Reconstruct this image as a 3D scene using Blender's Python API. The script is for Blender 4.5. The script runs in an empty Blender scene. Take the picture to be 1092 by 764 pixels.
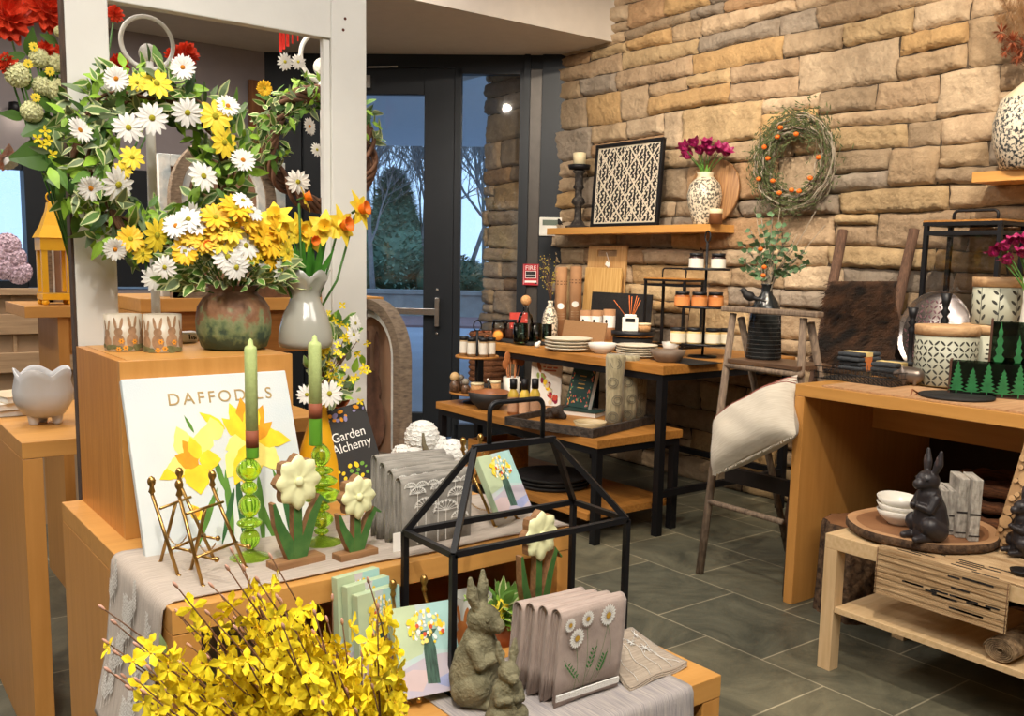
import bpy, math, random
from mathutils import Vector, Matrix, noise
random.seed(7)
S = bpy.context.scene
COL = S.collection
PI = math.pi
# ------------------------------------------------------------ camera
FPX, Y0, CH = 998.0, 412.0, 1.4
YAW, PIT, ROL = math.radians(36.9), math.radians(7.57), math.radians(-1.106)
_F = Vector((math.sin(YAW)*math.cos(PIT), math.cos(YAW)*math.cos(PIT), -math.sin(PIT)))
_r = Vector((math.cos(YAW), -math.sin(YAW), 0)); _d = _F.cross(_r)
_R = _r*math.cos(ROL)+_d*math.sin(ROL); _D = -_r*math.sin(ROL)+_d*math.cos(ROL)
CAM = Vector((0, 0, CH))
cd = bpy.data.cameras.new('camera'); co = bpy.data.objects.new('camera', cd); COL.objects.link(co)
cd.sensor_width = 36; cd.sensor_fit = 'HORIZONTAL'; cd.lens = 36*FPX/1092
cd.shift_y = (Y0-382)/1092.0; cd.clip_start = .05; cd.clip_end = 200
mw = Matrix((( _R.x, -_D.x, -_F.x, 0), (_R.y, -_D.y, -_F.y, 0), (_R.z, -_D.z, -_F.z, CH), (0, 0, 0, 1)))
co.matrix_world = mw
S.camera = co
# ------------------------------------------------------------ world, exposure
S.view_settings.view_transform = 'Standard'; S.view_settings.look = 'None'
S.view_settings.exposure = 0.9; S.view_settings.gamma = 1; S.view_settings.use_curve_mapping = False
wd = bpy.data.worlds.new('sky'); S.world = wd; wd.use_nodes = True
wn = wd.node_tree; bg = wn.nodes['Background']
tc = wn.nodes.new('ShaderNodeTexCoord'); sx = wn.nodes.new('ShaderNodeSeparateXYZ'); cr = wn.nodes.new('ShaderNodeValToRGB')
wn.links.new(tc.outputs['Generated'], sx.inputs[0]); wn.links.new(sx.outputs[2], cr.inputs[0]); wn.links.new(cr.outputs[0], bg.inputs[0])
cr.color_ramp.elements[0].color = (.24, .38, .58, 1); cr.color_ramp.elements[1].color = (.16, .28, .50, 1)
bg.inputs[1].default_value = 1.5
# ------------------------------------------------------------ lights (ceiling lamps of the shop, plus added fill lights)
def aim(o, tgt):
    o.rotation_euler = (Vector(tgt)-o.location).to_track_quat('-Z', 'Y').to_euler()
def area(name, loc, tgt, sx_, sy_, e, c=(1, .86, .68)):
    l = bpy.data.lights.new(name, 'AREA'); l.shape = 'RECTANGLE'; l.size = sx_; l.size_y = sy_; l.energy = e; l.color = c
    o = bpy.data.objects.new(name, l); COL.objects.link(o); o.location = loc; aim(o, tgt); return o
def spot(name, loc, tgt, e, ang=60, c=(1, .80, .56), r=.04, blend=.6):
    l = bpy.data.lights.new(name, 'SPOT'); l.energy = e; l.spot_size = math.radians(ang); l.spot_blend = blend; l.color = c; l.shadow_soft_size = r
    o = bpy.data.objects.new(name, l); COL.objects.link(o); o.location = loc; aim(o, tgt); return o
area('ambient_fill_light', (.3, .1, 3.45), (.7, 1.5, 0), 1.6, 1.0, 40, (1, .95, .89))  # this and the next: unseen area fills added for soft ambient light, no real panels
area('ambient_fill_light', (2.2, -.6, 3.45), (3.0, 1.8, 0), 1.6, 1.0, 28, (1, .93, .84))
for x_, y_ in ((.3, 3.4), (1.5, 3.9), (2.6, 4.2), (-1.2, 2.8), (-1.4, 4.2), (.2, 4.5)):
    area('ceiling_downlight', (x_, y_, 3.58), (x_, y_+.25, 0), .16, .16, 12, (1, .93, .86))
area('entry_fill_light', (1.4, 5.9, 2.92), (1.4, 5.9, 0), 1.0, .5, 10, (1, .92, .82))  # added fill to lift the dim entry, not a fixture of the shop
WRM = (1, .87, .70)
spot('track_spot', (2.6, 3.0, 3.4), (4.6, 4.6, 1.7), 120, 70, WRM)
spot('track_spot', (2.5, 1.6, 3.4), (4.6, 3.0, 1.9), 150, 75, WRM)
spot('track_spot', (2.4, .6, 3.4), (4.6, 1.5, 1.7), 120, 75, WRM)
spot('track_spot', (1.6, 2.2, 3.4), (3.5, 3.9, .7), 90, 50, WRM)
spot('track_spot', (1.5, 1.0, 3.4), (3.1, 1.6, .5), 110, 52, WRM)
spot('track_spot', (0.0, .6, 3.4), (.8, 1.9, .9), 52, 55, (1, .92, .80))
spot('track_spot', (-.3, -.3, 3.4), (.7, 1.2, .5), 95, 50, (1, .92, .80))  # extra spot added from the camera side to brighten the forsythia
spot('track_spot', (-.6, 1.8, 3.4), (.4, 2.9, .9), 42, 60, (1, .90, .76))
spot('track_spot', (-.6, 3.1, 3.3), (3.2, 4.45, .70), 170, 32, WRM)  # extra frontal spot added to brighten the goods on the lower table
spot('track_spot', (.6, 2.0, 3.4), (3.6, 5.6, 2.9), 60, 60, (1, .90, .78))

# ------------------------------------------------------------ projection of measured points onto real planes
def ray(x, y):
    return _R*((x-546)/FPX)+_D*((y-Y0)/FPX)+_F
def at(x, y, z): d = ray(x, y); return CAM+d*((z-CH)/d.z)
def atX(x, y, X): d = ray(x, y); return CAM+d*(X/d.x)
def atY(x, y, Y): d = ray(x, y); return CAM+d*(Y/d.y)
def prj(p):
    q = Vector(p)-CAM; w = q.dot(_F); return 546+FPX*q.dot(_R)/w, Y0+FPX*q.dot(_D)/w
def mpp(p): return (Vector(p)-CAM).dot(_F)/FPX
def up(P, y):
    lo, hi = -1.0, 4.0
    for _ in range(40):
        m = (lo+hi)/2
        if prj((P[0], P[1], m))[1] > y: lo = m
        else: hi = m
    return lo
# ------------------------------------------------------------ materials
def hx(h):
    h = h.lstrip('#'); c = [int(h[i:i+2], 16)/255 for i in (0, 2, 4)]
    return tuple((x/12.92 if x <= .04045 else ((x+.055)/1.055)**2.4) for x in c)+(1,)
_M = {}
def mat(name, col, rough=.6, metal=0, var=.12, sc=12, bump=.0, bsc=60, trans=0, emit=0, ior=1.45, sheen=0, col2=None, stretch=None, alpha=1, coat=0, contrast=None):
    """plain or mottled procedural material"""
    if name in _M: return _M[name]
    m = bpy.data.materials.new(name); m.use_nodes = True; nt = m.node_tree; b = nt.nodes['Principled BSDF']
    c = hx(col); b.inputs['Base Color'].default_value = c; b.inputs['Roughness'].default_value = rough; b.inputs['Metallic'].default_value = metal
    b.inputs['Transmission Weight'].default_value = trans; b.inputs['IOR'].default_value = ior
    if coat: b.inputs['Coat Weight'].default_value = coat
    if sheen: b.inputs['Sheen Weight'].default_value = sheen
    if alpha < 1: b.inputs['Alpha'].default_value = alpha
    if emit: b.inputs['Emission Color'].default_value = c; b.inputs['Emission Strength'].default_value = emit
    if (var or col2) and not trans:
        t = nt.nodes.new('ShaderNodeTexCoord'); n = nt.nodes.new('ShaderNodeTexNoise'); n.inputs['Scale'].default_value = sc; n.inputs['Detail'].default_value = 5
        r = nt.nodes.new('ShaderNodeValToRGB')
        src = t.outputs['Object']
        if stretch:
            mp = nt.nodes.new('ShaderNodeMapping'); mp.inputs['Scale'].default_value = stretch; nt.links.new(src, mp.inputs[0]); src = mp.outputs[0]
        nt.links.new(src, n.inputs['Vector']); nt.links.new(n.outputs['Fac'], r.inputs[0]); nt.links.new(r.outputs[0], b.inputs['Base Color'])
        lo, hi = contrast or (.3, .7)
        r.color_ramp.elements[0].position = lo; r.color_ramp.elements[1].position = hi
        if col2:
            r.color_ramp.elements[0].color = hx(col2); r.color_ramp.elements[1].color = c
        else:
            r.color_ramp.elements[0].color = tuple(max(0, x*(1-var)) for x in c[:3])+(1,)
            r.color_ramp.elements[1].color = tuple(min(1, x*(1+var)) for x in c[:3])+(1,)
    if bump:
        t = nt.nodes.new('ShaderNodeTexCoord'); n = nt.nodes.new('ShaderNodeTexNoise'); n.inputs['Scale'].default_value = bsc; n.inputs['Detail'].default_value = 4
        bp = nt.nodes.new('ShaderNodeBump'); bp.inputs['Strength'].default_value = bump; bp.inputs['Distance'].default_value = .01
        nt.links.new(t.outputs['Object'], n.inputs['Vector']); nt.links.new(n.outputs['Fac'], bp.inputs['Height']); nt.links.new(bp.outputs[0], b.inputs['Normal'])
    _M[name] = m; return m
def wood(name, c1, c2, axis='x', sc=5, rough=.4, bump=.05):
    st = {'x': (1, 14, 14), 'y': (14, 1, 14), 'z': (14, 14, 1)}[axis]
    return mat(name, c1, rough, col2=c2, sc=sc, stretch=st, bump=bump, bsc=90)
def pane(name, tint=(1, 1, 1), refl=1.0, ior=1.5):
    if name in _M: return _M[name]
    m = bpy.data.materials.new(name); m.use_nodes = True; nt = m.node_tree
    for n in list(nt.nodes): nt.nodes.remove(n)
    o = nt.nodes.new('ShaderNodeOutputMaterial'); t = nt.nodes.new('ShaderNodeBsdfTransparent'); g = nt.nodes.new('ShaderNodeBsdfGlossy'); x = nt.nodes.new('ShaderNodeMixShader'); f = nt.nodes.new('ShaderNodeFresnel')
    t.inputs[0].default_value = (*tint, 1); g.inputs['Roughness'].default_value = .02; f.inputs[0].default_value = ior
    nt.links.new(f.outputs[0], x.inputs[0]); nt.links.new(t.outputs[0], x.inputs[1]); nt.links.new(g.outputs[0], x.inputs[2]); nt.links.new(x.outputs[0], o.inputs[0])
    _M[name] = m; return m
# ------------------------------------------------------------ mesh builder
class MB:
    def __init__(s): s.v = []; s.f = []; s.m = []; s.s = []; s.T = None; s.c = None
    def add(s, vs, fs, mi=0, sm=False):
        b = len(s.v)
        if s.T is not None: vs = [s.T @ Vector(v) for v in vs]
        s.v.extend([tuple(v) for v in vs])
        for f in fs: s.f.append(tuple(b+i for i in f)); s.m.append(mi); s.s.append(sm)
        return s
    def box(s, c, d, mi=0, R=None):
        x, y, z = d[0]/2, d[1]/2, d[2]/2; c = Vector(c)
        vs = [Vector(p) for p in ((-x,-y,-z),(x,-y,-z),(x,y,-z),(-x,y,-z),(-x,-y,z),(x,-y,z),(x,y,z),(-x,y,z))]
        if R is not None: vs = [R @ v for v in vs]
        return s.add([c+v for v in vs], [(0,3,2,1),(4,5,6,7),(0,1,5,4),(1,2,6,5),(2,3,7,6),(3,0,4,7)], mi)
    def bx(s, x0, x1, y0, y1, z0, z1, mi=0):
        return s.box(((x0+x1)/2, (y0+y1)/2, (z0+z1)/2), (abs(x1-x0), abs(y1-y0), abs(z1-z0)), mi)
    def bar(s, a, b, w, h=None, mi=0, upv=(0, 0, 1)):
        a = Vector(a); b = Vector(b); d = b-a; L = d.length; d.normalize(); h = h or w
        u = Vector(upv); sd = d.cross(u)
        if sd.length < 1e-4: sd = d.cross(Vector((0, 1, 0)))
        sd.normalize(); u = sd.cross(d).normalized(); vs = []
        for e in (a, b):
            for i, j in ((-1,-1),(1,-1),(1,1),(-1,1)): vs.append(e+sd*(i*w/2)+u*(j*h/2))
        return s.add(vs, [(0,1,2,3),(7,6,5,4),(0,4,5,1),(1,5,6,2),(2,6,7,3),(3,7,4,0)], mi)
    def tube(s, pts, r, n=8, mi=0, closed=False, cap=True):
        pts = [Vector(p) for p in pts]; N = len(pts); rs = r if isinstance(r, (list, tuple)) else [r]*N
        vs = []; ref = None
        for i, p in enumerate(pts):
            if closed: t = pts[(i+1) % N]-pts[i-1]
            else: t = pts[min(i+1, N-1)]-pts[max(i-1, 0)]
            if t.length < 1e-9: t = Vector((0, 0, 1))
            t.normalize()
            if ref is None: ref = t.orthogonal().normalized()
            ref = (ref-t*ref.dot(t))
            if ref.length < 1e-6: ref = t.orthogonal()
            ref.normalize(); w = t.cross(ref)
            for k in range(n):
                a = 2*PI*k/n; vs.append(p+(ref*math.cos(a)+w*math.sin(a))*rs[i])
        fs = []
        for i in range(N if closed else N-1):
            j = (i+1) % N
            for k in range(n): fs.append((i*n+k, i*n+(k+1) % n, j*n+(k+1) % n, j*n+k))
        if cap and not closed: fs.append(tuple(reversed(range(n)))); fs.append(tuple((N-1)*n+k for k in range(n)))
        return s.add(vs, fs, mi, True)
    def cyl(s, a, b, r0, r1=None, n=16, mi=0):
        return s.lathe_ax(a, b, [(0, 0), (r0, 0), (r1 if r1 is not None else r0, 1), (0, 1)], n, mi, False)
    def lathe_ax(s, a, b, prof, n=16, mi=0, sm=True):
        a = Vector(a); b = Vector(b); d = b-a; u = d.orthogonal().normalized(); w = d.normalized().cross(u); vs = []; fs = []
        for r, t in prof:
            for k in range(n):
                an = 2*PI*k/n; vs.append(a+d*t+(u*math.cos(an)+w*math.sin(an))*r)
        for i in range(len(prof)-1):
            for k in range(n): fs.append((i*n+k, i*n+(k+1) % n, (i+1)*n+(k+1) % n, (i+1)*n+k))
        return s.add(vs, fs, mi, sm)
    def lathe(s, prof, c=(0, 0, 0), n=24, mi=0, mod=None, sm=True, mis=None):
        """prof (r,z) bottom to top"""
        vs = []; c = Vector(c)
        for i, (r, z) in enumerate(prof):
            for k in range(n):
                a = 2*PI*k/n; q = (r, z)
                if mod: q = mod(a, r, z, i)
                vs.append(c+Vector((q[0]*math.cos(a), q[0]*math.sin(a), q[1])))
        for i in range(len(prof)-1):
            fs = [(i*n+k, i*n+(k+1) % n, (i+1)*n+(k+1) % n, (i+1)*n+k) for k in range(n)]
            b = len(s.v)
            for f in fs: s.f.append(tuple(b+q for q in f)); s.m.append(mis[i] if mis else mi); s.s.append(sm)
        if s.T is not None: vs = [s.T @ v for v in vs]
        s.v.extend([tuple(v) for v in vs]); return s
    def sph(s, c, r, n=12, mi=0, R=None, k=None):
        if not isinstance(r, (list, tuple)): r = (r, r, r)
        m = k or max(5, n//2+1); c = Vector(c); vs = []
        for i in range(m+1):
            t = PI*i/m
            for j in range(n):
                a = 2*PI*j/n; v = Vector((r[0]*math.sin(t)*math.cos(a), r[1]*math.sin(t)*math.sin(a), -r[2]*math.cos(t)))
                vs.append(c+(R @ v if R is not None else v))
        fs = [(i*n+j, i*n+(j+1) % n, (i+1)*n+(j+1) % n, (i+1)*n+j) for i in range(m) for j in range(n)]
        return s.add(vs, fs, mi, True)
    def prism(s, poly, t, o=(0, 0, 0), u=(1, 0, 0), w=(0, 0, 1), mi=0, mside=None):
        """outline in plane (u,w), extruded by t along u x w"""
        o = Vector(o); u = Vector(u); w = Vector(w); nn = u.cross(w).normalized()
        n = len(poly); fr = [o+u*p[0]+w*p[1] for p in poly]; bk = [p-nn*t for p in fr]
        s.add(fr+bk, [tuple(range(n)), tuple(reversed(range(n, 2*n)))], mi)
        s.add(fr+bk, [(i, n+i, n+(i+1) % n, (i+1) % n) for i in range(n)], mi if mside is None else mside)
        return s
    def poly(s, pts, mi=0): return s.add(pts, [tuple(range(len(pts)))], mi)
    def strip(s, c, d, nrm, L, W, mi=0, seg=4, bend=.2, edge=None, fold=.1, tipw=.0, wide=.45):
        """leaf/petal: from c along d, surface normal nrm"""
        d = Vector(d).normalized(); nrm = Vector(nrm); nrm = (nrm-d*nrm.dot(d))
        if nrm.length < 1e-5: nrm = d.orthogonal()
        nrm.normalize(); sd = d.cross(nrm); c = Vector(c); vs = []
        cols = (-1, -.62, .62, 1) if edge is not None else (-1, 0, 1)
        for i in range(seg+1):
            t = i/seg
            w = W/2*(math.sin(PI*min(1, t**(.75 if wide < .5 else 1.25)*.98+.02)))+tipw*W/2*(t > .5)
            if i == 0: w = W*.08
            if i == seg: w = max(W*.06, tipw*W/2)
            p = c+d*(L*t)+nrm*(bend*L*(-t*t))
            for q in cols: vs.append(p+sd*(w*q)+nrm*(fold*abs(q)*w))
        k = len(cols)
        for i in range(seg):
            for j in range(k-1):
                e = (edge is not None and j != 1)
                b = i*k+j
                s.add([vs[b], vs[b+1], vs[b+k+1], vs[b+k]], [(0, 1, 2, 3)], edge if e else mi, True)
        return s
    def mesh(s, name, mats):
        me = bpy.data.meshes.new(name); me.from_pydata(s.v, [], s.f)
        for m in mats: me.materials.append(m)
        me.polygons.foreach_set('material_index', s.m); me.polygons.foreach_set('use_smooth', s.s); me.update(); return me
    def build(s, name, mats, parent=None, bevel=0, mods=None, loc=None, rz=0, seg=2):
        if not isinstance(mats, (list, tuple)): mats = [mats]
        o = bpy.data.objects.new(name, s.mesh(name, mats)); COL.objects.link(o)
        if parent: o.parent = parent
        if loc is not None: o.location = loc
        if rz: o.rotation_euler.z = rz
        if bevel:
            b = o.modifiers.new('bevel', 'BEVEL'); b.width = bevel; b.segments = seg; b.limit_method = 'ANGLE'; b.angle_limit = math.radians(40)
        return o
def tag(o, label, cat, group=None, kind=None):
    o['label'] = label; o['category'] = cat
    if group: o['group'] = group
    if kind: o['kind'] = kind
    return o
def struct(o): o['kind'] = 'structure'; return o
def T(name, label, cat, loc, rz=0, group=None, tilt=None):
    o = bpy.data.objects.new(name, None); COL.objects.link(o); o.empty_display_size = .05; o.location = loc
    o.rotation_euler = tilt if tilt else (0, 0, rz)
    return tag(o, label, cat, group)
def dup(r, loc, rz=None, label=None, scale=None):
    c = r.copy(); COL.objects.link(c); c.location = loc
    if rz is not None: c.rotation_euler.z = rz
    if label: c['label'] = label
    if scale: c.scale = (scale,)*3
    for ch in list(r.children):
        k = ch.copy(); COL.objects.link(k); k.parent = c
        for g in list(ch.children):
            h = g.copy(); COL.objects.link(h); h.parent = k
    return c
def inst(name, me, parent, M, label=None):
    o = bpy.data.objects.new(name, me); COL.objects.link(o); o.parent = parent; o.matrix_local = M
    if label: o['label'] = label
    return o
def face(pos, nrm, sc=1, spin=0):
    q = Vector(nrm).normalized().to_track_quat('Z', 'Y').to_matrix().to_4x4()
    return Matrix.Translation(pos) @ q @ Matrix.Rotation(spin, 4, 'Z') @ Matrix.Scale(sc, 4)
def text(body, size, mt, name, parent, M, ext=.0006, align='CENTER', sx_=1, spc=1):
    cu = bpy.data.curves.new(name, 'FONT'); cu.body = body; cu.size = size; cu.extrude = ext; cu.align_x = align; cu.align_y = 'CENTER'; cu.space_line = .85; cu.space_character = spc
    tmp = bpy.data.objects.new('t', cu); me = bpy.data.meshes.new_from_object(tmp); bpy.data.objects.remove(tmp)
    me.materials.clear(); me.materials.append(mt)
    o = bpy.data.objects.new(name, me); COL.objects.link(o); o.parent = parent; o.matrix_local = M @ Matrix.Diagonal((sx_, 1, 1, 1)); return o
def blob(name, prims, mt, parent, vox, sm=6, disp=0):
    """one continuous surface grown from overlapping rounded volumes: (a, b, ra, rb) capsules"""
    mb = MB()
    for a, b, ra, rb in prims:
        a = Vector(a); b = Vector(b); L = (b-a).length
        if L < 1e-6: mb.sph(a, ra, 16); continue
        n = max(2, int(L/(min(ra, rb)*.5))+1); n = min(n, 14); pr = []
        for i in range(7): t = PI/2*i/6; pr.append((ra*math.sin(t)+1e-5, -ra*math.cos(t)/L))
        for i in range(1, n): t = i/n; pr.append((ra+(rb-ra)*t, t))
        for i in range(7): t = PI/2*i/6; pr.append((rb*math.cos(t)+1e-5, 1+rb*math.sin(t)/L))
        mb.lathe_ax(a, b, pr, 16)
    o = mb.build(name, mt, parent)
    r = o.modifiers.new('remesh', 'REMESH'); r.mode = 'VOXEL'; r.voxel_size = vox; r.use_smooth_shade = True
    s_ = o.modifiers.new('smooth', 'SMOOTH'); s_.factor = .5; s_.iterations = sm
    return o
def ell(mb, c, r, R=None): mb.sph(c, r, 16, R=R)
def Rz(a): return Matrix.Rotation(a, 3, 'Z')
def Rx(a): return Matrix.Rotation(a, 3, 'X')
def Ry(a): return Matrix.Rotation(a, 3, 'Y')
def arc(c, r, a0, a1, n, u=(1, 0, 0), w=(0, 0, 1)):
    c = Vector(c); u = Vector(u); w = Vector(w)
    return [c+u*(r*math.cos(a0+(a1-a0)*i/n))+w*(r*math.sin(a0+(a1-a0)*i/n)) for i in range(n+1)]
# common materials
ORW = wood('honey_maple_x', 'CC9651', 'C08A47', 'x', 3); ORY = wood('honey_maple_y', 'CC9651', 'C08A47', 'y', 3); ORZ = wood('honey_maple_z', 'C8904D', 'BC8442', 'z', 3)
BLK = mat('black_steel', '17171A', .45, .3, var=.1); IRON = mat('cast_iron_black', '1E1C1C', .55, .2, bump=.2)
WHT = mat('white_ceramic', 'E4DFD4', .3, var=.03); BRASS = mat('antique_brass', 'B08A4E', .28, .95, var=.1)
CORK = mat('cork', 'B98A5A', .85, var=.25, sc=90, bump=.3, bsc=150); PAPER = mat('white_paper', 'E8E4DC', .8, var=.03)
KRAFT = mat('kraft_paper', 'A67C52', .8, var=.08, sc=30); DKGRN = mat('stem_green', '3F6B22', .6, var=.2, sc=30)
LEAF = mat('leaf_green', '587F32', .55, var=.3, sc=25); LEAFD = mat('leaf_dark', '2F4F1E', .5, var=.3, sc=20); LEAFE = mat('leaf_cream_edge', 'C3CA90', .55, var=.1)
LEAFG = mat('leaf_grey_green', '71845E', .6, var=.2, sc=25); LEAFL = mat('leaf_lime', '8DB53A', .5, var=.2, sc=20)
PETW = mat('petal_white', 'EFEDE6', .6, var=.04, sheen=.1); PETY = mat('petal_yellow', 'F7D83A', .55, var=.12, sc=40); PETY2 = mat('petal_golden', 'F2C22A', .55, var=.12, sc=40)
CENY = mat('flower_center', 'B7AE2A', .8, bump=.5, bsc=300); CENO = mat('flower_center_orange', 'D8891A', .8, bump=.5, bsc=300); ORA = mat('petal_orange', 'EE7A1E', .55, var=.12, sc=60)
RED = mat('petal_red', 'D23E1E', .6, var=.25, sc=30); TUL = mat('tulip_magenta', '8E1550', .5, var=.2, sc=40); TWIG = mat('twig_brown', '6B4A32', .8, var=.25, sc=40, bump=.3)
GLASS = pane('clear_glass'); WPNT = mat('white_paint', 'E2E0D9', .5, var=.04, sc=6, bump=.06, bsc=30)
# ============================================================ THE SETTING
WX, CY = 4.6, 5.58          # stone wall plane, far corner
def nodes(name):
    m = bpy.data.materials.new(name); m.use_nodes = True; return m, m.node_tree, m.node_tree.nodes['Principled BSDF']
m, nt, b = nodes('slate_tile')
t = nt.nodes.new('ShaderNodeTexCoord'); sep = nt.nodes.new('ShaderNodeSeparateXYZ'); cmb = nt.nodes.new('ShaderNodeCombineXYZ')
a1 = nt.nodes.new('ShaderNodeMath'); a1.operation = 'SUBTRACT'; a1.inputs[1].default_value = .466-5.16
a2 = nt.nodes.new('ShaderNodeMath'); a2.operation = 'SUBTRACT'; a2.inputs[1].default_value = .342-4.63
nt.links.new(t.outputs['Object'], sep.inputs[0]); nt.links.new(sep.outputs[1], a1.inputs[0]); nt.links.new(sep.outputs[0], a2.inputs[0])
nt.links.new(a1.outputs[0], cmb.inputs[0]); nt.links.new(a2.outputs[0], cmb.inputs[1])
bk = nt.nodes.new('ShaderNodeTexBrick'); bk.inputs['Scale'].default_value = 1; bk.inputs['Brick Width'].default_value = .516; bk.inputs['Row Height'].default_value = .463
bk.inputs['Mortar Size'].default_value = .0035; bk.inputs['Mortar Smooth'].default_value = .3; bk.offset = .5; bk.offset_frequency = 2
bk.inputs['Color1'].default_value = hx('7E7C6D'); bk.inputs['Color2'].default_value = hx('696C64'); bk.inputs['Mortar'].default_value = hx('BDB7A6')
nt.links.new(cmb.outputs[0], bk.inputs['Vector'])
n = nt.nodes.new('ShaderNodeTexNoise'); n.inputs['Scale'].default_value = 3.2; n.inputs['Detail'].default_value = 10; n.inputs['Roughness'].default_value = .68; n.inputs['Distortion'].default_value = 1.2
r = nt.nodes.new('ShaderNodeValToRGB'); r.color_ramp.elements[0].position = .3; r.color_ramp.elements[1].position = .72
r.color_ramp.elements[0].color = hx('7E8078'); r.color_ramp.elements[1].color = hx('FFF8E4')
nt.links.new(t.outputs['Object'], n.inputs['Vector']); nt.links.new(n.outputs['Fac'], r.inputs[0])
mx = nt.nodes.new('ShaderNodeMixRGB'); mx.blend_type = 'MULTIPLY'; mx.inputs[0].default_value = .9
nt.links.new(bk.outputs['Color'], mx.inputs[1]); nt.links.new(r.outputs[0], mx.inputs[2]); nt.links.new(mx.outputs[0], b.inputs['Base Color'])
b.inputs['Roughness'].default_value = .42
bp = nt.nodes.new('ShaderNodeBump'); bp.inputs['Strength'].default_value = .25; bp.inputs['Distance'].default_value = .01
nt.links.new(n.outputs['Fac'], bp.inputs['Height']); nt.links.new(bp.outputs[0], b.inputs['Normal'])
FLOOR = m
mb = MB(); mb.poly([(-3, -3, 0), (4.75, -3, 0), (4.75, 5.58, 0), (4.6, 5.58, 0), (2.75, 7.13, 0), (-3, 7.13, 0)]); struct(mb.build('floor', FLOOR))

# --- stone wall, every stone with its own face relief
m, nt, b = nodes('ledge_stone')
at_ = nt.nodes.new('ShaderNodeAttribute'); at_.attribute_name = 'stone'
t = nt.nodes.new('ShaderNodeTexCoord'); n = nt.nodes.new('ShaderNodeTexNoise'); n.inputs['Scale'].default_value = 7; n.inputs['Detail'].default_value = 12; n.inputs['Roughness'].default_value = .72
r = nt.nodes.new('ShaderNodeValToRGB'); r.color_ramp.elements[0].position = .3; r.color_ramp.elements[1].position = .66
r.color_ramp.elements[0].color = (.60, .55, .50, 1); r.color_ramp.elements[1].color = (1.05, 1.02, .98, 1)
mx = nt.nodes.new('ShaderNodeMixRGB'); mx.blend_type = 'MULTIPLY'; mx.inputs[0].default_value = 1
nt.links.new(t.outputs['Object'], n.inputs['Vector']); nt.links.new(n.outputs['Fac'], r.inputs[0]); nt.links.new(at_.outputs['Color'], mx.inputs[1]); nt.links.new(r.outputs[0], mx.inputs[2])
nt.links.new(mx.outputs[0], b.inputs['Base Color']); b.inputs['Roughness'].default_value = .92
n2 = nt.nodes.new('ShaderNodeTexNoise'); n2.inputs['Scale'].default_value = 38; n2.inputs['Detail'].default_value = 8; nt.links.new(t.outputs['Object'], n2.inputs['Vector'])
bp = nt.nodes.new('ShaderNodeBump'); bp.inputs['Strength'].default_value = .9; bp.inputs['Distance'].default_value = .015; nt.links.new(n2.outputs['Fac'], bp.inputs['Height']); nt.links.new(bp.outputs[0], b.inputs['Normal'])
STONE = m
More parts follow.
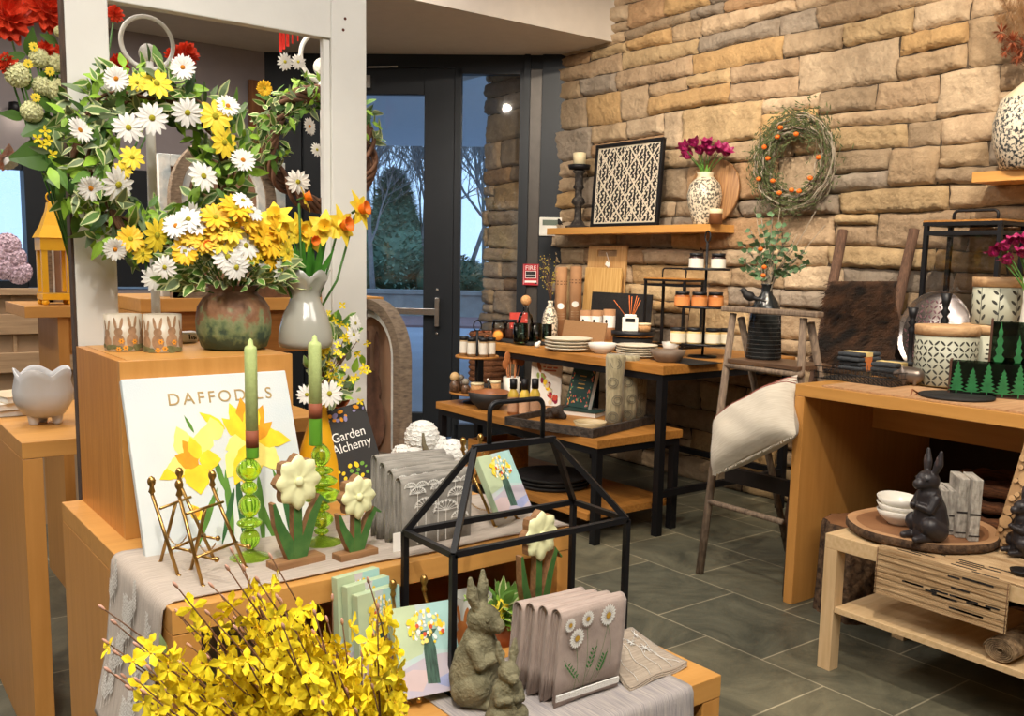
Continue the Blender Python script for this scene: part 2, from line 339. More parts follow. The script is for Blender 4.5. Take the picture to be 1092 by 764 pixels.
def stone_wall():
    rnd = random.Random(21); vs = []; fs = []; cols = []
    pal = ['B59F82', 'A99376', 'BBA589', 'A08D74', 'BA9A6C', '9B8F80', 'B39D7E', 'AD967A', 'BFAB90', 'A98A68', 'B8A07A']
    y0, y1, ztop = 0.2, 6.55, 3.62
    def edge(k, y): return noise.noise(Vector((y*1.1, k*7.3, 0)))*.028+noise.noise(Vector((y*4.5, k*3.1, 5)))*.008
    zs = [0.0]; 
    while zs[-1] < ztop: zs.append(zs[-1]+rnd.choice([.08, .13, .16, .19, .22, .15, .11]))
    def stone(a, b_, z0f, z1f, seed):
        w = b_-a; zc = z1f((a+b_)/2)-z0f((a+b_)/2); nx = max(4, int(w/.019)); nz = max(4, int(zc/.017))
        relief = rnd.uniform(.012, .045); tilt = rnd.uniform(-.12, .12); tx = rnd.uniform(-.05, .05)
        c = hx(rnd.choice(pal)); f_ = rnd.uniform(.88, 1.1); c = tuple(min(1, q*f_) for q in c[:3])+(1,)
        sl0, sl1 = rnd.uniform(-.012, .012), rnd.uniform(-.012, .012); base = len(vs)
        for j in range(nz+1):
            for i in range(nx+1):
                uu = i/nx; vv = j/nz
                y = a+w*uu+(sl0*(1-uu)+sl1*uu)*(vv-.5)*2
                lo = z0f(y)+.002; hi = z1f(y)-.002; z = lo+(hi-lo)*vv
                e = min(uu*w, (1-uu)*w, vv*zc, (1-vv)*zc)
                jx = noise.noise(Vector((y*22, z*22, seed)))*.009
                y2 = y+jx; z2 = z+noise.noise(Vector((y*20, z*20, seed+9)))*.007
                fall = max(0, min(1, e/.009)); fall = fall**.7
                d = relief+tilt*(vv-.5)*zc+tx*(uu-.5)*w+noise.noise(Vector((y*5, z*7, seed*.37)))*.016+abs(noise.noise(Vector((y*9, z*24, seed))))*.013+noise.noise(Vector((y*30, z*40, seed)))*.006+abs(noise.noise(Vector((y*14, z*55, seed+3))))*.006
                vs.append((WX-max(.010, d)*fall-.004*(1-fall)+.006*(1-fall), y2, z2)); cols.append(c)
        for j in range(nz):
            for i in range(nx):
                p = base+j*(nx+1)+i; fs.append((p, p+nx+1, p+nx+2, p+1))
    for k in range(len(zs)-1):
        lo = (lambda y, k=k: zs[k]+edge(k, y)); hi = (lambda y, k=k: zs[k+1]+edge(k+1, y))
        y = y0-rnd.random()*.2; h = zs[k+1]-zs[k]
        while y < y1:
            w = rnd.choice([.18, .3, .4, .5, .62, .36, .26, .7])
            e = min(y+w, y1)
            if h > .15 and rnd.random() < .42:
                s_ = rnd.uniform(.35, .65); md = (lambda q, s_=s_, lo=lo, hi=hi: lo(q)*(1-s_)+hi(q)*s_)
                stone(y, e-.003, lo, md, rnd.random()*90)
                if rnd.random() < .4 and w > .3:
                    mm = y+w*.5; stone(y, mm-.003, md, hi, rnd.random()*90); stone(mm, e-.003, md, hi, rnd.random()*90)
                else: stone(y, e-.003, md, hi, rnd.random()*90)
            else: stone(y, e-.003, lo, hi, rnd.random()*90)
            y = e
    # mortar bed behind
    b0 = len(vs); mc = hx('54493D')
    ny, nz = 150, 80
    for j in range(nz+1):
        for i in range(ny+1):
            y = .1+6.4*i/ny; z = 3.7*j/nz; vs.append((WX+.004+noise.noise(Vector((y*9, z*9, 3)))*.006, y, z)); cols.append(mc)
    for j in range(nz):
        for i in range(ny): p = b0+j*(ny+1)+i; fs.append((p, p+ny+1, p+ny+2, p+1))
    me = bpy.data.meshes.new('wall_right'); me.from_pydata(vs, [], fs); ca = me.color_attributes.new('stone', 'FLOAT_COLOR', 'POINT')
    ca.data.foreach_set('color', [q for c in cols for q in c]); me.materials.append(STONE); me.polygons.foreach_set('use_smooth', [True]*len(fs)); me.update()
    o = bpy.data.objects.new('wall_right', me); COL.objects.link(o); struct(o)
    mb = MB(); mb.bx(WX+.012, WX+.3, -3, 6.5, 0, 3.7); c = mb.build('wall_core', mat('mortar', '8F7F69', .95), o)
stone_wall()
PLAST = mat('warm_grey_plaster', 'CFC6BA', .9, var=.03, bump=.05); PLAST2 = mat('grey_wall_paint', '8C8486', .9, var=.03)
MBLK = mat('dark_bronze_frame', '14191F', .45, .2, var=.08)
mb = MB(); mb.bx(-3, 4.6, -3, 5.02, 3.6, 3.7); struct(mb.build('ceiling', PLAST))
mb = MB(); mb.bx(-3.1, 4.61, 5.02, 7.4, 2.93, 3.72); struct(mb.build('ceiling_bulkhead', PLAST))
mb = MB(); mb.bx(-3, 4.6, -3.1, -3, 0, 3.7); struct(mb.build('wall_front', PLAST))
mb = MB(); mb.bx(-3.1, -3, -3, 7.0, 0, 3.7); struct(mb.build('wall_side', PLAST))
# grey wall over the far window and storefront below it
LY = 7.0
pz = lambda x, y: atY(x, y, LY)
wz0 = pz(10, 306).z; wz1 = pz(10, 172).z; wxr = pz(27, 250).x
mb = MB(); mb.bx(-3, 2.9, LY, LY+.15, wz1, 2.93); mb.bx(-3, 2.9, LY, LY+.15, 0, wz0-.02); struct(mb.build('wall_left', PLAST2))
mb = MB(); mb.bx(wxr, wxr+.28, LY-.05, LY+.1, wz0, wz1); mb.bx(wxr+.36, 2.9, LY-.02, LY+.1, wz0, wz1); mb.bx(-3, wxr, LY, LY+.08, wz1-.05, wz1); mb.bx(-3, wxr, LY-.03, LY+.1, wz0-.03, wz0+.04)
mb.bx(-1.3, -1.24, LY, LY+.08, wz0, wz1)
w1 = struct(mb.build('window_2', MBLK)); mb = MB(); mb.bx(-3, wxr, LY+.03, LY+.036, wz0, wz1); mb.bx(wxr+.28, wxr+.36, LY+.03, LY+.036, wz0, wz1); mb.build('pane', GLASS, w1)
# --- diagonal entry wall: local x to the left of the corner, y outwards, z up
dv = Vector((-.766, .643, 0)); nv = Vector((.643, .766, 0)); CR = Vector((WX, CY, 0))
DM = Matrix(((dv.x, nv.x, 0, CR.x), (dv.y, nv.y, 0, CR.y), (0, 0, 1, 0), (0, 0, 0, 1)))
def du(x, y=200, off=0):
    d = ray(x, y); t = (CR+nv*off-CAM).dot(nv)/d.dot(nv); p = CAM+d*t; return (p-CR).dot(dv), p.z
uA, uB, uC, uD, uE = du(598)[0], du(557)[0], du(487)[0], du(452)[0], 2.32
zs_ = du(520, 73)[1]; zg = du(430, 101)[1]; zb = du(430, 440)[1]
def DB(): q = MB(); q.T = DM; return q
jb = du(563)[0]; ja = du(576)[0]
q = DB(); q.bx(0, uE, 0, .12, zs_, 2.93); q.bx(-.05, ja, -.03, .12, 0, 2.93); q.bx(jb, uB, -.03, .12, 0, 2.93); q.bx(ja, jb, .02, .12, 0, 2.93)
q.bx(1.97, uE, -.03, .12, 0, 2.93); struct(q.build('wall_back', MBLK))
q = DB(); q.bx(ja+.004, jb-.004, .006, .02, 0, zs_); struct(q.build('trim_1', mat('bronze_strip', '4A4540', .4, .4)))
q = DB(); q.bx(uB, uB+.03, 0, .08, 0, zs_); q.bx(uC-.03, uC+.02, 0, .08, 0, zs_); q.bx(uB, uC, 0, .08, zs_-.04, zs_); q.bx(uB, uC, 0, .08, 0, .12)
w = struct(q.build('window_1', MBLK)); q = DB(); q.bx(uB+.02, uC-.02, .04, .046, .1, zs_-.03); q.build('pane', GLASS, w)
ud2 = uD+.42+.42
q = DB(); dz1 = zs_-.002
q.bx(uC+.022, uD, .0, .06, .02, dz1); q.bx(uD, 1.72, .0, .06, zg, dz1); q.bx(uD, 1.72, .0, .06, .02, zb); q.bx(1.5, 1.72, 0, .06, .02, dz1); 
d1 = struct(q.build('door_1', MBLK, bevel=.004))
q = DB(); q.bx(uD-.01, 1.52, .026, .034, zb-.01, zg+.01); q.build('pane', GLASS, d1)
q = DB(); q.bx(1.72, 1.97, .0, .06, .02, dz1); q.build('jamb', MBLK, d1)
hu, hzz = du(465, 333, -.06); hu2 = du(404, 333, -.06)[0]
SIL = mat('brushed_steel', 'B9B7B2', .25, .95, var=.05)
q = DB(); q.bar((hu2+.5, -.06, hzz+.01), (hu, -.06, hzz), .022, .05, upv=(0, 0, 1)); q.bx(hu-.025, hu+.01, -.075, .0, hzz-.11, hzz+.11)
for zz in (du(463, 309)[1], du(463, 356)[1]): q.cyl((hu, -.006, zz), (hu, .0, zz), .011, n=12)
q.build('door_handle', SIL, d1, bevel=.003)
q = DB(); cu_, cz_ = du(397, 88); q.bx(cu_, cu_+.12, -.07, 0, cz_-.05, cz_+.04); q.bar((cu_+.02, -.05, cz_+.1), (cu_-.2, -.03, cz_+.11), .02, .012); q.build('door_closer', SIL, d1)
# thermostat and FIRE sign on the dark jamb
p, z = du(587, 242, -.03)
o = T('thermostat', 'small white wall thermostat beside the left end of the wooden wall shelf', 'thermostat', DM @ Vector((p, -.03, z)), math.atan2(dv.y, dv.x)+PI)
q = MB(); q.bx(-.085, .085, -.025, 0, -.07, .07); q.build('casing', mat('white_plastic', 'D8D6CC', .5), o, bevel=.006)
q = MB(); q.bx(-.06, .06, -.027, -.024, .01, .05); q.build('display', mat('lcd_grey', '5F6B5E', .3), o)
p, z = du(566, 293, -.03)
o = T('fire_sign', 'small red fire notice sign with white lettering on the dark door frame', 'sign', DM @ Vector((p, -.032, z)), math.atan2(dv.y, dv.x)+PI)
q = MB(); q.bx(-.06, .06, -.004, 0, -.08, .08); q.build('plate', mat('sign_red', 'B3202C', .4, var=.02), o)
SW = mat('sign_white', 'EDEAE6', .5, var=0)
MF = lambda y, x=0, z=0: Matrix.Translation((x, y, z)) @ Matrix.Rotation(PI/2, 4, 'X')
text('FIRE', .047, SW, 'lettering', o, MF(-.0055, 0, .05)); 
q = MB(); q.bx(-.042, .042, -.006, -.004, -.028, .028, 0); q.bx(-.038, .038, -.0065, -.006, -.002, .024, 1); q.bx(-.038, .038, -.0065, -.006, -.024, -.005, 1); q.bx(-.045, .045, -.006, -.004, -.062, -.045, 0); q.bx(.03, .05, -.0065, -.006, -.07, -.06, 1)
for k in range(4): q.bx(-.054+k*.0, -.054+.002, -.005, -.004, -.074, .074, 0); q.bx(.052, .054, -.005, -.004, -.074, .074, 0)
q.build('notice_panel', [SW, mat('sign_black', '181414', .5, var=0)], o)

# ============================================================ OUTSIDE
ASPH = mat('wet_asphalt', 'A4A8AE', .5, var=.12, sc=.8, bump=.1, bsc=20)
mb = MB(); mb.poly([(-60, 5.0, -.03), (60, 5.0, -.03), (60, 120, -.03), (-60, 120, -.03)])
struct(mb.build('ground', ASPH))
fd = Vector((_F.x, _F.y, 0)).normalized(); sd = Vector((fd.y, -fd.x, 0))
def OM(dist): return Matrix(((sd.x, fd.x, 0, fd.x*dist), (sd.y, fd.y, 0, fd.y*dist), (0, 0, 1, 0), (0, 0, 0, 1)))
q = MB(); q.T = OM(21); q.bx(-30, 30, -1, 2.2, -.03, .02); struct(q.build('pavement', mat('brick_paving', '8C6F6A', .8, var=.15, sc=3)))
q = MB(); q.T = OM(23.5); q.bx(-30, 30, 0, .5, -.03, .55); q.bx(-30, 30, -.05, .55, .55, .65); struct(q.build('garden_wall', mat('concrete_block', '9A958C', .9, var=.15, sc=4)))
q = MB(); q.T = OM(24); q.poly([(-40, 0, .4), (40, 0, .4), (40, 60, 1.2), (-40, 60, 1.2)]); struct(q.build('lawn', mat('lawn_green', '4C5B3A', .95, var=.3, sc=2)))
q = MB(); q.T = DM; q.bx(-6, 14, .14, 7.5, 3.15, 3.4); struct(q.build('entrance_canopy', mat('canopy_soffit', 'DADDE0', .8, var=.03)))
# bare trees
BARK = mat('winter_bark', '85817E', .9, var=.2, sc=6)
def tree_mb(seed, h, n0=5, depth=4, fine=1.0):
    rnd = random.Random(seed); tr = MB(); br = MB()
    def grow(mb, p, d, L, r, lv):
        pts = [p]; rs = [r]; n = 4; dd = d.copy()
        for i in range(n):
            dd = (dd+Vector((rnd.gauss(0, .12), rnd.gauss(0, .12), rnd.gauss(0, .06)+.03))).normalized(); pts.append(pts[-1]+dd*(L/n)); rs.append(r*(1-.55*(i+1)/n))
        mb.tube(pts, rs, 6 if lv < 2 else 3, cap=False)
        if lv >= depth: return
        k = {0: n0, 1: 6, 2: 6, 3: 5, 4: 3}[lv]
        for i in range(k):
            f = .3+.7*(i+rnd.random())/k if lv else .35+.65*(i+rnd.random())/k; j = min(n-1, int(f*n)); q_ = pts[j].lerp(pts[j+1], f*n-j)
            a = rnd.random()*2*PI; sp = rnd.uniform(.5, 1.0)
            nd = (dd+Vector((math.cos(a)*sp, math.sin(a)*sp, rnd.uniform(-.1, .5)))).normalized()
            grow(br, q_, nd, L*rnd.uniform(.5, .68), max(r*.42, .009), lv+1)
    grow(tr, Vector((0, 0, 0)), Vector((0, 0, 1)), h*.6, h*.013, 0)
    return tr, br
def ground_pt(x, dist, z=.5):
    d = ray(x, 300); d.z = 0; d.normalize(); return Vector((d.x*dist, d.y*dist, z))
TL = ((398, 24.6, 8, 'bare tree seen through the glass door left of the evergreen'), (446, 26, 9, 'bare tree in the right part of the glass door view'), (503, 27, 9, 'bare tree in the left part of the tall sidelight'),
      (530, 23.2, 10, 'thickest bare tree, standing at the right of the tall sidelight'), (12, 13, 6, 'bare branching tree outside the far left window, nearest its frame'), (-30, 30, 10, 'bare tree outside the far left window, cut by the picture edge'), (418, 34, 12, 'distant bare tree behind the evergreen outside the door'), (484, 36, 12, 'distant bare tree at the left edge of the sidelight'), (516, 41, 12, 'most distant bare tree in the middle of the sidelight'))
for i, (x, dist, h, lab) in enumerate(TL):
    tr, br = tree_mb(30+i, h*.72, 8, 4)
    o = T('bare_tree', lab, 'tree', ground_pt(x, dist), 0, 'bare trees outside'); tr.build('trunk', BARK, o); br.build('branches', BARK, o)
def shrub(name, lab, loc, rx, h, n, mt, group=None, cone=0, seed=1):
    rnd = random.Random(seed); mb = MB(); 
    for i in range(n):
        t = rnd.random()**.8; a = rnd.random()*2*PI; rr = rx*(1-cone*t)*(math.sin(PI*min(1, t*.9+.12)))**.5*rnd.uniform(.75, 1.0) if not cone else rx*(1-t)**.7*rnd.uniform(.7, 1)
        p = Vector((rr*math.cos(a), rr*math.sin(a), h*t)); d = Vector((math.cos(a), math.sin(a), rnd.uniform(-.2, .9)))
        mb.strip(p, d, (0, 0, 1), rx*rnd.uniform(.14, .3), rx*.07, 0, 2)
    mb.lathe([(.01, 0), (rx*.8, h*.08), (rx*.72, h*.45), (rx*.35, h*.8), (.01, h*.93)] if cone else [(.01, 0), (rx*.8, h*.15), (rx*.85, h*.5), (rx*.5, h*.85), (.01, h*.93)], n=12)
    return tag(mb.build(name, mt, loc=loc), lab, 'shrub', group)
EVG = mat('evergreen', '78987E', .9, var=.35, sc=4); EVG2 = mat('dull_hedge', '5A6E54', .9, var=.35, sc=3)
shrub('evergreen_tree', 'dense dark evergreen seen through the glass door, growing above the low garden wall', ground_pt(420, 26.5), 1.25, 3.3, 5200, EVG, cone=1, seed=3)
for i, (x, r, h, dd_, lab) in enumerate(((384, .4, .9, 25.2, 'small rounded hedge left of the evergreen outside the door'), (456, .35, .8, 25.2, 'small rounded hedge right of the evergreen outside the door'), (492, .8, 1.0, 25.4, 'rounded hedge low in the sidelight view, left of the thick tree'))):
    shrub('hedge', lab, ground_pt(x, dd_), r, h, 900, EVG2, 'hedges behind the garden wall', seed=10+i)
# ============================================================ CENTRAL DISPLAY: nesting tables, box, painted door frame
ZM, ZL, ZB = .80, .60, 1.18
LNK = hx('B8AFA6')
def linen(name, c1, c2, sc=260, bump=.25, stripes=None):
    """woven cloth with slubs"""
    if name in _M: return _M[name]
    m, nt, b = nodes(name); t = nt.nodes.new('ShaderNodeTexCoord'); mp = nt.nodes.new('ShaderNodeMapping'); mp.inputs['Scale'].default_value = (4, 60, 4) if not stripes else stripes
    n = nt.nodes.new('ShaderNodeTexNoise'); n.inputs['Scale'].default_value = 5; n.inputs['Detail'].default_value = 6; r = nt.nodes.new('ShaderNodeValToRGB')
    r.color_ramp.elements[0].position = .35; r.color_ramp.elements[1].position = .65; r.color_ramp.elements[0].color = hx(c2); r.color_ramp.elements[1].color = hx(c1)
    nt.links.new(t.outputs['Object'], mp.inputs[0]); nt.links.new(mp.outputs[0], n.inputs['Vector']); nt.links.new(n.outputs['Fac'], r.inputs[0]); nt.links.new(r.outputs[0], b.inputs['Base Color'])
    b.inputs['Roughness'].default_value = .95; b.inputs['Sheen Weight'].default_value = .15
    n2 = nt.nodes.new('ShaderNodeTexNoise'); n2.inputs['Scale'].default_value = sc; bp = nt.nodes.new('ShaderNodeBump'); bp.inputs['Strength'].default_value = bump; bp.inputs['Distance'].default_value = .003
    nt.links.new(t.outputs['Object'], n2.inputs['Vector']); nt.links.new(n2.outputs['Fac'], bp.inputs['Height']); nt.links.new(bp.outputs[0], b.inputs['Normal']); return m
def nest_table(name, lab, x0, x1, y0, y1, z, th=.045, leg=.05, back=True):
    o = T(name, lab, 'display table', (x0, y0, 0)); w, d = x1-x0, y1-y0
    q = MB(); q.bx(0, w, 0, d, z-th, z); q.build('tabletop', ORW, o, bevel=.0015)
    q = MB(); q.bx(0, leg, 0.001, d-.001, 0, z-th-.001); q.build('side_panel', ORZ, o, bevel=.0015)
    q = MB(); q.bx(w-leg, w, 0.001, d-.001, 0, z-th-.001); q.build('side_panel', ORZ, o, bevel=.0015)
    return o
nest_table('nesting_table', 'large honey maple nesting table carrying the tall box, candles and a linen runner', .459, 1.362, 1.563, 2.425, ZM)
nest_table('nesting_table', 'lowest honey maple nesting table in front, carrying the garden lantern and stone rabbits', .767, 1.393, 1.149, 1.95, ZL)
# tall maple box on the nesting table
o = T('display_box', 'tall honey maple display box the daffodil picture leans on', 'box', (.504, 2.024, ZM)); bw, bd, bh = .38, .39, ZB-ZM
q = MB(); q.bx(0, bw, 0, .02, 0, bh); q.build('front_panel', ORZ, o, bevel=.001)
q = MB(); q.bx(0, .02, .021, bd, 0, bh-.001); q.build('side_panel', wood('honey_maple_side', 'C98A40', 'B4752F', 'z'), o)
q = MB(); q.bx(bw-.02, bw, .021, bd, 0, bh-.001); q.build('side_panel', ORZ, o)
q = MB(); q.bx(.021, bw-.021, .021, bd, bh-.02, bh); q.build('top_panel', ORW, o)
q = MB(); q.bx(.021, bw-.021, bd-.02, bd, 0, bh-.021); q.build('back_panel', ORZ, o)
# painted door frame standing behind the box
FY = 2.433
fx = lambda x, y: atY(x, y, FY).x
L0, L1, R0, R1 = fx(76, 200), fx(122, 200), fx(354, 150), fx(391, 150); zr0 = atY(120, 1, FY).z; 
o = T('door_frame', 'white painted old wooden door frame standing behind the tall box', 'door frame', (L0, FY, 0)); wz = lambda v: v-L0
OLDW = mat('old_dark_wood_edge', '4A3A30', .8, var=.4, sc=14)
q = MB(); q.bx(0, L1-L0, 0, .035, 0, 2.3); q.build('stile', [WPNT], o, bevel=.003)
q = MB(); q.bx(-.006, 0, .0, .034, 0, 2.3); q.build('bare_wood_edge', OLDW, o)
q = MB(); q.bx(wz(R0), wz(R1), 0, .035, 0, 2.3); q.build('stile', WPNT, o, bevel=.003)
q = MB(); q.bx(wz(R0)-.02, wz(R0), .01, .03, .3, zr0); q.build('glazing_stop', WPNT, o, bevel=.002)
q = MB(); q.bx(wz(L1), wz(R0), 0.001, .034, zr0, zr0+.16); q.build('rail', WPNT, o, bevel=.003)
q = MB(); q.bx(wz(L1), wz(R0), 0.001, .034, .2, .5); q.build('rail', WPNT, o, bevel=.003)
q = MB()
for px_, py_ in ((368, 20), (366, 32)): pp = atY(px_, py_, FY); q.cyl((pp.x-L0, -.001, pp.z), (pp.x-L0, .002, pp.z), .004, n=10)
q.build('nail_hole', mat('rust', '5A3020', .9), o)

# --- linen runners
RUN = linen('taupe_linen', 'B9AC9F', 'A3968A'); RUN2 = linen('striped_linen', 'B5ABA4', '8F8A8C', stripes=(60, 3, 3)); EMB = mat('white_embroidery', 'E9E6E0', .9, var=.05, bump=.6, bsc=400)
def cloth(name, lab, path, y0, y1, mt, t=.0025, n=26, loc=(0, 0, 0), amp=.0, extra=None, along='y'):
    """sheet following a polyline path [(s, z)], swept between y0 and y1 (may be functions of path fraction)"""
    pts = []; P = [Vector((a, 0, b)) for a, b in path]; L = [0]
    for i in range(1, len(P)): L.append(L[-1]+(P[i]-P[i-1]).length)
    m = max(20, int(L[-1]/.012)); mb = MB(); vs = []; 
    for i in range(m+1):
        s_ = L[-1]*i/m; k = max(j for j in range(len(P)) if L[j] <= s_+1e-9); k = min(k, len(P)-2); f = (s_-L[k])/max(1e-9, L[k+1]-L[k]); pts.append((P[k].lerp(P[k+1], f), i/m))
    for p, f in pts:
        a = y0(f) if callable(y0) else y0; b = y1(f) if callable(y1) else y1
        for j in range(n+1):
            y = a+(b-a)*j/n; hang = max(0, -p.z) ; w = amp*min(1, hang*6)*math.sin(y*34+1)
            vs.append((p.x+(w if True else 0), y, p.z) if along == 'y' else (y, p.x+w, p.z))
    mb.add(vs, [(i*(n+1)+j, (i+1)*(n+1)+j, (i+1)*(n+1)+j+1, i*(n+1)+j+1) for i in range(m) for j in range(n)], 0, True)
    o = mb.build(name, mt, loc=loc); sl = o.modifiers.new('solid', 'SOLIDIFY'); sl.thickness = t; sl.offset = 1
    return tag(o, lab, 'table runner')
def sprig(mb, M, h, rnd):
    """embroidered stalk with leaf pairs, drawn on local x-z"""
    def ln(a, b, w): a = Vector(a); b = Vector(b); d = (b-a).normalized(); s_ = Vector((-d.z, 0, d.x))*w; mb.add([M @ v for v in (a-s_, b-s_, b+s_, a+s_)], [(0, 1, 2, 3)])
    ln((0, 0, 0), (0, 0, h), .0012)
    k = int(h/.011)
    for i in range(k):
        z = h*(.3+.7*i/k); l = .013*(1-i/k*.5)
        for s_ in (-1, 1): ln((0, 0, z), (s_*l, 0, z+l*1.1), .0019)
rr = .012
rp = [(-.045, -.33), (-.020, -.2), (-.009, -.08), (-.006, -.02), (-.003, -.003), (.01, .003), (.3, .003), (.88, .003), (.905, .002), (.914, -.006), (.918, -.02), (.921, -.1), (.926, -.28)]
RPM = [p for p in rp if p[0] < .0]
rn = cloth('linen_runner', 'taupe linen runner with white embroidered sprigs over the middle nesting table', rp, lambda f: 1.592-1.563+.004*math.sin(f*30)+max(0, .22-f)*.30, lambda f: 1.93-1.563+max(0, .25-f)*.1, RUN, loc=(.459, 1.563, ZM), amp=.0015)
rnd = random.Random(5); mb = MB()
def rpx(z):
    for i in range(len(RPM)-1):
        (xa, za), (xb, zb__) = RPM[i], RPM[i+1]
        if za <= z <= zb__: return xa+(xb-xa)*(z-za)/(zb__-za)
    return -.003
for i in range(40):
    y = .07+.28*((i*.618) % 1); z0 = -.31+.25*((i*.7548) % 1); h_ = rnd.uniform(.05, .09); x0 = rpx(z0)-.0075; x1 = rpx(min(-.004, z0+h_))-.0085
    sh = Matrix.Identity(4); sh[0][2] = (x1-x0)/h_; sprig(mb, Matrix.Translation((x0, y, z0)) @ sh @ Matrix.Rotation(PI/2, 4, 'Z'), h_, rnd)
mb.build('embroidery', EMB, rn)
rp = [(-.016, -.35), (-.013, -.1), (-.008, -.01), (-.002, .003), (.02, .003), (.3, .003)]
cloth('linen_runner', 'grey striped linen runner hanging over the front of the lowest table', rp, .86-.767, 1.305-.767, RUN2, loc=(.767, 1.149, ZL), amp=.003, along='x')

# ============================================================ flower-head meshes
def daisy_mesh(name, n, r, mp_, mc, cup=.15, w=.30, cr_=.2, layers=1, rnd=random.Random(1)):
    q = MB()
    for l in range(layers):
        for i in range(n):
            a = 2*PI*(i+.5*l)/n+rnd.uniform(-.08, .08); d = Vector((math.cos(a), math.sin(a), cup+.25*l+rnd.uniform(-.06, .1)))
            q.strip((d.x*r*.1, d.y*r*.1, .002*l), d, (0, 0, 1), r*rnd.uniform(.86, 1.0), r*w, 0, 4, bend=.22, fold=.18, wide=.6, tipw=.25)
    q.sph((0, 0, r*.06), (r*cr_, r*cr_, r*cr_*.6), 10, 1)
    q.cyl((0, 0, -r*.25), (0, 0, 0), r*.05, r*.12, 6, 2)
    return q.mesh(name, [mp_, mc, DKGRN])
DAW = daisy_mesh('daisy_head', 14, 1, PETW, CENY); DAW2 = daisy_mesh('daisy_head_orange', 16, 1, PETW, CENO, w=.26, layers=2); DAY = daisy_mesh('yellow_daisy_head', 11, 1, PETY, CENY, w=.38); DAY2 = daisy_mesh('golden_daisy_head', 12, 1, PETY2, CENY, w=.36, layers=2)
def daffodil_mesh(name, pc, cc):
    q = MB()
    for i in range(6):
        a = 2*PI*i/6; d = Vector((math.cos(a), math.sin(a), .1+.12*(i % 2))); q.strip((0, 0, 0), d, (0, 0, 1), 1, .62, 0, 5, bend=.15, fold=.12, wide=.4)
    q.lathe([(.12, .0), (.22, .12), (.27, .35), (.36, .48), (.33, .46), (.22, .3), (.1, .1), (.001, .06)], n=20, mi=1, mod=lambda a, r, z, i: (r*(1+(.10*math.sin(a*8) if i in (3, 4) else 0)), z))
    q.sph((0, 0, .2), (.05, .05, .1), 6, 2); q.tube([(0, 0, 0), (0, 0, -.25), (.1, 0, -.45)], .07, 6, 3)
    return q.mesh(name, [pc, cc, CENY, DKGRN])
DAF = daffodil_mesh('daffodil_head', PETY, PETY2); DAFO = daffodil_mesh('orange_cup_daffodil_head', PETY, ORA)
q = MB()
for i in range(4):
    a = 2*PI*i/4; q.strip((0, 0, 0), (math.cos(a), math.sin(a), .45), (0, 0, 1), 1, .5, 0, 3, bend=.25, fold=.15, wide=.6, tipw=.3)
q.sph((0, 0, .05), .1, 5, 1)
FOR = q.mesh('forsythia_blossom', [mat('forsythia_yellow', 'FBE02A', .55, var=.10, sc=30), PETY2])
def bract_mesh(name, mt, seed, n=5, r0=1):
    q = MB(); rnd = random.Random(seed)
    for l in range(n):
        k = 14-l*2; el = -.25+l*.33
        for i in range(max(4, k)):
            a = 2*PI*(i+rnd.random()*.6)/max(4, k); d = Vector((math.cos(a)*math.cos(el), math.sin(a)*math.cos(el), math.sin(el)))
            q.strip(d*.15, d, (0, 0, 1), r0*rnd.uniform(.7, .9), .3, 0, 3, bend=-.15, fold=.3, wide=.6, tipw=.35)
    q.sph((0, 0, 0), .3, 8, 0)
    return q.mesh(name, [mt])
DAH = bract_mesh('dahlia_head', RED, 3)
def ball_mesh(name, mt):
    q = MB(); rnd = random.Random(4)
    for i in range(90):
        z = 1-2*(i+.5)/90; a = i*2.39996; r = math.sqrt(1-z*z); d = Vector((r*math.cos(a), r*math.sin(a), z))
        for k in range(3):
            u = d.orthogonal().normalized(); w = d.cross(u); e = u*math.cos(k*2.1+i)+w*math.sin(k*2.1+i); q.strip(d*.78, e+d*.5, d, .30, .26, 0, 2)
    q.sph((0, 0, 0), .74, 12, 0); return q.mesh(name, [mt])
HYD = ball_mesh('hydrangea_head', mat('hydrangea_cream', 'DDDDA8', .7, var=.1, sc=20))
q = MB()
for l in range(2):
    for i in range(3):
        a = 2*PI*(i+.5*l)/3; q.strip((0, 0, 0), (math.cos(a)*.42, math.sin(a)*.42, 1), (-math.cos(a), -math.sin(a), .2), 1.0, .85, 0, 5, bend=.35 if l == 0 else .3, fold=.25, wide=.4)
q.sph((0, 0, .4), (.3, .3, .42), 10, 0)
TULM = q.mesh('tulip_head', [TUL])
def leaves(mb, pts, rnd, L, W, mi, edge, sprd=1.0, outc=None, n=5):
    for p in pts:
        for _ in range(n):
            a = rnd.random()*2*PI; d = Vector((math.cos(a), math.sin(a)*.8, rnd.uniform(-.6, .8)))
            if outc is not None: d = d*sprd+(Vector(p)-Vector(outc)).normalized()*.8
            l = L*rnd.uniform(.6, 1.2); mb.strip(Vector(p)+Vector((rnd.gauss(0, L*.3), rnd.gauss(0, L*.3), rnd.gauss(0, L*.3))), d, (rnd.gauss(0, .5), -1, rnd.gauss(.3, .5)), l, l*W, mi if not isinstance(mi, (list, tuple)) else rnd.choice(mi), 4, bend=rnd.uniform(-.1, .3), edge=edge, fold=.15)
LM = [LEAF, LEAFD, LEAFE, LEAFG, LEAFL, TWIG]

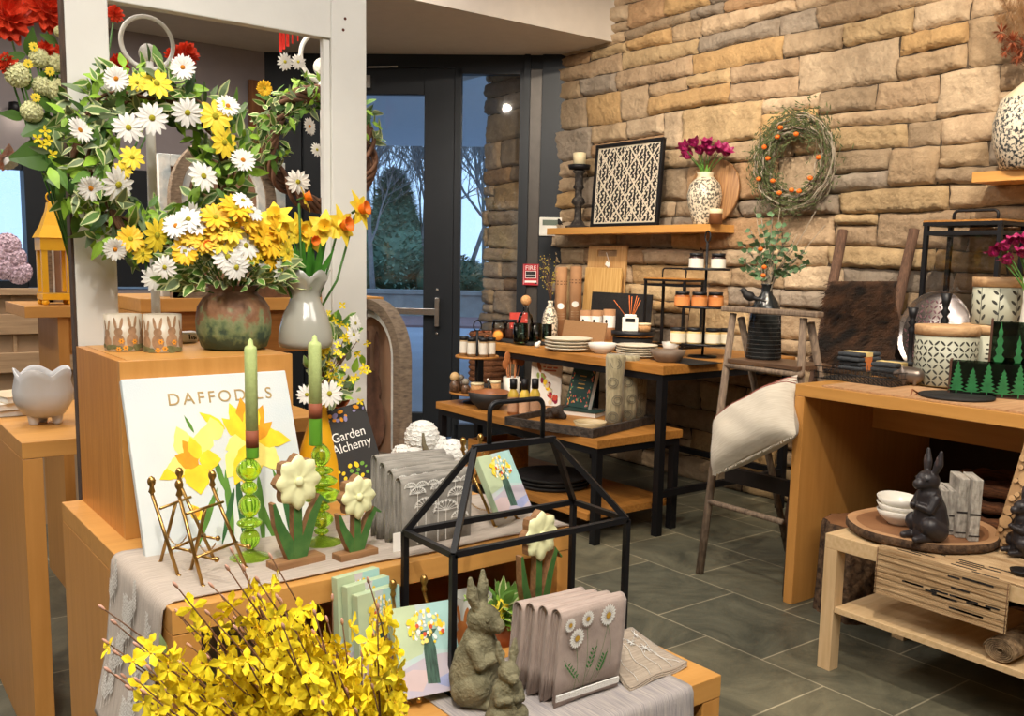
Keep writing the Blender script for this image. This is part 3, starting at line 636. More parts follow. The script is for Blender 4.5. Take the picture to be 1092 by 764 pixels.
# ============================================================ wreaths and their stands behind the frame
def wreath_stand(lab, Y, ringpx, ring_r, ballpx, polepx, ybase, base_z):
    c = atY(*ringpx, Y); b = atY(*ballpx, Y); o = T('wreath_stand', lab, 'stand', (b.x, Y, base_z)); L = lambda v: Vector((v.x-b.x, 0, v.z-base_z))
    m = mpp(c); q = MB(); q.tube([L(c)+Vector((math.cos(a)*ring_r*m, 0, math.sin(a)*ring_r*m)) for a in [2*PI*i/36 for i in range(36)]], 2.4*m, 8, closed=True); q.build('ring_hook', WPNT, o)
    q = MB(); q.sph(L(b), 10*m, 16); q.build('ball_finial', mat('pierced_white', 'DAD6CC', .6, var=.25, sc=60), o)
    zt = L(b).z-.02; q = MB(); q.lathe([(.001, 0), (.07, 0), (.07, .012), (.03, .02), (.012, .05), (.012, zt-.12), (.02, zt-.10), (.02, zt-.09), (.013, zt-.08), (.022, zt-.06), (.022, zt-.045), (.012, zt-.03), (.012, zt)], n=16); q.build('pole', WPNT, o)
    return o
# back console that carries the arch mirror, the stands and the trays
CYB = 3.55; CZ = 1.06
def nz(x, y, Y): return atY(x, y, Y)
cx0, cx1 = nz(150, 330, CYB).x, nz(409, 330, CYB).x
zc_ = nz(250, 318, CYB).z
o = T('console_table', 'long honey maple console behind the white door frame', 'console', (cx0, CYB, 0)); wdt = cx1-cx0
q = MB(); q.bx(0, wdt, 0, .5, zc_-.05, zc_); q.build('tabletop', ORW, o, bevel=.002)
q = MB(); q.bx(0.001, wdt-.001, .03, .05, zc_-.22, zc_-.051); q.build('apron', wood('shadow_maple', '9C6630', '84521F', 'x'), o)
q = MB(); q.bx(0, .05, 0.001, .499, 0, zc_-.051); q.build('side_panel', ORZ, o)
q = MB(); q.bx(wdt-.05, wdt, 0.001, .499, 0, zc_-.051); q.build('side_panel', ORZ, o)
wreath_stand('white metal wreath stand with ring top carrying the daisy wreath', 2.58, (157, 46), 27, (158, 57), None, 0, ZB-.5)
wreath_stand('white metal wreath stand with ring top half hidden by the right frame post', 3.64, (345, 62), 26, (344, 72), None, 0, zc_)
S2 = [x for x in S.objects if x.name.startswith('wreath_stand')]
# pedestal for the first stand
q = MB(); q.bx(-.1, .1, -.08, .08, 0, ZB-.501); tag(q.build('plinth', ORZ, loc=(S2[0].location.x, 2.58, 0), bevel=.003), 'maple plinth behind the tall box under the daisy wreath stand', 'plinth')

def wreath(name, lab, Y, cpx, R, r, flowers, nleaf, seed, vine=0, arcs=(0, 2*PI), twig=None, Lf=.04, lean=0):
    c = atY(*cpx, Y); m = mpp(c); R *= m; r *= m; rnd = random.Random(seed)
    o = T(name, lab, 'wreath', c); q = MB()
    for k in range(7):
        ph = rnd.random()*6; rr_ = r*(.25 if not vine else .42)
        q.tube([((R+rr_*math.cos(a*5+ph))*math.cos(a), rr_*math.sin(a*5+ph), (R+rr_*math.cos(a*5+ph))*math.sin(a)) for a in [2*PI*i/90 for i in range(90)]], .004 if not vine else .009, 6, closed=True)
    q.build('vine_ring', twig or TWIG, o)
    q = MB()
    for i in range(nleaf):
        a = arcs[0]+(arcs[1]-arcs[0])*rnd.random(); t = rnd.random()*2*PI; rr_ = r*math.sqrt(rnd.random()); p = Vector(((R+rr_*math.cos(t))*math.cos(a), rr_*math.sin(t)*.8, (R+rr_*math.cos(t))*math.sin(a)))
        d = Vector((rnd.gauss(0, .7), rnd.gauss(-.2, .5), rnd.gauss(0, .7)))+p.normalized()*.3+Vector((-math.sin(a), 0, math.cos(a)))*.5
        l = Lf*rnd.uniform(.6, 1.25); k = rnd.random(); n_ = (rnd.gauss(0, .5), -1, rnd.gauss(.3, .5))
        if k < .45: q.strip(p, d, n_, l, l*.45, rnd.choice((0, 0, 3)), 4, edge=2, bend=rnd.uniform(-.1, .3))
        elif k < .7: q.strip(p, d, n_, l*.9, l*.42, 4, 4, bend=.2)
        elif k < .85: q.strip(p, d, n_, l, l*.4, 0, 4, bend=.2)
        else: q.strip(p, d, n_, l*1.1, l*.4, rnd.choice((1, 3)), 4)
    q.build('foliage', LM, o)
    for (x, y, rad, me) in flowers:
        p = atY(x, y, Y-r*.95); tw = Vector((rnd.gauss(0, .35), -1, rnd.gauss(.1, .3))); nm = 'daisy' if me in (DAW, DAW2) else 'yellow_daisy'
        inst(nm, me, o, face(p-c, tw, rad*mpp(p), rnd.random()*6))
    return o
F1 = [(124, 84, 13, DAW2), (195, 72, 13, DAW2), (162, 126, 17, DAW), (137, 136, 16, DAW), (200, 120, 16, DAW), (85, 139, 14, DAW2), (243, 113, 12, DAW2), (217, 188, 16, DAW), (259, 171, 13, DAW2), (97, 201, 13, DAW2), (126, 197, 19, DAW), (123, 266, 12, DAW2), (165, 297, 14, DAW), (203, 230, 15, DAW), (188, 242, 13, DAW2),
      (167, 89, 17, DAY), (230, 124, 18, DAY), (239, 152, 16, DAY), (141, 168, 13, DAY), (139, 255, 14, DAY2), (167, 251, 18, DAY), (195, 272, 15, DAY), (152, 271, 11, DAY), (131, 181, 10, DAY), (146, 88, 10, DAY)]
W1 = wreath('daisy_wreath', 'large wreath of white and yellow daisies with variegated leaves on the white frame', 2.335, (168, 176), 76, 32, F1, 820, 11, Lf=.05)
F2 = [(282, 94, 8, DAY2), (330, 135, 9, DAW2), (318, 194, 13, DAW), (338, 160, 8, DAW), (304, 66, 9, DAW), (318, 66, 8, DAW)]
W2 = wreath('grapevine_wreath', 'brown grapevine wreath with white blossoms hanging behind the right frame post', 3.54, (343, 160), 58, 17, F2, 420, 12, vine=1, Lf=.055, arcs=(.2, 3.4), twig=mat('grapevine', '6A4B38', .85, var=.35, sc=30))
for o_ in (W2,): pass
# ============================================================ ON THE TALL BOX
POTG = mat('mossy_stoneware', '94683F', .75, col2='3A4A34', sc=9, bump=.5, bsc=120, contrast=(.40, .62))
def vase_thing(name, lab, cat, base, prof, mt, z=None, n=32, mod=None, part='body', rz=0, group=None):
    o = T(name, lab, cat, base, rz, group); q = MB(); q.lathe(prof, n=n, mod=mod); q.build(part, mt, o); return o
def profwall(pr, t=.004):
    """closed thin wall from an outer profile"""
    return [(0.0005, pr[0][1])]+pr+[(max(.001, r-t), z) for r, z in reversed(pr) if z > pr[0][1]+t*.5]+[(0.0005, pr[0][1]+t)]
b = at(250, 372, ZB); m = mpp(b); R = 39*m; Hh = up(b, 304)-ZB
# pot: two-tone glaze by height belongs to the pot itself
m_, nt, bs = nodes('two_tone_stoneware'); t = nt.nodes.new('ShaderNodeTexCoord'); sp_ = nt.nodes.new('ShaderNodeSeparateXYZ'); n = nt.nodes.new('ShaderNodeTexNoise'); n.inputs['Scale'].default_value = 38; n.inputs['Detail'].default_value = 8
ad = nt.nodes.new('ShaderNodeMath'); ad.operation = 'MULTIPLY_ADD'; ad.inputs[1].default_value = .20; r = nt.nodes.new('ShaderNodeValToRGB'); nt.links.new(t.outputs['Object'], sp_.inputs[0]); nt.links.new(t.outputs['Object'], n.inputs['Vector'])
nt.links.new(n.outputs['Fac'], ad.inputs[0]); nt.links.new(sp_.outputs[2], ad.inputs[2]); sc_ = nt.nodes.new('ShaderNodeMath'); sc_.operation = 'MULTIPLY'; sc_.inputs[1].default_value = 1/(Hh+.17); nt.links.new(ad.outputs[0], sc_.inputs[0]); nt.links.new(sc_.outputs[0], r.inputs[0])
e = r.color_ramp.elements; e[0].position = .0; e[0].color = hx('2F4232'); e[1].position = 1; e[1].color = hx('7A4F35')
for ps, cc in ((.36, '33483A'), (.43, '66764F'), (.52, '7F8760'), (.60, '8A6244'), (.78, '6B4A34')): k = e.new(ps); k.color = hx(cc)
nt.links.new(r.outputs[0], bs.inputs['Base Color']); bs.inputs['Roughness'].default_value = .6; bp = nt.nodes.new('ShaderNodeBump'); bp.inputs['Strength'].default_value = .7; bp.inputs['Distance'].default_value = .006; nt.links.new(n.outputs['Fac'], bp.inputs['Height']); nt.links.new(bp.outputs[0], bs.inputs['Normal'])
pot = vase_thing('stoneware_pot', 'round mossy green and brown stoneware pot on the tall box', 'pot', b, profwall([(R*.72, 0), (R*.86, Hh*.04), (R*.98, Hh*.25), (R, Hh*.45), (R*.95, Hh*.66), (R*.8, Hh*.80), (R*.66, Hh*.86), (R*.62, Hh*.93), (R*.68, Hh*.98), (R*.67, Hh)]), m_, n=40)
o = T('daisy_bouquet', 'full bouquet of yellow and white daisies in the round stoneware pot', 'bouquet', (b.x, b.y, ZB+Hh*.6)); c0 = Vector(o.location); rnd = random.Random(3)
q = MB()
for i in range(430):
    a = rnd.random()*2*PI; el = rnd.uniform(-.22, 1.0); rr_ = R*rnd.uniform(1.0, 1.75); p = Vector((rr_*math.cos(a)*math.cos(el), rr_*math.sin(a)*math.cos(el)*.8, Hh*.45+R*1.25*math.sin(el)+.01))
    d = Vector((math.cos(a), math.sin(a)-.3, rnd.uniform(-.7, .5))); l = rnd.uniform(.028, .05); q.strip(p, d, (rnd.gauss(0, .4), -1, rnd.gauss(.4, .4)), l, l*.55, rnd.choice((0, 3, 0)), 4, edge=2, bend=.1)
q.build('foliage', LM, o); q = MB()
FB = [(230, 232, 16, DAY2), (251, 222, 17, DAY2), (262, 235, 14, DAY2), (217, 254, 16, DAY2), (238, 257, 15, DAY), (277, 250, 17, DAY2), (275, 264, 14, DAY), (286, 258, 19, DAY2), (296, 246, 14, DAY2), (306, 268, 16, DAY), (222, 262, 13, DAFO), (198, 268, 15, DAY2), (246, 246, 15, DAY), (232, 246, 14, DAY2), (268, 272, 13, DAY), (290, 276, 13, DAY2), (205, 252, 13, DAY2),
      (243, 274, 17, DAW), (262, 262, 15, DAW), (259, 214, 12, DAW), (269, 226, 12, DAW), (199, 258, 14, DAW), (201, 234, 15, DAW), (188, 241, 14, DAW2), (300, 288, 14, DAW), (212, 240, 12, DAW), (176, 285, 13, DAW), (252, 285, 15, DAW)]
for x, y, rad, me in FB:
    dd = b.y-R*(1.55-.5*abs(x-248)/60); p = atY(x, y, dd); tw = Vector(((x-248)/70, -1, (262-y)/60+.25)); inst({DAW: 'daisy', DAW2: 'daisy', DAFO: 'daffodil'}.get(me, 'yellow_daisy'), me, o, face(p-c0, tw, rad*mpp(p), rnd.random()*6))
    q.tube([p-c0, (p-c0)*.5+Vector((0, .01, .0)), (0, 0, Hh*.2)], .0016, 4)
q.build('stems', DKGRN, o)
# rabbit mugs
MUGM = mat('mug_cream', 'B9AD99', .35, var=.06, sc=20); RBM = mat('rabbit_brown', '9A7A5C', .7, var=.25, sc=60); MGRN = mat('meadow_green', '6F6F48', .8, var=.35, sc=80); ORF = mat('small_orange', 'DE962E', .7)
def oval(cx, cz, rx, rz, n=14, rot=0): return [(cx+rx*math.cos(2*PI*i/n)*math.cos(rot)-rz*math.sin(2*PI*i/n)*math.sin(rot), cz+rx*math.cos(2*PI*i/n)*math.sin(rot)+rz*math.sin(2*PI*i/n)*math.cos(rot)) for i in range(n)]
def wrap(mb, outline, R, mi, lift=.0006):
    """flat outline in (arc length, height) wrapped on an upright cylinder, front = -y; fan of thin faces"""
    cx = sum(p[0] for p in outline)/len(outline); cz = sum(p[1] for p in outline)/len(outline); f = lambda s_, z: ((R+lift)*math.sin(s_/R), -(R+lift)*math.cos(s_/R), z)
    for i in range(len(outline)):
        a, b_ = outline[i], outline[(i+1) % len(outline)]; m2 = lambda t, p: (cx+(p[0]-cx)*t, cz+(p[1]-cz)*t)
        mb.add([f(cx, cz), f(*m2(.5, a)), f(*m2(.5, b_))], [(0, 1, 2)], mi, True); mb.add([f(*m2(.5, a)), f(*a), f(*b_), f(*m2(.5, b_))], [(0, 1, 2, 3)], mi, True)
def rabbit_print(mb, s0, z0, h, R, mi, lift=.0006, only=None):
    w = h*.5
    for (cx, cz, rx, rz_, ro) in ((0, .22, .19, .24, 0), (0, .52, .13, .13, 0), (-.09, .78, .045, .20, .18), (.09, .78, .045, .20, -.18)): wrap(mb, oval(s0+cx*h, z0+cz*h, rx*h, rz_*h, 14, ro), R, mi, lift)
def mug(lab, px_, w_px, yt, base_y, turn):
    bb = at(px_, base_y, ZB); m = mpp(bb); R = w_px/2*m; h = up(bb, yt+3)-ZB; o = T('rabbit_mug', lab, 'mug', bb, math.atan2(-bb.x, bb.y)+turn*0)
    q = MB(); q.lathe(profwall([(R*.97, 0), (R, h*.04), (R, h)], .003), n=32); q.build('cup', MUGM, o)
    q = MB(); 
    for s_, h_ in ((-R*.95, .78), (-R*.25, .85), (R*.5, .9), (R*1.2, .8)): rabbit_print(q, s_, h*.1, h*h_, R, 0)
    rr2 = random.Random(px_)
    for _ in range(16): wrap(q, oval(rr2.uniform(-1.3, 1.3)*R, rr2.uniform(.04, .16)*h, R*.2, h*.06), R, 1, .0009)
    for s_, z_ in ((-.1, .28), (-.25, .06), (.6, .26), (.1, .1)):
        for k in range(6): a = k*PI/3; wrap(q, oval(R*s_+R*.09*math.cos(a), h*(z_+.02)+R*.09*math.sin(a), R*.07, R*.045, 8, a), R, 2, .0013)
        wrap(q, oval(R*s_, h*(z_+.02), R*.04, R*.04, 8), R, 3, .0017)
    q.build('rabbit_print', [RBM, MGRN, ORF, TWIG], o); return o
mug('cream mug printed with rabbits, leftmost of the two on the tall box', 132, 38, 332, 374, 0)
mug('cream mug printed with rabbits, nearer the round stoneware pot', 174, 39, 332, 375, 0)
# small white sign lying on the box
p = at(198, 366, ZB); o = T('script_block', 'small white block with script beside the stoneware pot', 'block', p, .3); q = MB(); q.bx(-.05, .03, -.015, .015, 0, .03); q.build('block', WPNT, o, bevel=.008)
q = MB(); [q.add([(x_, -.0155, z_), (x_+.004, -.0155, z_), (x_+.003, -.0155, z_+h_), (x_-.001, -.0155, z_+h_)], [(0, 1, 2, 3)]) for x_, z_, h_ in ((.0, .010, .013), (.007, .010, .007), (.013, .009, .009), (.018, .010, .005))]; q.build('script_marks', BLK, o)
# frosted glass tulip vase and daffodils
FRO = mat('frosted_glass', 'D3D2C6', .18, trans=.45, var=0, coat=.5); b = at(327, 372, ZB)
b = at(326, 371, ZB)
m = mpp(b); H = up(b, 292)-ZB
pr = [(.75, 0), (.95, .02), (1.0, .1), (.96, .25), (.8, .45), (.6, .6), (.52, .69), (.56, .77), (.74, .88), (.92, 1.0)]
R = 29*m; vz = vase_thing('frosted_vase', 'pale frosted glass vase with scalloped flower rim holding daffodils', 'vase', b, profwall([(r_*R, z_*H) for r_, z_ in pr], .003), FRO, n=48, mod=lambda a, r_, z_, i: (r_, z_+(z_ > H*.85)*(abs(math.sin(a*3.5))-.5)*H*.12))
o = T('daffodil_bunch', 'bunch of yellow and orange daffodils standing in the frosted vase', 'bouquet', (b.x, b.y, ZB+.02)); c0 = Vector(o.location); q = MB(); q2 = MB()
for x, y, rad, me, tw in ((294, 232, 21, DAF, (-.4, -.5, .5)), (324, 211, 17, DAFO, (.9, -.5, .35)), (320, 248, 22, DAF, (.3, -1, .2)), (346, 243, 20, DAF, (-.5, -1, .3)), (364, 241, 23, DAFO, (.55, -1, .2)), (383, 224, 22, DAFO, (.7, -1, .3)), (302, 243, 16, DAF, (-.3, -1, .1)), (334, 256, 15, DAFO, (0, -1, -.1))):
    p = atY(x, y, b.y-.03+.02*((x*7) % 3)); inst('daffodil', me, o, face(p-c0, tw, rad*mpp(p), x)); d0 = Vector((.0+(x-330)*.0002, 0, .03)); q.tube([d0, Vector((d0.x*3+(p.x-c0.x)*.35, 0, H*.8)), (p-c0)-Vector(tw).normalized()*.012-Vector((0, 0, .01))], .003, 6)
for i in range(16):
    a = rnd.uniform(-.5, .75); L_ = rnd.uniform(.10, .17); q2.strip((rnd.uniform(-.012, .02), rnd.uniform(-.02, .01), H*.55), (math.sin(a)*.8, rnd.uniform(-.2, .2), 1), (.2, -1, 0), L_, .016, 0, 5, bend=-.05, tipw=.2)
q.build('stems', DKGRN, o); q2.build('leaves', mat('daffodil_leaf', '3E7A24', .5, var=.2, sc=30), o)

# ============================================================ DAFFODILS canvas
def lean(o, ang): o.rotation_euler.x = ang
p0 = at(158, 597, ZM); topz = atY(138, 405, 2.004); h = math.hypot(topz.z-ZM, 2.0-p0.y); w = (atY(312, 395, 2.0).x-atY(138, 405, 2.0).x)
ang = -math.atan2(2.018-.012-p0.y, topz.z-ZM)
CNV = mat('canvas_white', 'DADBD6', .8, col2='C6CFD2', sc=4, contrast=(.35, .6), bump=.08, bsc=300)
cv = T('daffodil_picture', 'large canvas of painted yellow daffodils leaning on the tall box', 'picture', (p0.x-.004, p0.y, ZM+.003), tilt=(ang, 0, 0))
q = MB(); q.bx(0, w, 0, .018, 0, h); q.build('canvas', CNV, cv, bevel=.002)
q = MB(); q.bx(.002, w-.002, .002, .017, -.003, 0); q.build('dark_edge', BLK, cv)
GOLD = mat('printed_gold', 'A98E5A', .6, var=.1); TEALP = mat('printed_teal', '8FB9B4', .7, var=.1)
# picture coordinates from the photo's own corners
def pic(x, y):
    """measured point on the canvas plane -> local (x,z)"""
    d = ray(x, y); M_ = Matrix.Translation(cv.location) @ Matrix.Rotation(ang, 4, 'X'); o_ = M_.translation; nn = (M_.to_3x3() @ Vector((0, 1, 0))); t = (o_-CAM).dot(nn)/d.dot(nn); l = M_.inverted() @ (CAM+d*t); return l.x, l.z
ta, tb = pic(180, 429), pic(288, 418)
text('DAFFODILS', (tb[0]-ta[0])*.165, GOLD, 'lettering', cv, Matrix.Translation(((ta[0]+tb[0])/2, -.0012, (ta[1]+tb[1])/2)) @ Matrix.Rotation(PI/2, 4, 'X'), .0003, spc=1.28)
PY1 = mat('paint_yellow', 'F2CE2A', .8, var=.14, sc=30); PY2 = mat('paint_light_yellow', 'F6E27A', .8, var=.1, sc=25); PO = mat('paint_orange', 'E79A1C', .8, var=.15, sc=40); PG = mat('paint_green', '55802E', .8, var=.3, sc=20); PG2 = mat('paint_dark_green', '2E5A2C', .8, var=.2)
def ppoly(mb, pts, mi, k): mb.add([(x, -.0006-.0004*k, z) for x, z in pts], [tuple(range(len(pts)))], mi)
def ppetal(mb, x0, y0, x1, y1, wpx, mi, k, n=9):
    a = Vector(pic(x0, y0)); b_ = Vector(pic(x1, y1)); d = b_-a; L_ = d.length; s_ = Vector((-d.y, d.x))/L_; w_ = wpx*.0018; pts = []
    for sg in (1, -1):
        rng = range(n+1) if sg == 1 else range(n-1, 0, -1)
        for i in rng: t = i/n; pts.append(tuple(a+d*t+s_*(sg*w_/2*math.sin(PI*t**.8)*(1+.08*math.sin(t*20+x0)))))
    ppoly(mb, pts, mi, k)
q = MB()
for a in ((262, 505, 300, 590, 9, 3, 0), (252, 500, 262, 588, 8, 4, .2), (240, 500, 250, 585, 8, 3, .4), (250, 520, 236, 585, 7, 4, .6), (232, 520, 205, 598, 8, 3, 0), (275, 505, 282, 590, 9, 3, .8), (228, 487, 243, 530, 7, 3, .3), (207, 462, 196, 443, 4, 3, .4), (290, 500, 318, 560, 8, 3, .5), (300, 500, 310, 575, 8, 4, .7)): ppetal(q, *a)
# left bloom
for a in ((205, 492, 170, 512, 22, 0, 1), (205, 492, 188, 455, 26, 1, 1.3), (212, 488, 222, 452, 24, 1, 1.6), (212, 492, 236, 490, 24, 0, 1.9), (208, 494, 214, 528, 30, 0, 2.2), (202, 494, 178, 500, 24, 1, 2.4), (232, 470, 224, 445, 22, 1, 1.2), (214, 498, 198, 516, 24, 0, 2.5)): ppetal(q, *a)
for a in ((212, 496, 186, 486, 20, 2, 2.8), (211, 492, 194, 470, 17, 2, 3.0), (212, 490, 202, 466, 15, 0, 3.2)): ppetal(q, *a)
# right bloom
for a in ((262, 468, 236, 446, 18, 0, 1), (265, 470, 240, 480, 26, 1, 1.3), (266, 472, 242, 510, 34, 1, 1.6), (268, 472, 262, 520, 34, 0, 1.9), (268, 470, 300, 502, 30, 1, 2.2), (270, 465, 310, 470, 24, 0, 2.3), (268, 476, 250, 518, 24, 0, 2.4), (240, 458, 212, 440, 12, 0, .9)): ppetal(q, *a)
for a in ((262, 470, 244, 430, 20, 0, 2.8), (264, 470, 256, 424, 22, 2, 3.0), (266, 470, 270, 424, 22, 0, 3.2), (268, 468, 280, 432, 18, 2, 3.1), (268, 470, 290, 450, 16, 2, 3.3), (262, 472, 250, 440, 12, 0, 3.4)): ppetal(q, *a)
for a in ((214, 555, 203, 538, 14, 0, 1), (211, 552, 207, 540, 8, 2, 1.4)): ppetal(q, *a)
q.build('painted_daffodils', [PY1, PY2, PO, PG, PG2], cv)

# ============================================================ brass easels
def easel(lab, loc, w, h, rz=0, spread=.14, tb=.04, group='brass easels', led=.28):
    """three-legged brass display easel, front towards -y"""
    o = T('brass_easel', lab, 'easel', loc, rz, group); r = .0034; f = lambda t: (w*.5+(w*.37-w*.5)*t, tb*t, h*t)
    for s_ in (-1, 1):
        q = MB(); a = Vector((s_*w*.5, 0, 0)); x, y, z = f(1); b_ = Vector((s_*x, y, z-.034)); q.tube([a, b_], r, 8); q.sph(a+Vector((0, 0, .003)), r*1.5, 8); q.lathe([(r, 0), (r*1.9, .004), (r*1.3, .010), (r*1.2, .014), (r*2.2, .020), (r*2.3, .025), (r*1.5, .031), (.0004, .034)], c=b_, n=12); q.build('front_leg', BRASS, o)
    x, y, z = f(.68); q = MB(); q.tube([(0, y, z), (0, spread, 0)], r, 8); q.sph((0, spread, .003), r*1.4, 8); q.build('rear_leg', BRASS, o)
    for t in (.68, led): x, y, z = f(t); q = MB(); q.tube([(-x, y, z), (x, y, z)], r*.85, 8); q.build('crossbar', BRASS, o)
    for s_ in (-1, 1):
        q = MB(); x, y, z = f(led); q.tube([(s_*x*.8, y, z), (s_*x*.8, y-.035, z-.002)], r*.8, 8); q.sph((s_*x*.8, y-.037, z-.001), r*1.6, 8); q.build('ledge_peg', BRASS, o)
    q = MB(); x, y, z = f(led+.06)
    pts = [Vector((0, y+(spread*.8-y)*i/16, z-.02*math.sin(PI*i/16))) for i in range(17)]
    for i in range(16): d = (pts[i+1]-pts[i]); c = (pts[i]+pts[i+1])/2; q.tube([c+d*.65*math.cos(a)+(Vector((.0018, 0, 0)) if i % 2 else Vector((0, 0, .0018)))*math.sin(a) for a in [PI*k/4 for k in range(8)]], .0006, 4, closed=True)
    q.build('chain', BRASS, o); return o
def easel_px(lab, lx, ly, rx, ry, ytop, zz, spread=.085, tb=.066):
    a = at(lx, ly, zz); b_ = at(rx, ry, zz); c = (a+b_)/2; d = b_-a; rz = math.atan2(d.y, d.x); n_ = Vector((-math.sin(rz), math.cos(rz), 0)); tp = c+n_*tb
    return easel(lab, (c.x, c.y, zz), d.length, up(tp, ytop)-zz, rz, spread, tb), c, rz
easel_px('empty brass easel farther from the green candlesticks, in front of the daffodil picture', 191, 617, 229, 598, 503, ZM)
easel_px('empty brass easel beside the left green candlestick', 217, 628, 263, 608, 506, ZM)

# ============================================================ glass candlesticks and tapers
GRG = mat('green_glass', 'BDEB4A', .03, trans=.86, ior=1.45, var=0); CAND = mat('candle_green', 'B9C983', .6, var=.06, sc=150, bump=.2, bsc=300); CAND2 = mat('candle_deep_green', '5E9A2A', .5, var=.05); BAND = mat('candle_band', '8A4A30', .7, var=.1)
def candle(lab, tip, btm, wpx, bandy, b, zb_):
    zt = up(b, tip); m = mpp(b); R = wpx/2*m; o = T('taper_candle', lab, 'candle', (b.x, b.y, zb_)); H = zt-zb_; z1 = up(b, bandy[1])-zb_; z2 = up(b, bandy[0])-zb_
    q = MB(); q.lathe([(.0005, z1), (R, z1), (R, H-.022), (R*.9, H-.017), (R*.45, H-.013), (R*.35, H-.004), (.0005, H)], n=24); q.build('wax', CAND, o)
    q = MB(); q.lathe([(.0005, 0), (R*.98, 0), (R*1.02, .002), (R*1.02, z1)], n=24); q.build('lower_wax', CAND2, o)
    q = MB(); q.lathe([(R*1.01, z1), (R*1.04, z1), (R*1.04, z2), (R*1.0, z2)], n=24); q.build('paper_band', BAND, o)
def stick(lab, b, ytop, segs, foot):
    m = mpp(b); H = up(b, ytop)-ZM; o = T('glass_candlestick', lab, 'candlestick', b); q = MB()
    pr = [(.0005, 0), (foot*m, 0), (foot*m, .003), (foot*m*.75, .008), (foot*m*.3, .016), (.006, .022)]
    zz = .022; tot = sum(s_[1] for s_ in segs); sc_ = (H-.022)/tot
    for r_, hh_ in segs:
        for i in range(1, 9): t = i/8; pr.append((.0065+(r_*m-.0065)*math.sin(PI*t)**.8, zz+hh_*sc_*t))
        zz += hh_*sc_
    pr += [(.0075, H-.001), (.0005, H-.001)]
    q.lathe(pr, n=32, mod=lambda a, r_, z_, i: (r_*(1+(.035*math.sin(a*18) if 0 < i < 4 else 0)), z_)); q.build('stem', GRG, o)
    q = MB(); q.lathe([(.0145, H-.022), (.016, H-.004), (.0145, H)], n=20)
    return H
bA = at(267, 597, ZM); HA = stick('slim green glass candlestick beside the brass easels', bA, 489, [(13, 26), (9, 14), (11.5, 27), (13.5, 12), (10.5, 24)][::-1], 25)
candle('green taper candle in the slim left candlestick', 361, 489, 13, (459, 477), bA+Vector((.008, 0, 0)), ZM+HA)
bB = at(343, 581, ZM); HB = stick('wide tiered green glass candlestick behind the larger wooden daffodil', bB, 474, [(10, 24), (13, 9), (17, 14), (22, 18), (9, 8), (13, 18), (8, 8)][::-1], 25)
candle('green taper candle in the wide tiered candlestick', 357, 474, 13.5, (430, 446), bB+Vector((-.012, 0, 0)), ZM+HB)

# ============================================================ wooden daffodils
MANGO = wood('mango_wood', '9A724C', '7A5636', 'x', 8, .6); GPAINT = mat('brushed_green_paint', '2F5E2C', .5, col2='4B7338', sc=40, contrast=(.4, .75)); CREM = mat('cream_enamel', 'E6E6B4', .3, var=.03)
def wood_daffodil(lab, b, x, yt, w_px, rz, zz):
    m = mpp(b); H = up(b, yt)-zz; R = w_px/2*m; o = T('wooden_daffodil', lab, 'ornament', b, rz, 'wooden daffodil ornaments'); bt = .018
    q = MB(); q.bx(-R*1.08, R*1.08, -R*.42, R*.42, 0, bt); q.build('base', MANGO, o, bevel=.002)
    cz = H-R; t = .017
    q = MB()
    def band(pts, ws):
        """flat curved leaf outline around a centre line"""
        L_, Rr = [], []
        for i, p in enumerate(pts):
            p = Vector(p); a = Vector(pts[max(0, i-1)]); c_ = Vector(pts[min(len(pts)-1, i+1)]); d = (c_-a).normalized(); s_ = Vector((-d.y, d.x)); L_.append(tuple(p+s_*ws[i])); Rr.append(tuple(p-s_*ws[i]))
        return Rr+L_[::-1]
    s = R
    q.prism(band([(0, bt), (0, cz-R*.5)], [.2*s, .17*s]), t, (0, -t/2, 0), mi=0, mside=1); q.build('stem', [GPAINT, MANGO], o)
    hl = cz-R*.75-bt
    q = MB(); q.prism(band([(-.1*s, bt), (-.45*s, bt+hl*.3), (-.8*s, bt+hl*.65), (-1.0*s, bt+hl*1.0)], [.30*s, .24*s, .17*s, .06*s]), t, (0, -t/2+.001, 0), mi=0, mside=1); q.build('leaf', [GPAINT, MANGO], o)
    q = MB(); q.prism(band([(.1*s, bt), (.42*s, bt+hl*.35), (.72*s, bt+hl*.72), (1.05*s, bt+hl*.98), (1.4*s, bt+hl*.86)], [.28*s, .22*s, .18*s, .14*s, .04*s]), t, (0, -t/2+.001, 0), mi=0, mside=1); q.build('leaf', [GPAINT, MANGO], o)
    out = []
    for i in range(8):
        for k, (da, rr_) in enumerate(((-.39, .84), (-.2, .96), (0, 1.06), (.2, .96))): a = 2*PI*i/8-PI/2+da; out.append((R*rr_*math.cos(a)*.94, cz+R*rr_*math.sin(a)*(1.08 if i == 0 else 1.0)))
    q = MB(); q.prism(out, t, (0, -t/2-.002, 0), mi=0); q.build('blossom_back', MANGO, o)
    q = MB(); yf = -t/2-.002
    n_ = len(out)
    rings = [(1.0, -.001), (.93, -.006), (.6, -.005), (.3, -.004)]; vs = []
    for (f_, dy) in rings:
        for i, (x_, z_) in enumerate(out): groove = .0012 if i % 4 == 0 else (-.0006 if i % 4 == 2 else 0); vs.append((x_*f_, yf+dy+groove, cz+(z_-cz)*f_))
    vs.append((0, yf-.004, cz)); fs = [(j*n_+i, j*n_+(i+1) % n_, (j+1)*n_+(i+1) % n_, (j+1)*n_+i) for j in range(3) for i in range(n_)]+[(3*n_+i, 3*n_+(i+1) % n_, 4*n_) for i in range(n_)]
    q.add(vs, fs, 0, True); q.sph((0, yf-.005, cz), (R*.19, .006, R*.19), 16); q.build('blossom_front', CREM, o)
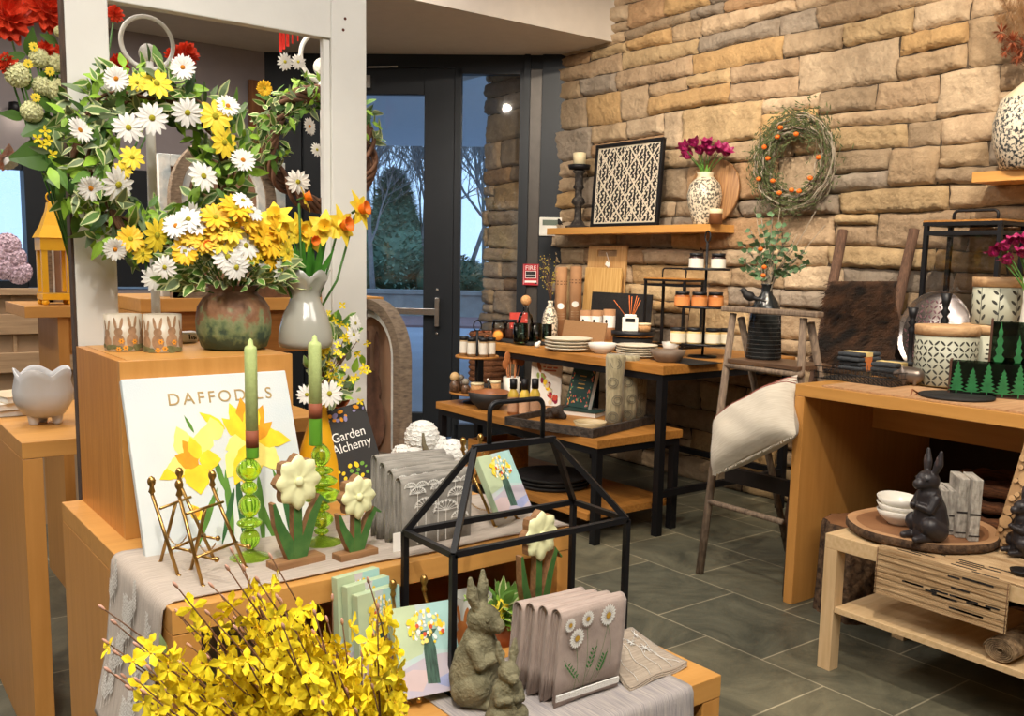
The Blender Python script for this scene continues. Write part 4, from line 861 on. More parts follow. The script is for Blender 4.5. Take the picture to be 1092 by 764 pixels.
wood_daffodil('largest wooden daffodil with cream blossom, in front of the green candlesticks', at(316, 604, ZM), 316, 485, 55, .12, ZM)
wood_daffodil('smaller wooden daffodil with cream blossom, beside the grey towels', at(379, 596, ZM), 379, 507, 44, .12, ZM)
wood_daffodil('wooden daffodil with cream blossom standing inside the black garden lantern', Vector((1.19, 1.487, ZL)), 596, 545, 50, .12, ZL)
# ============================================================ REST OF THE CENTRAL DISPLAY
WTH = mat('weathered_wood', '8C7A66', .85, col2='5E5044', sc=14, stretch=(3, 3, 12), bump=.3, bsc=60); CHIP = mat('chipped_white', 'D9D8D2', .8, col2='8FA3AE', sc=14, contrast=(.3, .6), bump=.3); BRN = mat('brown_board', '8A6A52', .8, var=.15, sc=8)
def archpoly(w, h, n=14, inset=0):
    w = w-2*inset; R = w/2; p = [(-R, inset), (R, inset)]
    ry = R*1.15
    return p+[(R*math.cos(PI*i/n), h-inset-ry+ry*math.sin(PI*i/n)) for i in range(n+1)]
def archring(mb, w, h, wi, t, y0, mi, n=24, inset=0):
    a = archpoly(w, h, n, inset)[1:]; b_ = archpoly(w, h, n, inset+wi)[1:]; a = [(w/2-inset, inset)]+a+[(-w/2+inset, inset)]; b_ = [(w/2-inset-wi, inset+wi*0)]+b_+[(-w/2+inset+wi, inset)]
    for i in range(len(a)-1):
        p = [a[i], a[i+1], b_[i+1], b_[i]]
        if (Vector(p[0])-Vector(p[1])).length < 1e-6: continue
        vs = [(x, y0, z) for x, z in p]+[(x, y0+t, z) for x, z in p]
        mb.add(vs, [(0, 1, 2, 3), (7, 6, 5, 4), (0, 4, 5, 1), (3, 2, 6, 7)], mi)
def arch_frame(lab, loc, rz, w, h, t, tiltx=0, rabbit=False, chipw=.03):
    o = T('arched_frame', lab, 'frame', loc, rz, 'arched wooden frames'); o.rotation_euler = (tiltx, 0, rz)
    q = MB(); archring(q, w, h, w*.10, t, -t/2, 0); q.bx(-w/2+.001, w/2-.001, -t/2, t/2, 0, w*.09, 0); q.build('frame', WTH, o)
    q = MB(); archring(q, w, h, chipw, t*.6, -t/2+t*.25, 0, inset=w*.10); q.build('painted_liner', CHIP, o)
    q = MB(); q.prism(archpoly(w, h, 20, w*.1), t*.15, (0, t*.25, 0), u=(1, 0, 0)); q.build('backing', BRN, o)
    if rabbit:
        q = MB()
        for k, (cx, cz, rx, rz_, ro) in enumerate(((0, .28, .17, .2, 0), (.02, .52, .10, .11, 0), (-.05, .74, .035, .16, .1), (.07, .74, .035, .16, -.1))):
            q.add([(x*w*1.2, -t*.02+.0-.001*k, z) for x, z in [(a_, b2*h*.9) for a_, b2 in oval(cx, cz, rx, rz_)]], [tuple(range(14))], 0)
        q.build('rabbit_picture', mat('rabbit_paint', '5F4232', .8, var=.4, sc=30), o)
    return o
# arch behind the white frame
a = atY(242, 310, 2.9); wA = atY(300, 250, 2.9).x-atY(186, 250, 2.9).x; hA = atY(245, 146, 2.9).z-ZB+.1
cy_ = CYB+.02
a = atY(244, 300, cy_); wA = atY(300, 230, cy_).x-atY(187, 230, cy_).x; hA = atY(244, 146, cy_).z-zc_
arch_frame('large weathered arched frame with white liner on the console behind the daisy wreath', (a.x, cy_+.04, zc_), 0, wA, hA, .04, chipw=.03)
sx0, sx1, sz1 = atY(171, 240, 3.72).x, atY(305, 240, 3.72).x, atY(240, 169, 3.72).z
o = T('square_frame', 'chipped white square frame standing behind the weathered arched frame', 'frame', ((sx0+sx1)/2, 3.72, zc_)); ww, hh = sx1-sx0, sz1-zc_
for nm, args in (('stile', (-ww/2, -ww/2+.045, 0, .035, 0, hh)), ('stile', (ww/2-.045, ww/2, 0, .035, 0, hh)), ('rail', (-ww/2+.045, ww/2-.045, 0, .035, hh-.045, hh)), ('rail', (-ww/2+.045, ww/2-.045, 0, .035, 0, .045))):
    q = MB(); q.bx(*args); q.build(nm, CHIP, o, bevel=.002)
q = MB(); q.bx(-ww/2+.04, ww/2-.04, .02, .03, .04, hh-.04); q.build('backing', BRN, o)
# brown trays on the console
o = T('wooden_tray', 'shallow dark wooden tray on the console behind the frosted vase', 'tray', ((atY(262, 310, CYB).x+atY(345, 310, CYB).x)/2, CYB+.02, zc_)); q = MB(); q.bx(-.16, .16, -.01, .0, .0, .045); q.bx(-.16, .16, .24, .25, 0, .045); q.bx(-.16, -.15, .001, .239, 0, .0445); q.bx(.15, .16, .001, .239, 0, .0445); q.build('rim', TWIG, o); q = MB(); q.bx(-.149, .149, .001, .239, .001, .006); q.build('bottom', TWIG, o)
# right arch with the rabbit, seen at a slant
b = at(400, 500, ZM); hB = up(b, 329)-ZM
Af = arch_frame('narrow weathered arched frame with a brown rabbit picture, behind the garden book', (b.x+.045, b.y+.10, ZM), math.radians(-79), .30, hB+.022, .045, tiltx=0, rabbit=True, chipw=.022)
# yellow vase + copper bell + bouquet
YG = mat('amber_yellow_glaze', 'D9A11A', .3, var=.08); b = at(341, 524, ZM); m = mpp(b); H = up(b, 432)-ZM
vase_thing('yellow_vase', 'amber yellow conical vase behind the right candlestick', 'vase', b, profwall([(28*m, 0), (30*m, .01), (24*m, H*.35), (13*m, H*.75), (8*m, H*.95), (9*m, H)], .004), YG)
o = T('mixed_bouquet', 'small bouquet of forsythia and white daisies rising from the yellow vase', 'bouquet', (b.x, b.y, ZM+H*.9)); c0 = Vector(o.location); rnd = random.Random(8); q = MB()
q.T = None
for i in range(150):
    x = rnd.gauss(354, 17); y = rnd.uniform(335, 432); 
    if abs(x-354) > 34: continue
    p = atY(x, y, b.y+rnd.uniform(-.05, .04)); l = rnd.uniform(.02, .042); q.strip(p-c0, (rnd.gauss(0, .7), rnd.gauss(-.2, .4), rnd.gauss(.2, .7)), (rnd.gauss(0, .5), -1, .3), l, l*.5, rnd.choice((0, 3, 4, 0)), 4, edge=rnd.choice((2, 2, None)), bend=.15)
q.build('foliage', LM, o); q = MB()
for i in range(14):
    x = 354+rnd.uniform(-32, 32); y = rnd.uniform(330, 400); p = atY(x, y, b.y+rnd.uniform(-.04, .02))-c0; q.tube([(0, 0, -.02), (p.x*.3, p.y, p.z*.5), p], .0013, 4)
q.build('stems', TWIG, o)
for i in range(46):
    x = rnd.gauss(358, 18); y = rnd.gauss(377, 22); p = atY(x, y, b.y-.055); inst('forsythia_blossom', FOR, o, face(p-c0, (rnd.gauss(0, .5), -1, rnd.gauss(0, .5)), .011, rnd.random()*6))
for x, y, rr_ in ((351, 420, 15), (327, 421, 11), (377, 357, 10), (379, 345, 9)): p = atY(x, y, b.y-.075); inst('daisy', DAW, o, face(p-c0, ((x-352)/60, -1, .1), rr_*mpp(p)))
COP = mat('copper_patina', '8A4A26', .35, .8, var=.2, sc=30)
b2 = at(372, 520, ZM); H2 = up(b2, 432)-ZM
o = T('copper_mug', 'dark copper mug lying open behind the white daisy, on a small brown block', 'mug', (b2.x+.035, b2.y+.17, ZM)); q = MB(); q.bx(-.045, .045, -.03, .03, 0, H2-.035); q.build('block', BRN, o, bevel=.004)
q = MB(); q.T = Matrix.Translation((0, -.01, H2-.0)) @ Matrix.Rotation(math.radians(80), 4, 'X'); q.lathe(profwall([(.026, -.04), (.033, -.03), (.034, .0), (.035, .035)], .003)); q.build('cup', COP, o)

# garden book
pb = at(366, 548, ZM)
bl, br, tl, tr_ = (350, 520), (410, 497), (346, 455), (393, 440)
BC = mat('book_charcoal', '2A2827', .5, var=.05); PGE = mat('book_spine_green', '8FBF4A', .6, var=.1)
ctr = at(380, 524, ZM); m = mpp(ctr); bwid = 47*m*1.06; bhei = 84*m*1.05
o = T('garden_book', 'dark book titled Garden Alchemy standing tilted behind the small wooden daffodil', 'book', (ctr.x+.006, ctr.y-.035, ZM+.014)); o.rotation_euler = (-.25, -math.radians(14), math.radians(-14))
q = MB(); q.bx(-bwid/2, bwid/2, 0, .022, 0, bhei); q.build('pages', PAPER, o)
q = MB(); q.bx(-bwid/2-.001, bwid/2+.001, -.002, 0, -.002, bhei+.002); q.bx(-bwid/2-.001, bwid/2+.001, .022, .024, -.002, bhei+.002); q.build('cover', BC, o)
q = MB(); q.bx(-bwid/2-.003, -bwid/2-.001, -.002, .024, -.002, bhei+.002); q.build('spine', PGE, o)
PWH = mat('printed_white', 'F2F0EA', .6, var=0)
text('Garden\nAlchemy', bwid*.28, PWH, 'lettering', o, Matrix.Translation((0, -.0026, bhei*.60)) @ Matrix.Rotation(PI/2, 4, 'X'), .0003, sx_=.86)
q = MB(); PCL = [mat('print_green', '6FA03A', .7), mat('print_lilac', '8D86B4', .7), PY1, PO]
for i in range(34):
    t = rnd.random(); x = (t-.5)*bwid*.92; z = bhei*(.86+.11*rnd.random()) if i % 2 else bhei*(.06+.26*rnd.random()); r_ = rnd.uniform(.0025, .006)
    q.add([(a_, -.0025-.00005*i, b_) for a_, b_ in oval(x, z, r_, r_*rnd.uniform(.9, 1.7), 10, rnd.random()*3)], [tuple(range(10))], i % 4)
q.build('cover_picture', PCL, o)
# white knobbed ceramic pumpkin
KN = mat('white_knit_ceramic', 'E4E2DC', .55, var=.04, bump=.9, bsc=95)
b = at(462, 533, ZM+0); b = at(456, 540, ZM); m = mpp(b)
o = T('knobbed_ornament', 'white textured cluster of round ceramic lobes with a driftwood stem behind the grey towels', 'ornament', (b.x+.02, b.y+.08, ZM)); c0 = Vector(o.location)
for x, y, r_, dy in ((450, 467, 19, .04), (429, 486, 12, .0), (441, 489, 12, -.02), (482, 485, 17, .0), (466, 478, 14, .03)):
    p = atY(x, y, c0.y+dy); q = MB(); rr_ = r_*mpp(p)
    q.sph(p-c0, (rr_, rr_*.9, rr_), 24, k=16); 
    for k in range(7):
        z = rr_*(-.75+.25*k); rad = math.sqrt(max(0, rr_*rr_-z*z))*1.0; q.tube([((p-c0).x+rad*math.cos(a), (p-c0).y+rad*math.sin(a)*.9, (p-c0).z+z+.0022*math.sin(a*14+k*2)) for a in [2*PI*i/56 for i in range(56)]], .0015, 5, closed=True)
    q.build('lobe', KN, o)
q = MB(); pp = atY(466, 500, c0.y-.03)-c0; q.lathe([(.001, 0), (.06, 0), (.07, .03), (.06, pp.z-.0), (.03, pp.z+.01), (.001, pp.z+.01)], n=20); q.build('body', KN, o)
q = MB(); P1 = [atY(x, y, c0.y-.05)-c0 for x, y in ((470, 500), (456, 486), (452, 474), (451, 462))]; q.tube(P1, [.012, .010, .006, .003], 10); q.build('stem', mat('driftwood', '6F6650', .9, var=.3, sc=40, bump=.5), o)

# ---- folded towels
GRL = linen('grey_linen', '9B968D', '77736C'); PNK = linen('pinkish_taupe_linen', 'B5A297', 'A08E84')
def towel(name, lab, loc, rz, w, h, t, mt, seed, group, tiltx=0, layers=3):
    """one folded cloth standing on its edges, fold on top"""
    o = T(name, lab, 'towel', loc, rz, group); o.rotation_euler = (tiltx, 0, rz); rnd = random.Random(seed); q = MB()
    lt = t/layers
    for l in range(layers):
        R = t/2-l*lt*.5
        if R < .0015: break
        prof = [(-R, .004*l), (-R*1.02, h*.3), (-R, h*.7), (-R, h-R-l*.004)]+[(-R*math.cos(PI*i/8), h-R-l*.004+R*math.sin(PI*i/8)) for i in range(1, 8)]+[(R, h-R-l*.004), (R, h*.6), (R*1.03, h*.3), (R, .006*l)]
        n = 14; vs = []; ww = w/2-.002*l
        for i in range(n+1):
            x = -ww+2*ww*i/n
            for (y, z) in prof: vs.append((x+rnd.uniform(-.0004, .0004), y+.0022*math.sin(x*26+seed+z*14)*(z < h*.9), z+.002*math.sin(x*18+seed)))
        k = len(prof); q.add(vs, [(i*k+j, i*k+j+1, (i+1)*k+j+1, (i+1)*k+j) for i in range(n) for j in range(k-1)], 0, True)
    c = q.build('cloth', mt, o); s_ = c.modifiers.new('solid', 'SOLIDIFY'); s_.thickness = .0022; s_.offset = 0
    return o
def umbel(mb, x, z, r, y, rnd, stalk=.08, mi=0):
    def ln(a, b, w_):
        a = Vector(a); b = Vector(b); d = (b-a).normalized(); s_ = Vector((-d.z, 0, d.x))*w_; mb.add([a-s_, b-s_, b+s_, a+s_], [(0, 1, 2, 3)], mi)
    ln((x, y, z-stalk), (x, y, z), .0006)
    for i in range(9):
        a = PI*(.05+.9*i/8); e = (x+r*math.cos(a), y, z+r*math.sin(a)*.7); ln((x, y, z), e, .0005)
        for k in range(4): b_ = a+(k-1.5)*.5; ln(e, (e[0]+r*.28*math.cos(b_), y, e[2]+r*.28*math.sin(b_)), .0006)
fA, fB = at(428, 588, ZM), at(502, 574, ZM); wT = (fB-fA).length; rzT = math.atan2(fB.y-fA.y, fB.x-fA.x); hT = up(fA, 512)-ZM
cen = (fA+fB)/2; bk_ = Vector((-math.sin(rzT), math.cos(rzT), 0)); rnd = random.Random(2)
for i in range(4):
    t = .026; p = cen+bk_*(.014+i*.0275)
    o = towel('grey_towel', ['front grey linen towel with white wildflower print on the middle table', 'second grey linen towel, directly behind the front printed one', 'third grey linen towel of the row behind the lantern', 'rearmost grey linen towel, touching the white lobed ornament'][i], (p.x-.004*i, p.y, ZM+.003), rzT, wT, hT+.010*i, t, GRL, i, 'grey linen towels', 0)
    q = MB(); y = -t/2-.0045
    if i == 0:
        for x_, z_, r_ in ((-.03, .085, .022), (.02, .07, .026), (.048, .10, .02), (-.05, .115, .016), (.0, .12, .015), (.055, .05, .018)): umbel(q, x_, z_, r_, y, rnd, z_-.006)
    for k in range(6): umbel(q, -wT/2+.02+k*wT/6.3, hT+.010*i-.022, .012, y+.001, rnd, .012)
    q.build('printed_flowers', PETW, o)
q = MB(); q.T = None
b = cen+bk_*.06; o = T('linen_tag_holder', 'small white price tag hanging at the left corner of the grey towels', 'tag', (fA.x-.018, fA.y-.012, ZM)); q.bx(-.009, .009, -.001, 0, .0, .045); q.build('card', PAPER, o)

# ---- small paintings
PBG = mat('pastel_painting', 'A9D2CC', .8, col2='C9BFC2', sc=6, stretch=(1, 1, 1.2), contrast=(.38, .6)); EDG = mat('canvas_edge_green', 'C3C79A', .8, col2='A6BFA0', sc=10, contrast=(.3, .7))
LAV = mat('paint_lavender', 'C0B4B6', .8, col2='B3AFC4', sc=18, contrast=(.3, .7)); TQ = mat('paint_turquoise', 'A3C9C4', .8, var=.1, sc=15); GRP = mat('paint_pale_green', 'B9C8A2', .8, var=.1, sc=15); VSG = mat('paint_vase', '4F6F60', .8, col2='2E4038', sc=30, stretch=(8, 1, 1)); BLU = mat('paint_blue', '9AA2C8', .8, var=.15, sc=20); REDP = mat('paint_red', 'D65A3A', .8); PNKP = mat('paint_pink', 'CDB8B8', .8, var=.1)
def painting(name, lab, M, w, h, t, group='small flower-vase paintings'):
    o = bpy.data.objects.new(name, None); COL.objects.link(o); o.matrix_world = M; tag(o, lab, 'painting', group)
    q = MB(); q.bx(-w/2, w/2, 0, t, 0, h); q.build('canvas', EDG, o, bevel=.0015)
    q = MB(); k = [0]; rnd = random.Random(11)
    def P(pts, mi): k[0] += 1; q.add([(x*w, -.0003-.00003*k[0], z*h) for x, z in pts], [tuple(range(len(pts)))], mi)
    P([(-.5, 0), (.5, 0), (.5, 1), (-.5, 1)], 0); P([(-.5, .38), (-.1, .45), (.0, .6), (-.1, 1), (-.5, 1)], 2); P([(.02, .5), (.5, .42), (.5, 1), (.1, 1), (.0, .7)], 3)
    P([(-.5, 0), (.5, 0), (.5, .40), (.2, .42), (-.1, .40), (-.5, .30)], 1); P([(-.5, .1), (-.2, .05), (.0, .25), (-.3, .3), (-.5, .26)], 4)
    P([(.05, .10), (.22, .04), (.5, .12), (.5, .22), (.3, .20), (.1, .16)], 5); P([(-.10, .12), (.10, .10), (.13, .5), (.10, .58), (-.04, .58), (-.07, .5)], 6)
    P([(-.06, .5), (.12, .5), (.10, .62), (.2, .7), (-.16, .7), (-.05, .6)], 6)
    for i in range(80):
        a = rnd.random()*6.28; r_ = math.sqrt(rnd.random()); x = .04+.30*r_*math.cos(a); z = .74+.19*r_*math.sin(a); s_ = rnd.uniform(.02, .04); P(oval(x, z, s_, s_*.8, 7, rnd.random()*3), rnd.choice((7, 7, 8, 9)))
    for i in range(7):
        x = -.3+.6*rnd.random(); z = .62+.22*rnd.random(); P(oval(x, z, .05, .035, 7, rnd.random()*3), 8)
    for x, z in ((-.12, .76), (.28, .66), (-.02, .66), (.1, .73)): P(oval(x, z, .03, .026, 8), 10)
    q.build('painted_vase_of_flowers', [PBG, LAV, GRP, TQ, PNKP, BLU, VSG, PWH, PY1, PY2, REDP], o); return o
def painting_on_easel(lab, elab, bl, br_, tl, zz, lift, d=.02, t=.018, tb=.045, spread=.10, thick=None):
    A = at(*bl, zz+lift); B = at(*br_, zz+lift); u = (B-A); w = u.length; u.normalize(); nrm = Vector((u.y, -u.x, 0)); 
    # lean so that the top-left corner matches: solve height and lean angle
    best = None
    for ia in range(0, 30):
        la = math.radians(ia)
        for ih in range(60):
            h = w*(.9+ih*.015); p = A-nrm*(h*math.sin(la))+Vector((0, 0, h*math.cos(la))); x, y = prj(p); e_ = (x-tl[0])**2+(y-tl[1])**2
            if best is None or e_ < best[0]: best = (e_, la, h)
    _, la, h = best; up_ = (-nrm*math.sin(la)+Vector((0, 0, math.cos(la)))); bk2 = up_.cross(u); bk2 = -bk2 if bk2.dot(nrm) > 0 else bk2; mid = (A+B)/2
    M = Matrix((tuple(list(x) for x in zip(u, bk2, up_, mid)))).to_4x4() if False else Matrix(((u.x, bk2.x, up_.x, mid.x), (u.y, bk2.y, up_.y, mid.y), (u.z, bk2.z, up_.z, mid.z), (0, 0, 0, 1)))
    painting('flower_painting', lab, M, w, h, t)
    if elab:
        rz = math.atan2(u.y, u.x); eh = h*math.cos(la)+.035+lift; base = mid-nrm*.026; tbk = eh*math.tan(la)
        if True: easel(elab, (base.x, base.y, zz), w*.72, eh, rz, tbk+.05, tbk, led=max(.06, (lift-.004)/eh))
    return M, w, h, la
painting_on_easel('small painting of a flower vase on the brass easel of the middle table', 'brass easel holding the small painting on the middle table', (534, 552), (567, 541), (508, 488), ZM, .035)
painting_on_easel('small painting of a flower vase on the front brass easel, lowest table', 'brass easel holding the front painting on the lowest table', (432, 747), (497, 733), (403, 652), ZL, .022, t=.024)
# wire stand with three spare paintings
A0 = at(384, 737, ZL)
for i in range(3):
    pass
A = at(385, 734, ZL+.01); B = at(427, 718, ZL+.01); u = (B-A).normalized(); w = .098; nrm = Vector((u.y, -u.x, 0)); hS = .128
la = .06; up_ = (-nrm*math.sin(la)+Vector((0, 0, math.cos(la)))); bk2 = -up_.cross(u) if up_.cross(u).dot(nrm) > 0 else up_.cross(u)
hS = (up(A, 640)-ZL-.01)
for i in range(3):
    mid = A+u*w*.5-nrm*(.023*i)+Vector((0, 0, .004)); mid -= u*.006*i
    M = Matrix(((u.x, bk2.x, up_.x, mid.x), (u.y, bk2.y, up_.y, mid.y), (u.z, bk2.z, up_.z, mid.z), (0, 0, 0, 1)))
    painting('flower_painting', ['spare flower-vase painting at the front of the wire stand', 'spare flower-vase painting in the middle of the wire stand', 'spare flower-vase painting at the back of the wire stand'][i], M, w, hS+.012*i, .019)
o = T('wire_stand', 'thin steel wire stand holding three spare paintings', 'stand', (A.x+u.x*w/2, A.y+u.y*w/2, ZL), math.atan2(u.y, u.x)); q = MB(); r = .0015
q.tube([(-w*.45, -.008, .06), (-w*.45, -.008, .003), (w*.45, -.008, .003), (w*.45, -.008, .06)], r, 6); q.build('front_loop', SIL, o); q = MB()
q.tube([(-w*.45, -.008, .003), (-w*.45, .075, .003), (-w*.45, .075, .09)], r, 6); q.build('side_wire', SIL, o); q = MB(); q.tube([(w*.45, -.008, .003), (w*.45, .075, .003), (w*.45, .075, .09)], r, 6); q.build('side_wire', SIL, o)

# ---- black garden lantern (open house frame)
o = T('garden_lantern', 'open black metal house-shaped garden lantern frame with top handle on the lowest table', 'lantern', (1.12, 1.457, ZL)); hw, hd, he, hr = .216, .086, .272, .434
t = .0115; cs = [(-hw, -hd), (hw, -hd), (hw, hd), (-hw, hd)]
for x, y in cs: q = MB(); q.bar((x, y, 0), (x, y, he), t, upv=(0, 1, 0)); q.build('post', BLK, o)
for z in (he, t/2):
    q = MB()
    for i in range(4): a = cs[i]; b_ = cs[(i+1) % 4]; q.bar((*a, z), (*b_, z), t)
    q.build('eave_frame' if z == he else 'bottom_frame', BLK, o)
rx0, rx1, ry = 1.03-1.12, 1.228-1.12, 1.49-1.457
for (x, y), X in zip(cs, (rx0, rx1, rx1, rx0)): q = MB(); q.bar((x, y, he), (X, ry, hr), t); q.build('rafter', BLK, o)
q = MB(); q.bar((rx0-.004, ry, hr), (rx1+.004, ry, hr), t*1.1); q.build('ridge', BLK, o)
hx0, hx1 = rx0+.035, rx1-.028; q = MB(); hh = .088; pts = [Vector((hx0, ry, hr))]+[Vector((hx0+.018-.018*math.cos(a), ry, hr+hh-.018+.018*math.sin(a))) for a in [PI/2*i/6 for i in range(7)]]+[Vector((hx1-.018+.018*math.sin(a), ry, hr+hh-.018+.018*math.cos(a))) for a in [PI/2*i/6 for i in range(7)]]+[Vector((hx1, ry, hr))]
q.tube(pts, .0052, 10); q.build('handle', BLK, o)

# ---- stone rabbits
STN = mat('mossy_cast_stone', '8A8468', .95, col2='57523C', sc=26, bump=.6, bsc=140, contrast=(.3, .65))
def rabbit(lab, loc, H, rz, mt, group, style='stand', head=0, vox=None, fat=1.0):
    o = T('rabbit_figurine', lab, 'rabbit figurine', loc, rz, group); h = H; F_ = fat
    pr = [((-.03*h, 0, .19*h), (-.02*h, 0, .32*h), .19*h*F_, .165*h*F_), ((-.02*h, 0, .32*h), (.01*h, 0, .48*h), .165*h*F_, .125*h*F_), ((.01*h, 0, .50*h), (.03*h, 0, .60*h), .105*h*F_, .095*h),
          ((.03*h, 0, .645*h), (.06*h, 0, .65*h), .115*h, .11*h), ((.11*h, 0, .625*h), (.155*h, 0, .615*h), .080*h, .060*h),
          ((-.03*h, -.11*h, .12*h), (.06*h, -.12*h, .17*h), .12*h*F_, .11*h), ((-.03*h, .11*h, .12*h), (.06*h, .12*h, .17*h), .12*h*F_, .11*h), ((.0, -.10*h, .045*h), (.22*h, -.10*h, .035*h), .05*h, .038*h), ((.0, .10*h, .045*h), (.22*h, .10*h, .035*h), .05*h, .038*h),
          ((.02*h, -.12*h, .47*h), (.09*h, -.13*h, .35*h), .055*h, .048*h), ((.09*h, -.13*h, .35*h), (.17*h, -.04*h, .385*h), .042*h, .035*h), ((.02*h, .12*h, .47*h), (.09*h, .13*h, .35*h), .055*h, .048*h), ((.09*h, .13*h, .35*h), (.17*h, .04*h, .385*h), .042*h, .035*h),
          ((0, 0, .06*h), (-.06*h, 0, .07*h), .15*h*F_, .13*h*F_), ((-.20*h, 0, .10*h), (-.21*h, 0, .1*h), .065*h, .055*h)]
    ears = []
    for s_ in (-1, 1):
        for dy in (-.012, .012): ears += [((.015*h, (s_*.055)*h, .72*h), (-.01*h, (s_*.085+dy)*h, .84*h), .030*h, .040*h), ((-.01*h, (s_*.085+dy)*h, .84*h), (-.02*h, (s_*.10+dy*.3)*h, .975*h), .040*h, .016*h)]
    q = blob('body', pr+ears, mt, o, vox or h/110, 5)
    q = MB()
    for s_ in (-1, 1): q.sph((.12*h, s_*.088*h, .672*h), .015*h, 8)
    q.build('eye', BLK if mt is not STN else mt, o)
    q = MB()
    for s_ in (-1, 1): q.sph((.022*h, s_*.090*h, .85*h), (.010*h, .020*h, .075*h), 10)
    q.build('inner_ear', mt if mt is STN else mat('worn_brown_ear', '4A3A38', .7, var=.2), o)
    return o
b = at(512, 752, ZL); hR = up(b, 614)-ZL
rabbit('large mossy stone rabbit standing beside the front painting', (b.x, b.y+.01, ZL+.004), hR, math.radians(-62), STN, 'mossy stone rabbits')
b2_ = at(537, 800, ZL); b2_ = Vector((b2_.x, 1.20, ZL)); b2_ = atY(537, 796, 1.20)
pB = atY(540, 742, 1.215); hS2 = 0.0
pB = Vector((pB.x, 1.215, ZL)); hS2 = up(pB, 684)-ZL
rabbit('smaller mossy stone rabbit at the front, cut by the bottom edge', (pB.x, pB.y, ZL+.004), hS2, math.radians(-100), STN, 'mossy stone rabbits')
# rabbit votive and greenery behind it
bv = at(503, 688, ZL); m = mpp(bv); hv = up(bv, 634)-ZL; o = T('rabbit_votive', 'frosted votive glass printed with an orange rabbit behind the large stone rabbit', 'votive', bv, math.atan2(-bv.x, bv.y)); R = 21*m
q = MB(); q.lathe(profwall([(R*.96, 0), (R, .005), (R, hv)], .003), n=32); q.build('glass', FRO, o); q = MB(); rabbit_print(q, -R*.5, hv*.05, hv*.85, R, 0); q.build('rabbit_print', mat('orange_rabbit', 'B8743C', .6, var=.15), o)
bp_ = at(538, 692, ZL); bp_ = Vector((bp_.x+.01, bp_.y+.03, ZL)); o = T('potted_greenery', 'small pot of variegated leaves and yellow blossoms behind the stone rabbit', 'plant', bp_); rnd = random.Random(14)
q = MB(); q.lathe(profwall([(.028, 0), (.034, .05)], .003), n=20); q.build('pot', mat('terracotta', '9C5A38', .8, var=.15), o)
q = MB()
for i in range(130):
    a = rnd.random()*2*PI; r_ = rnd.uniform(.005, .035); l = rnd.uniform(.03, .055); q.strip((r_*math.cos(a)-.012, r_*math.sin(a), .04+rnd.random()*.06), (math.cos(a)*1.0, math.sin(a), rnd.uniform(-.1, 1.2)), (rnd.gauss(0, .4), -1, .6), l, l*.5, rnd.choice((0, 4, 4, 0)), 4, edge=rnd.choice((2, None)), bend=.2)
q.build('foliage', LM, o)
for i in range(10): inst('yellow_daisy', DAY, o, face((rnd.gauss(-.02, .028), -.03+rnd.gauss(0, .01), .05+rnd.random()*.05), (rnd.gauss(0, .5), -1, .3), .014, i))

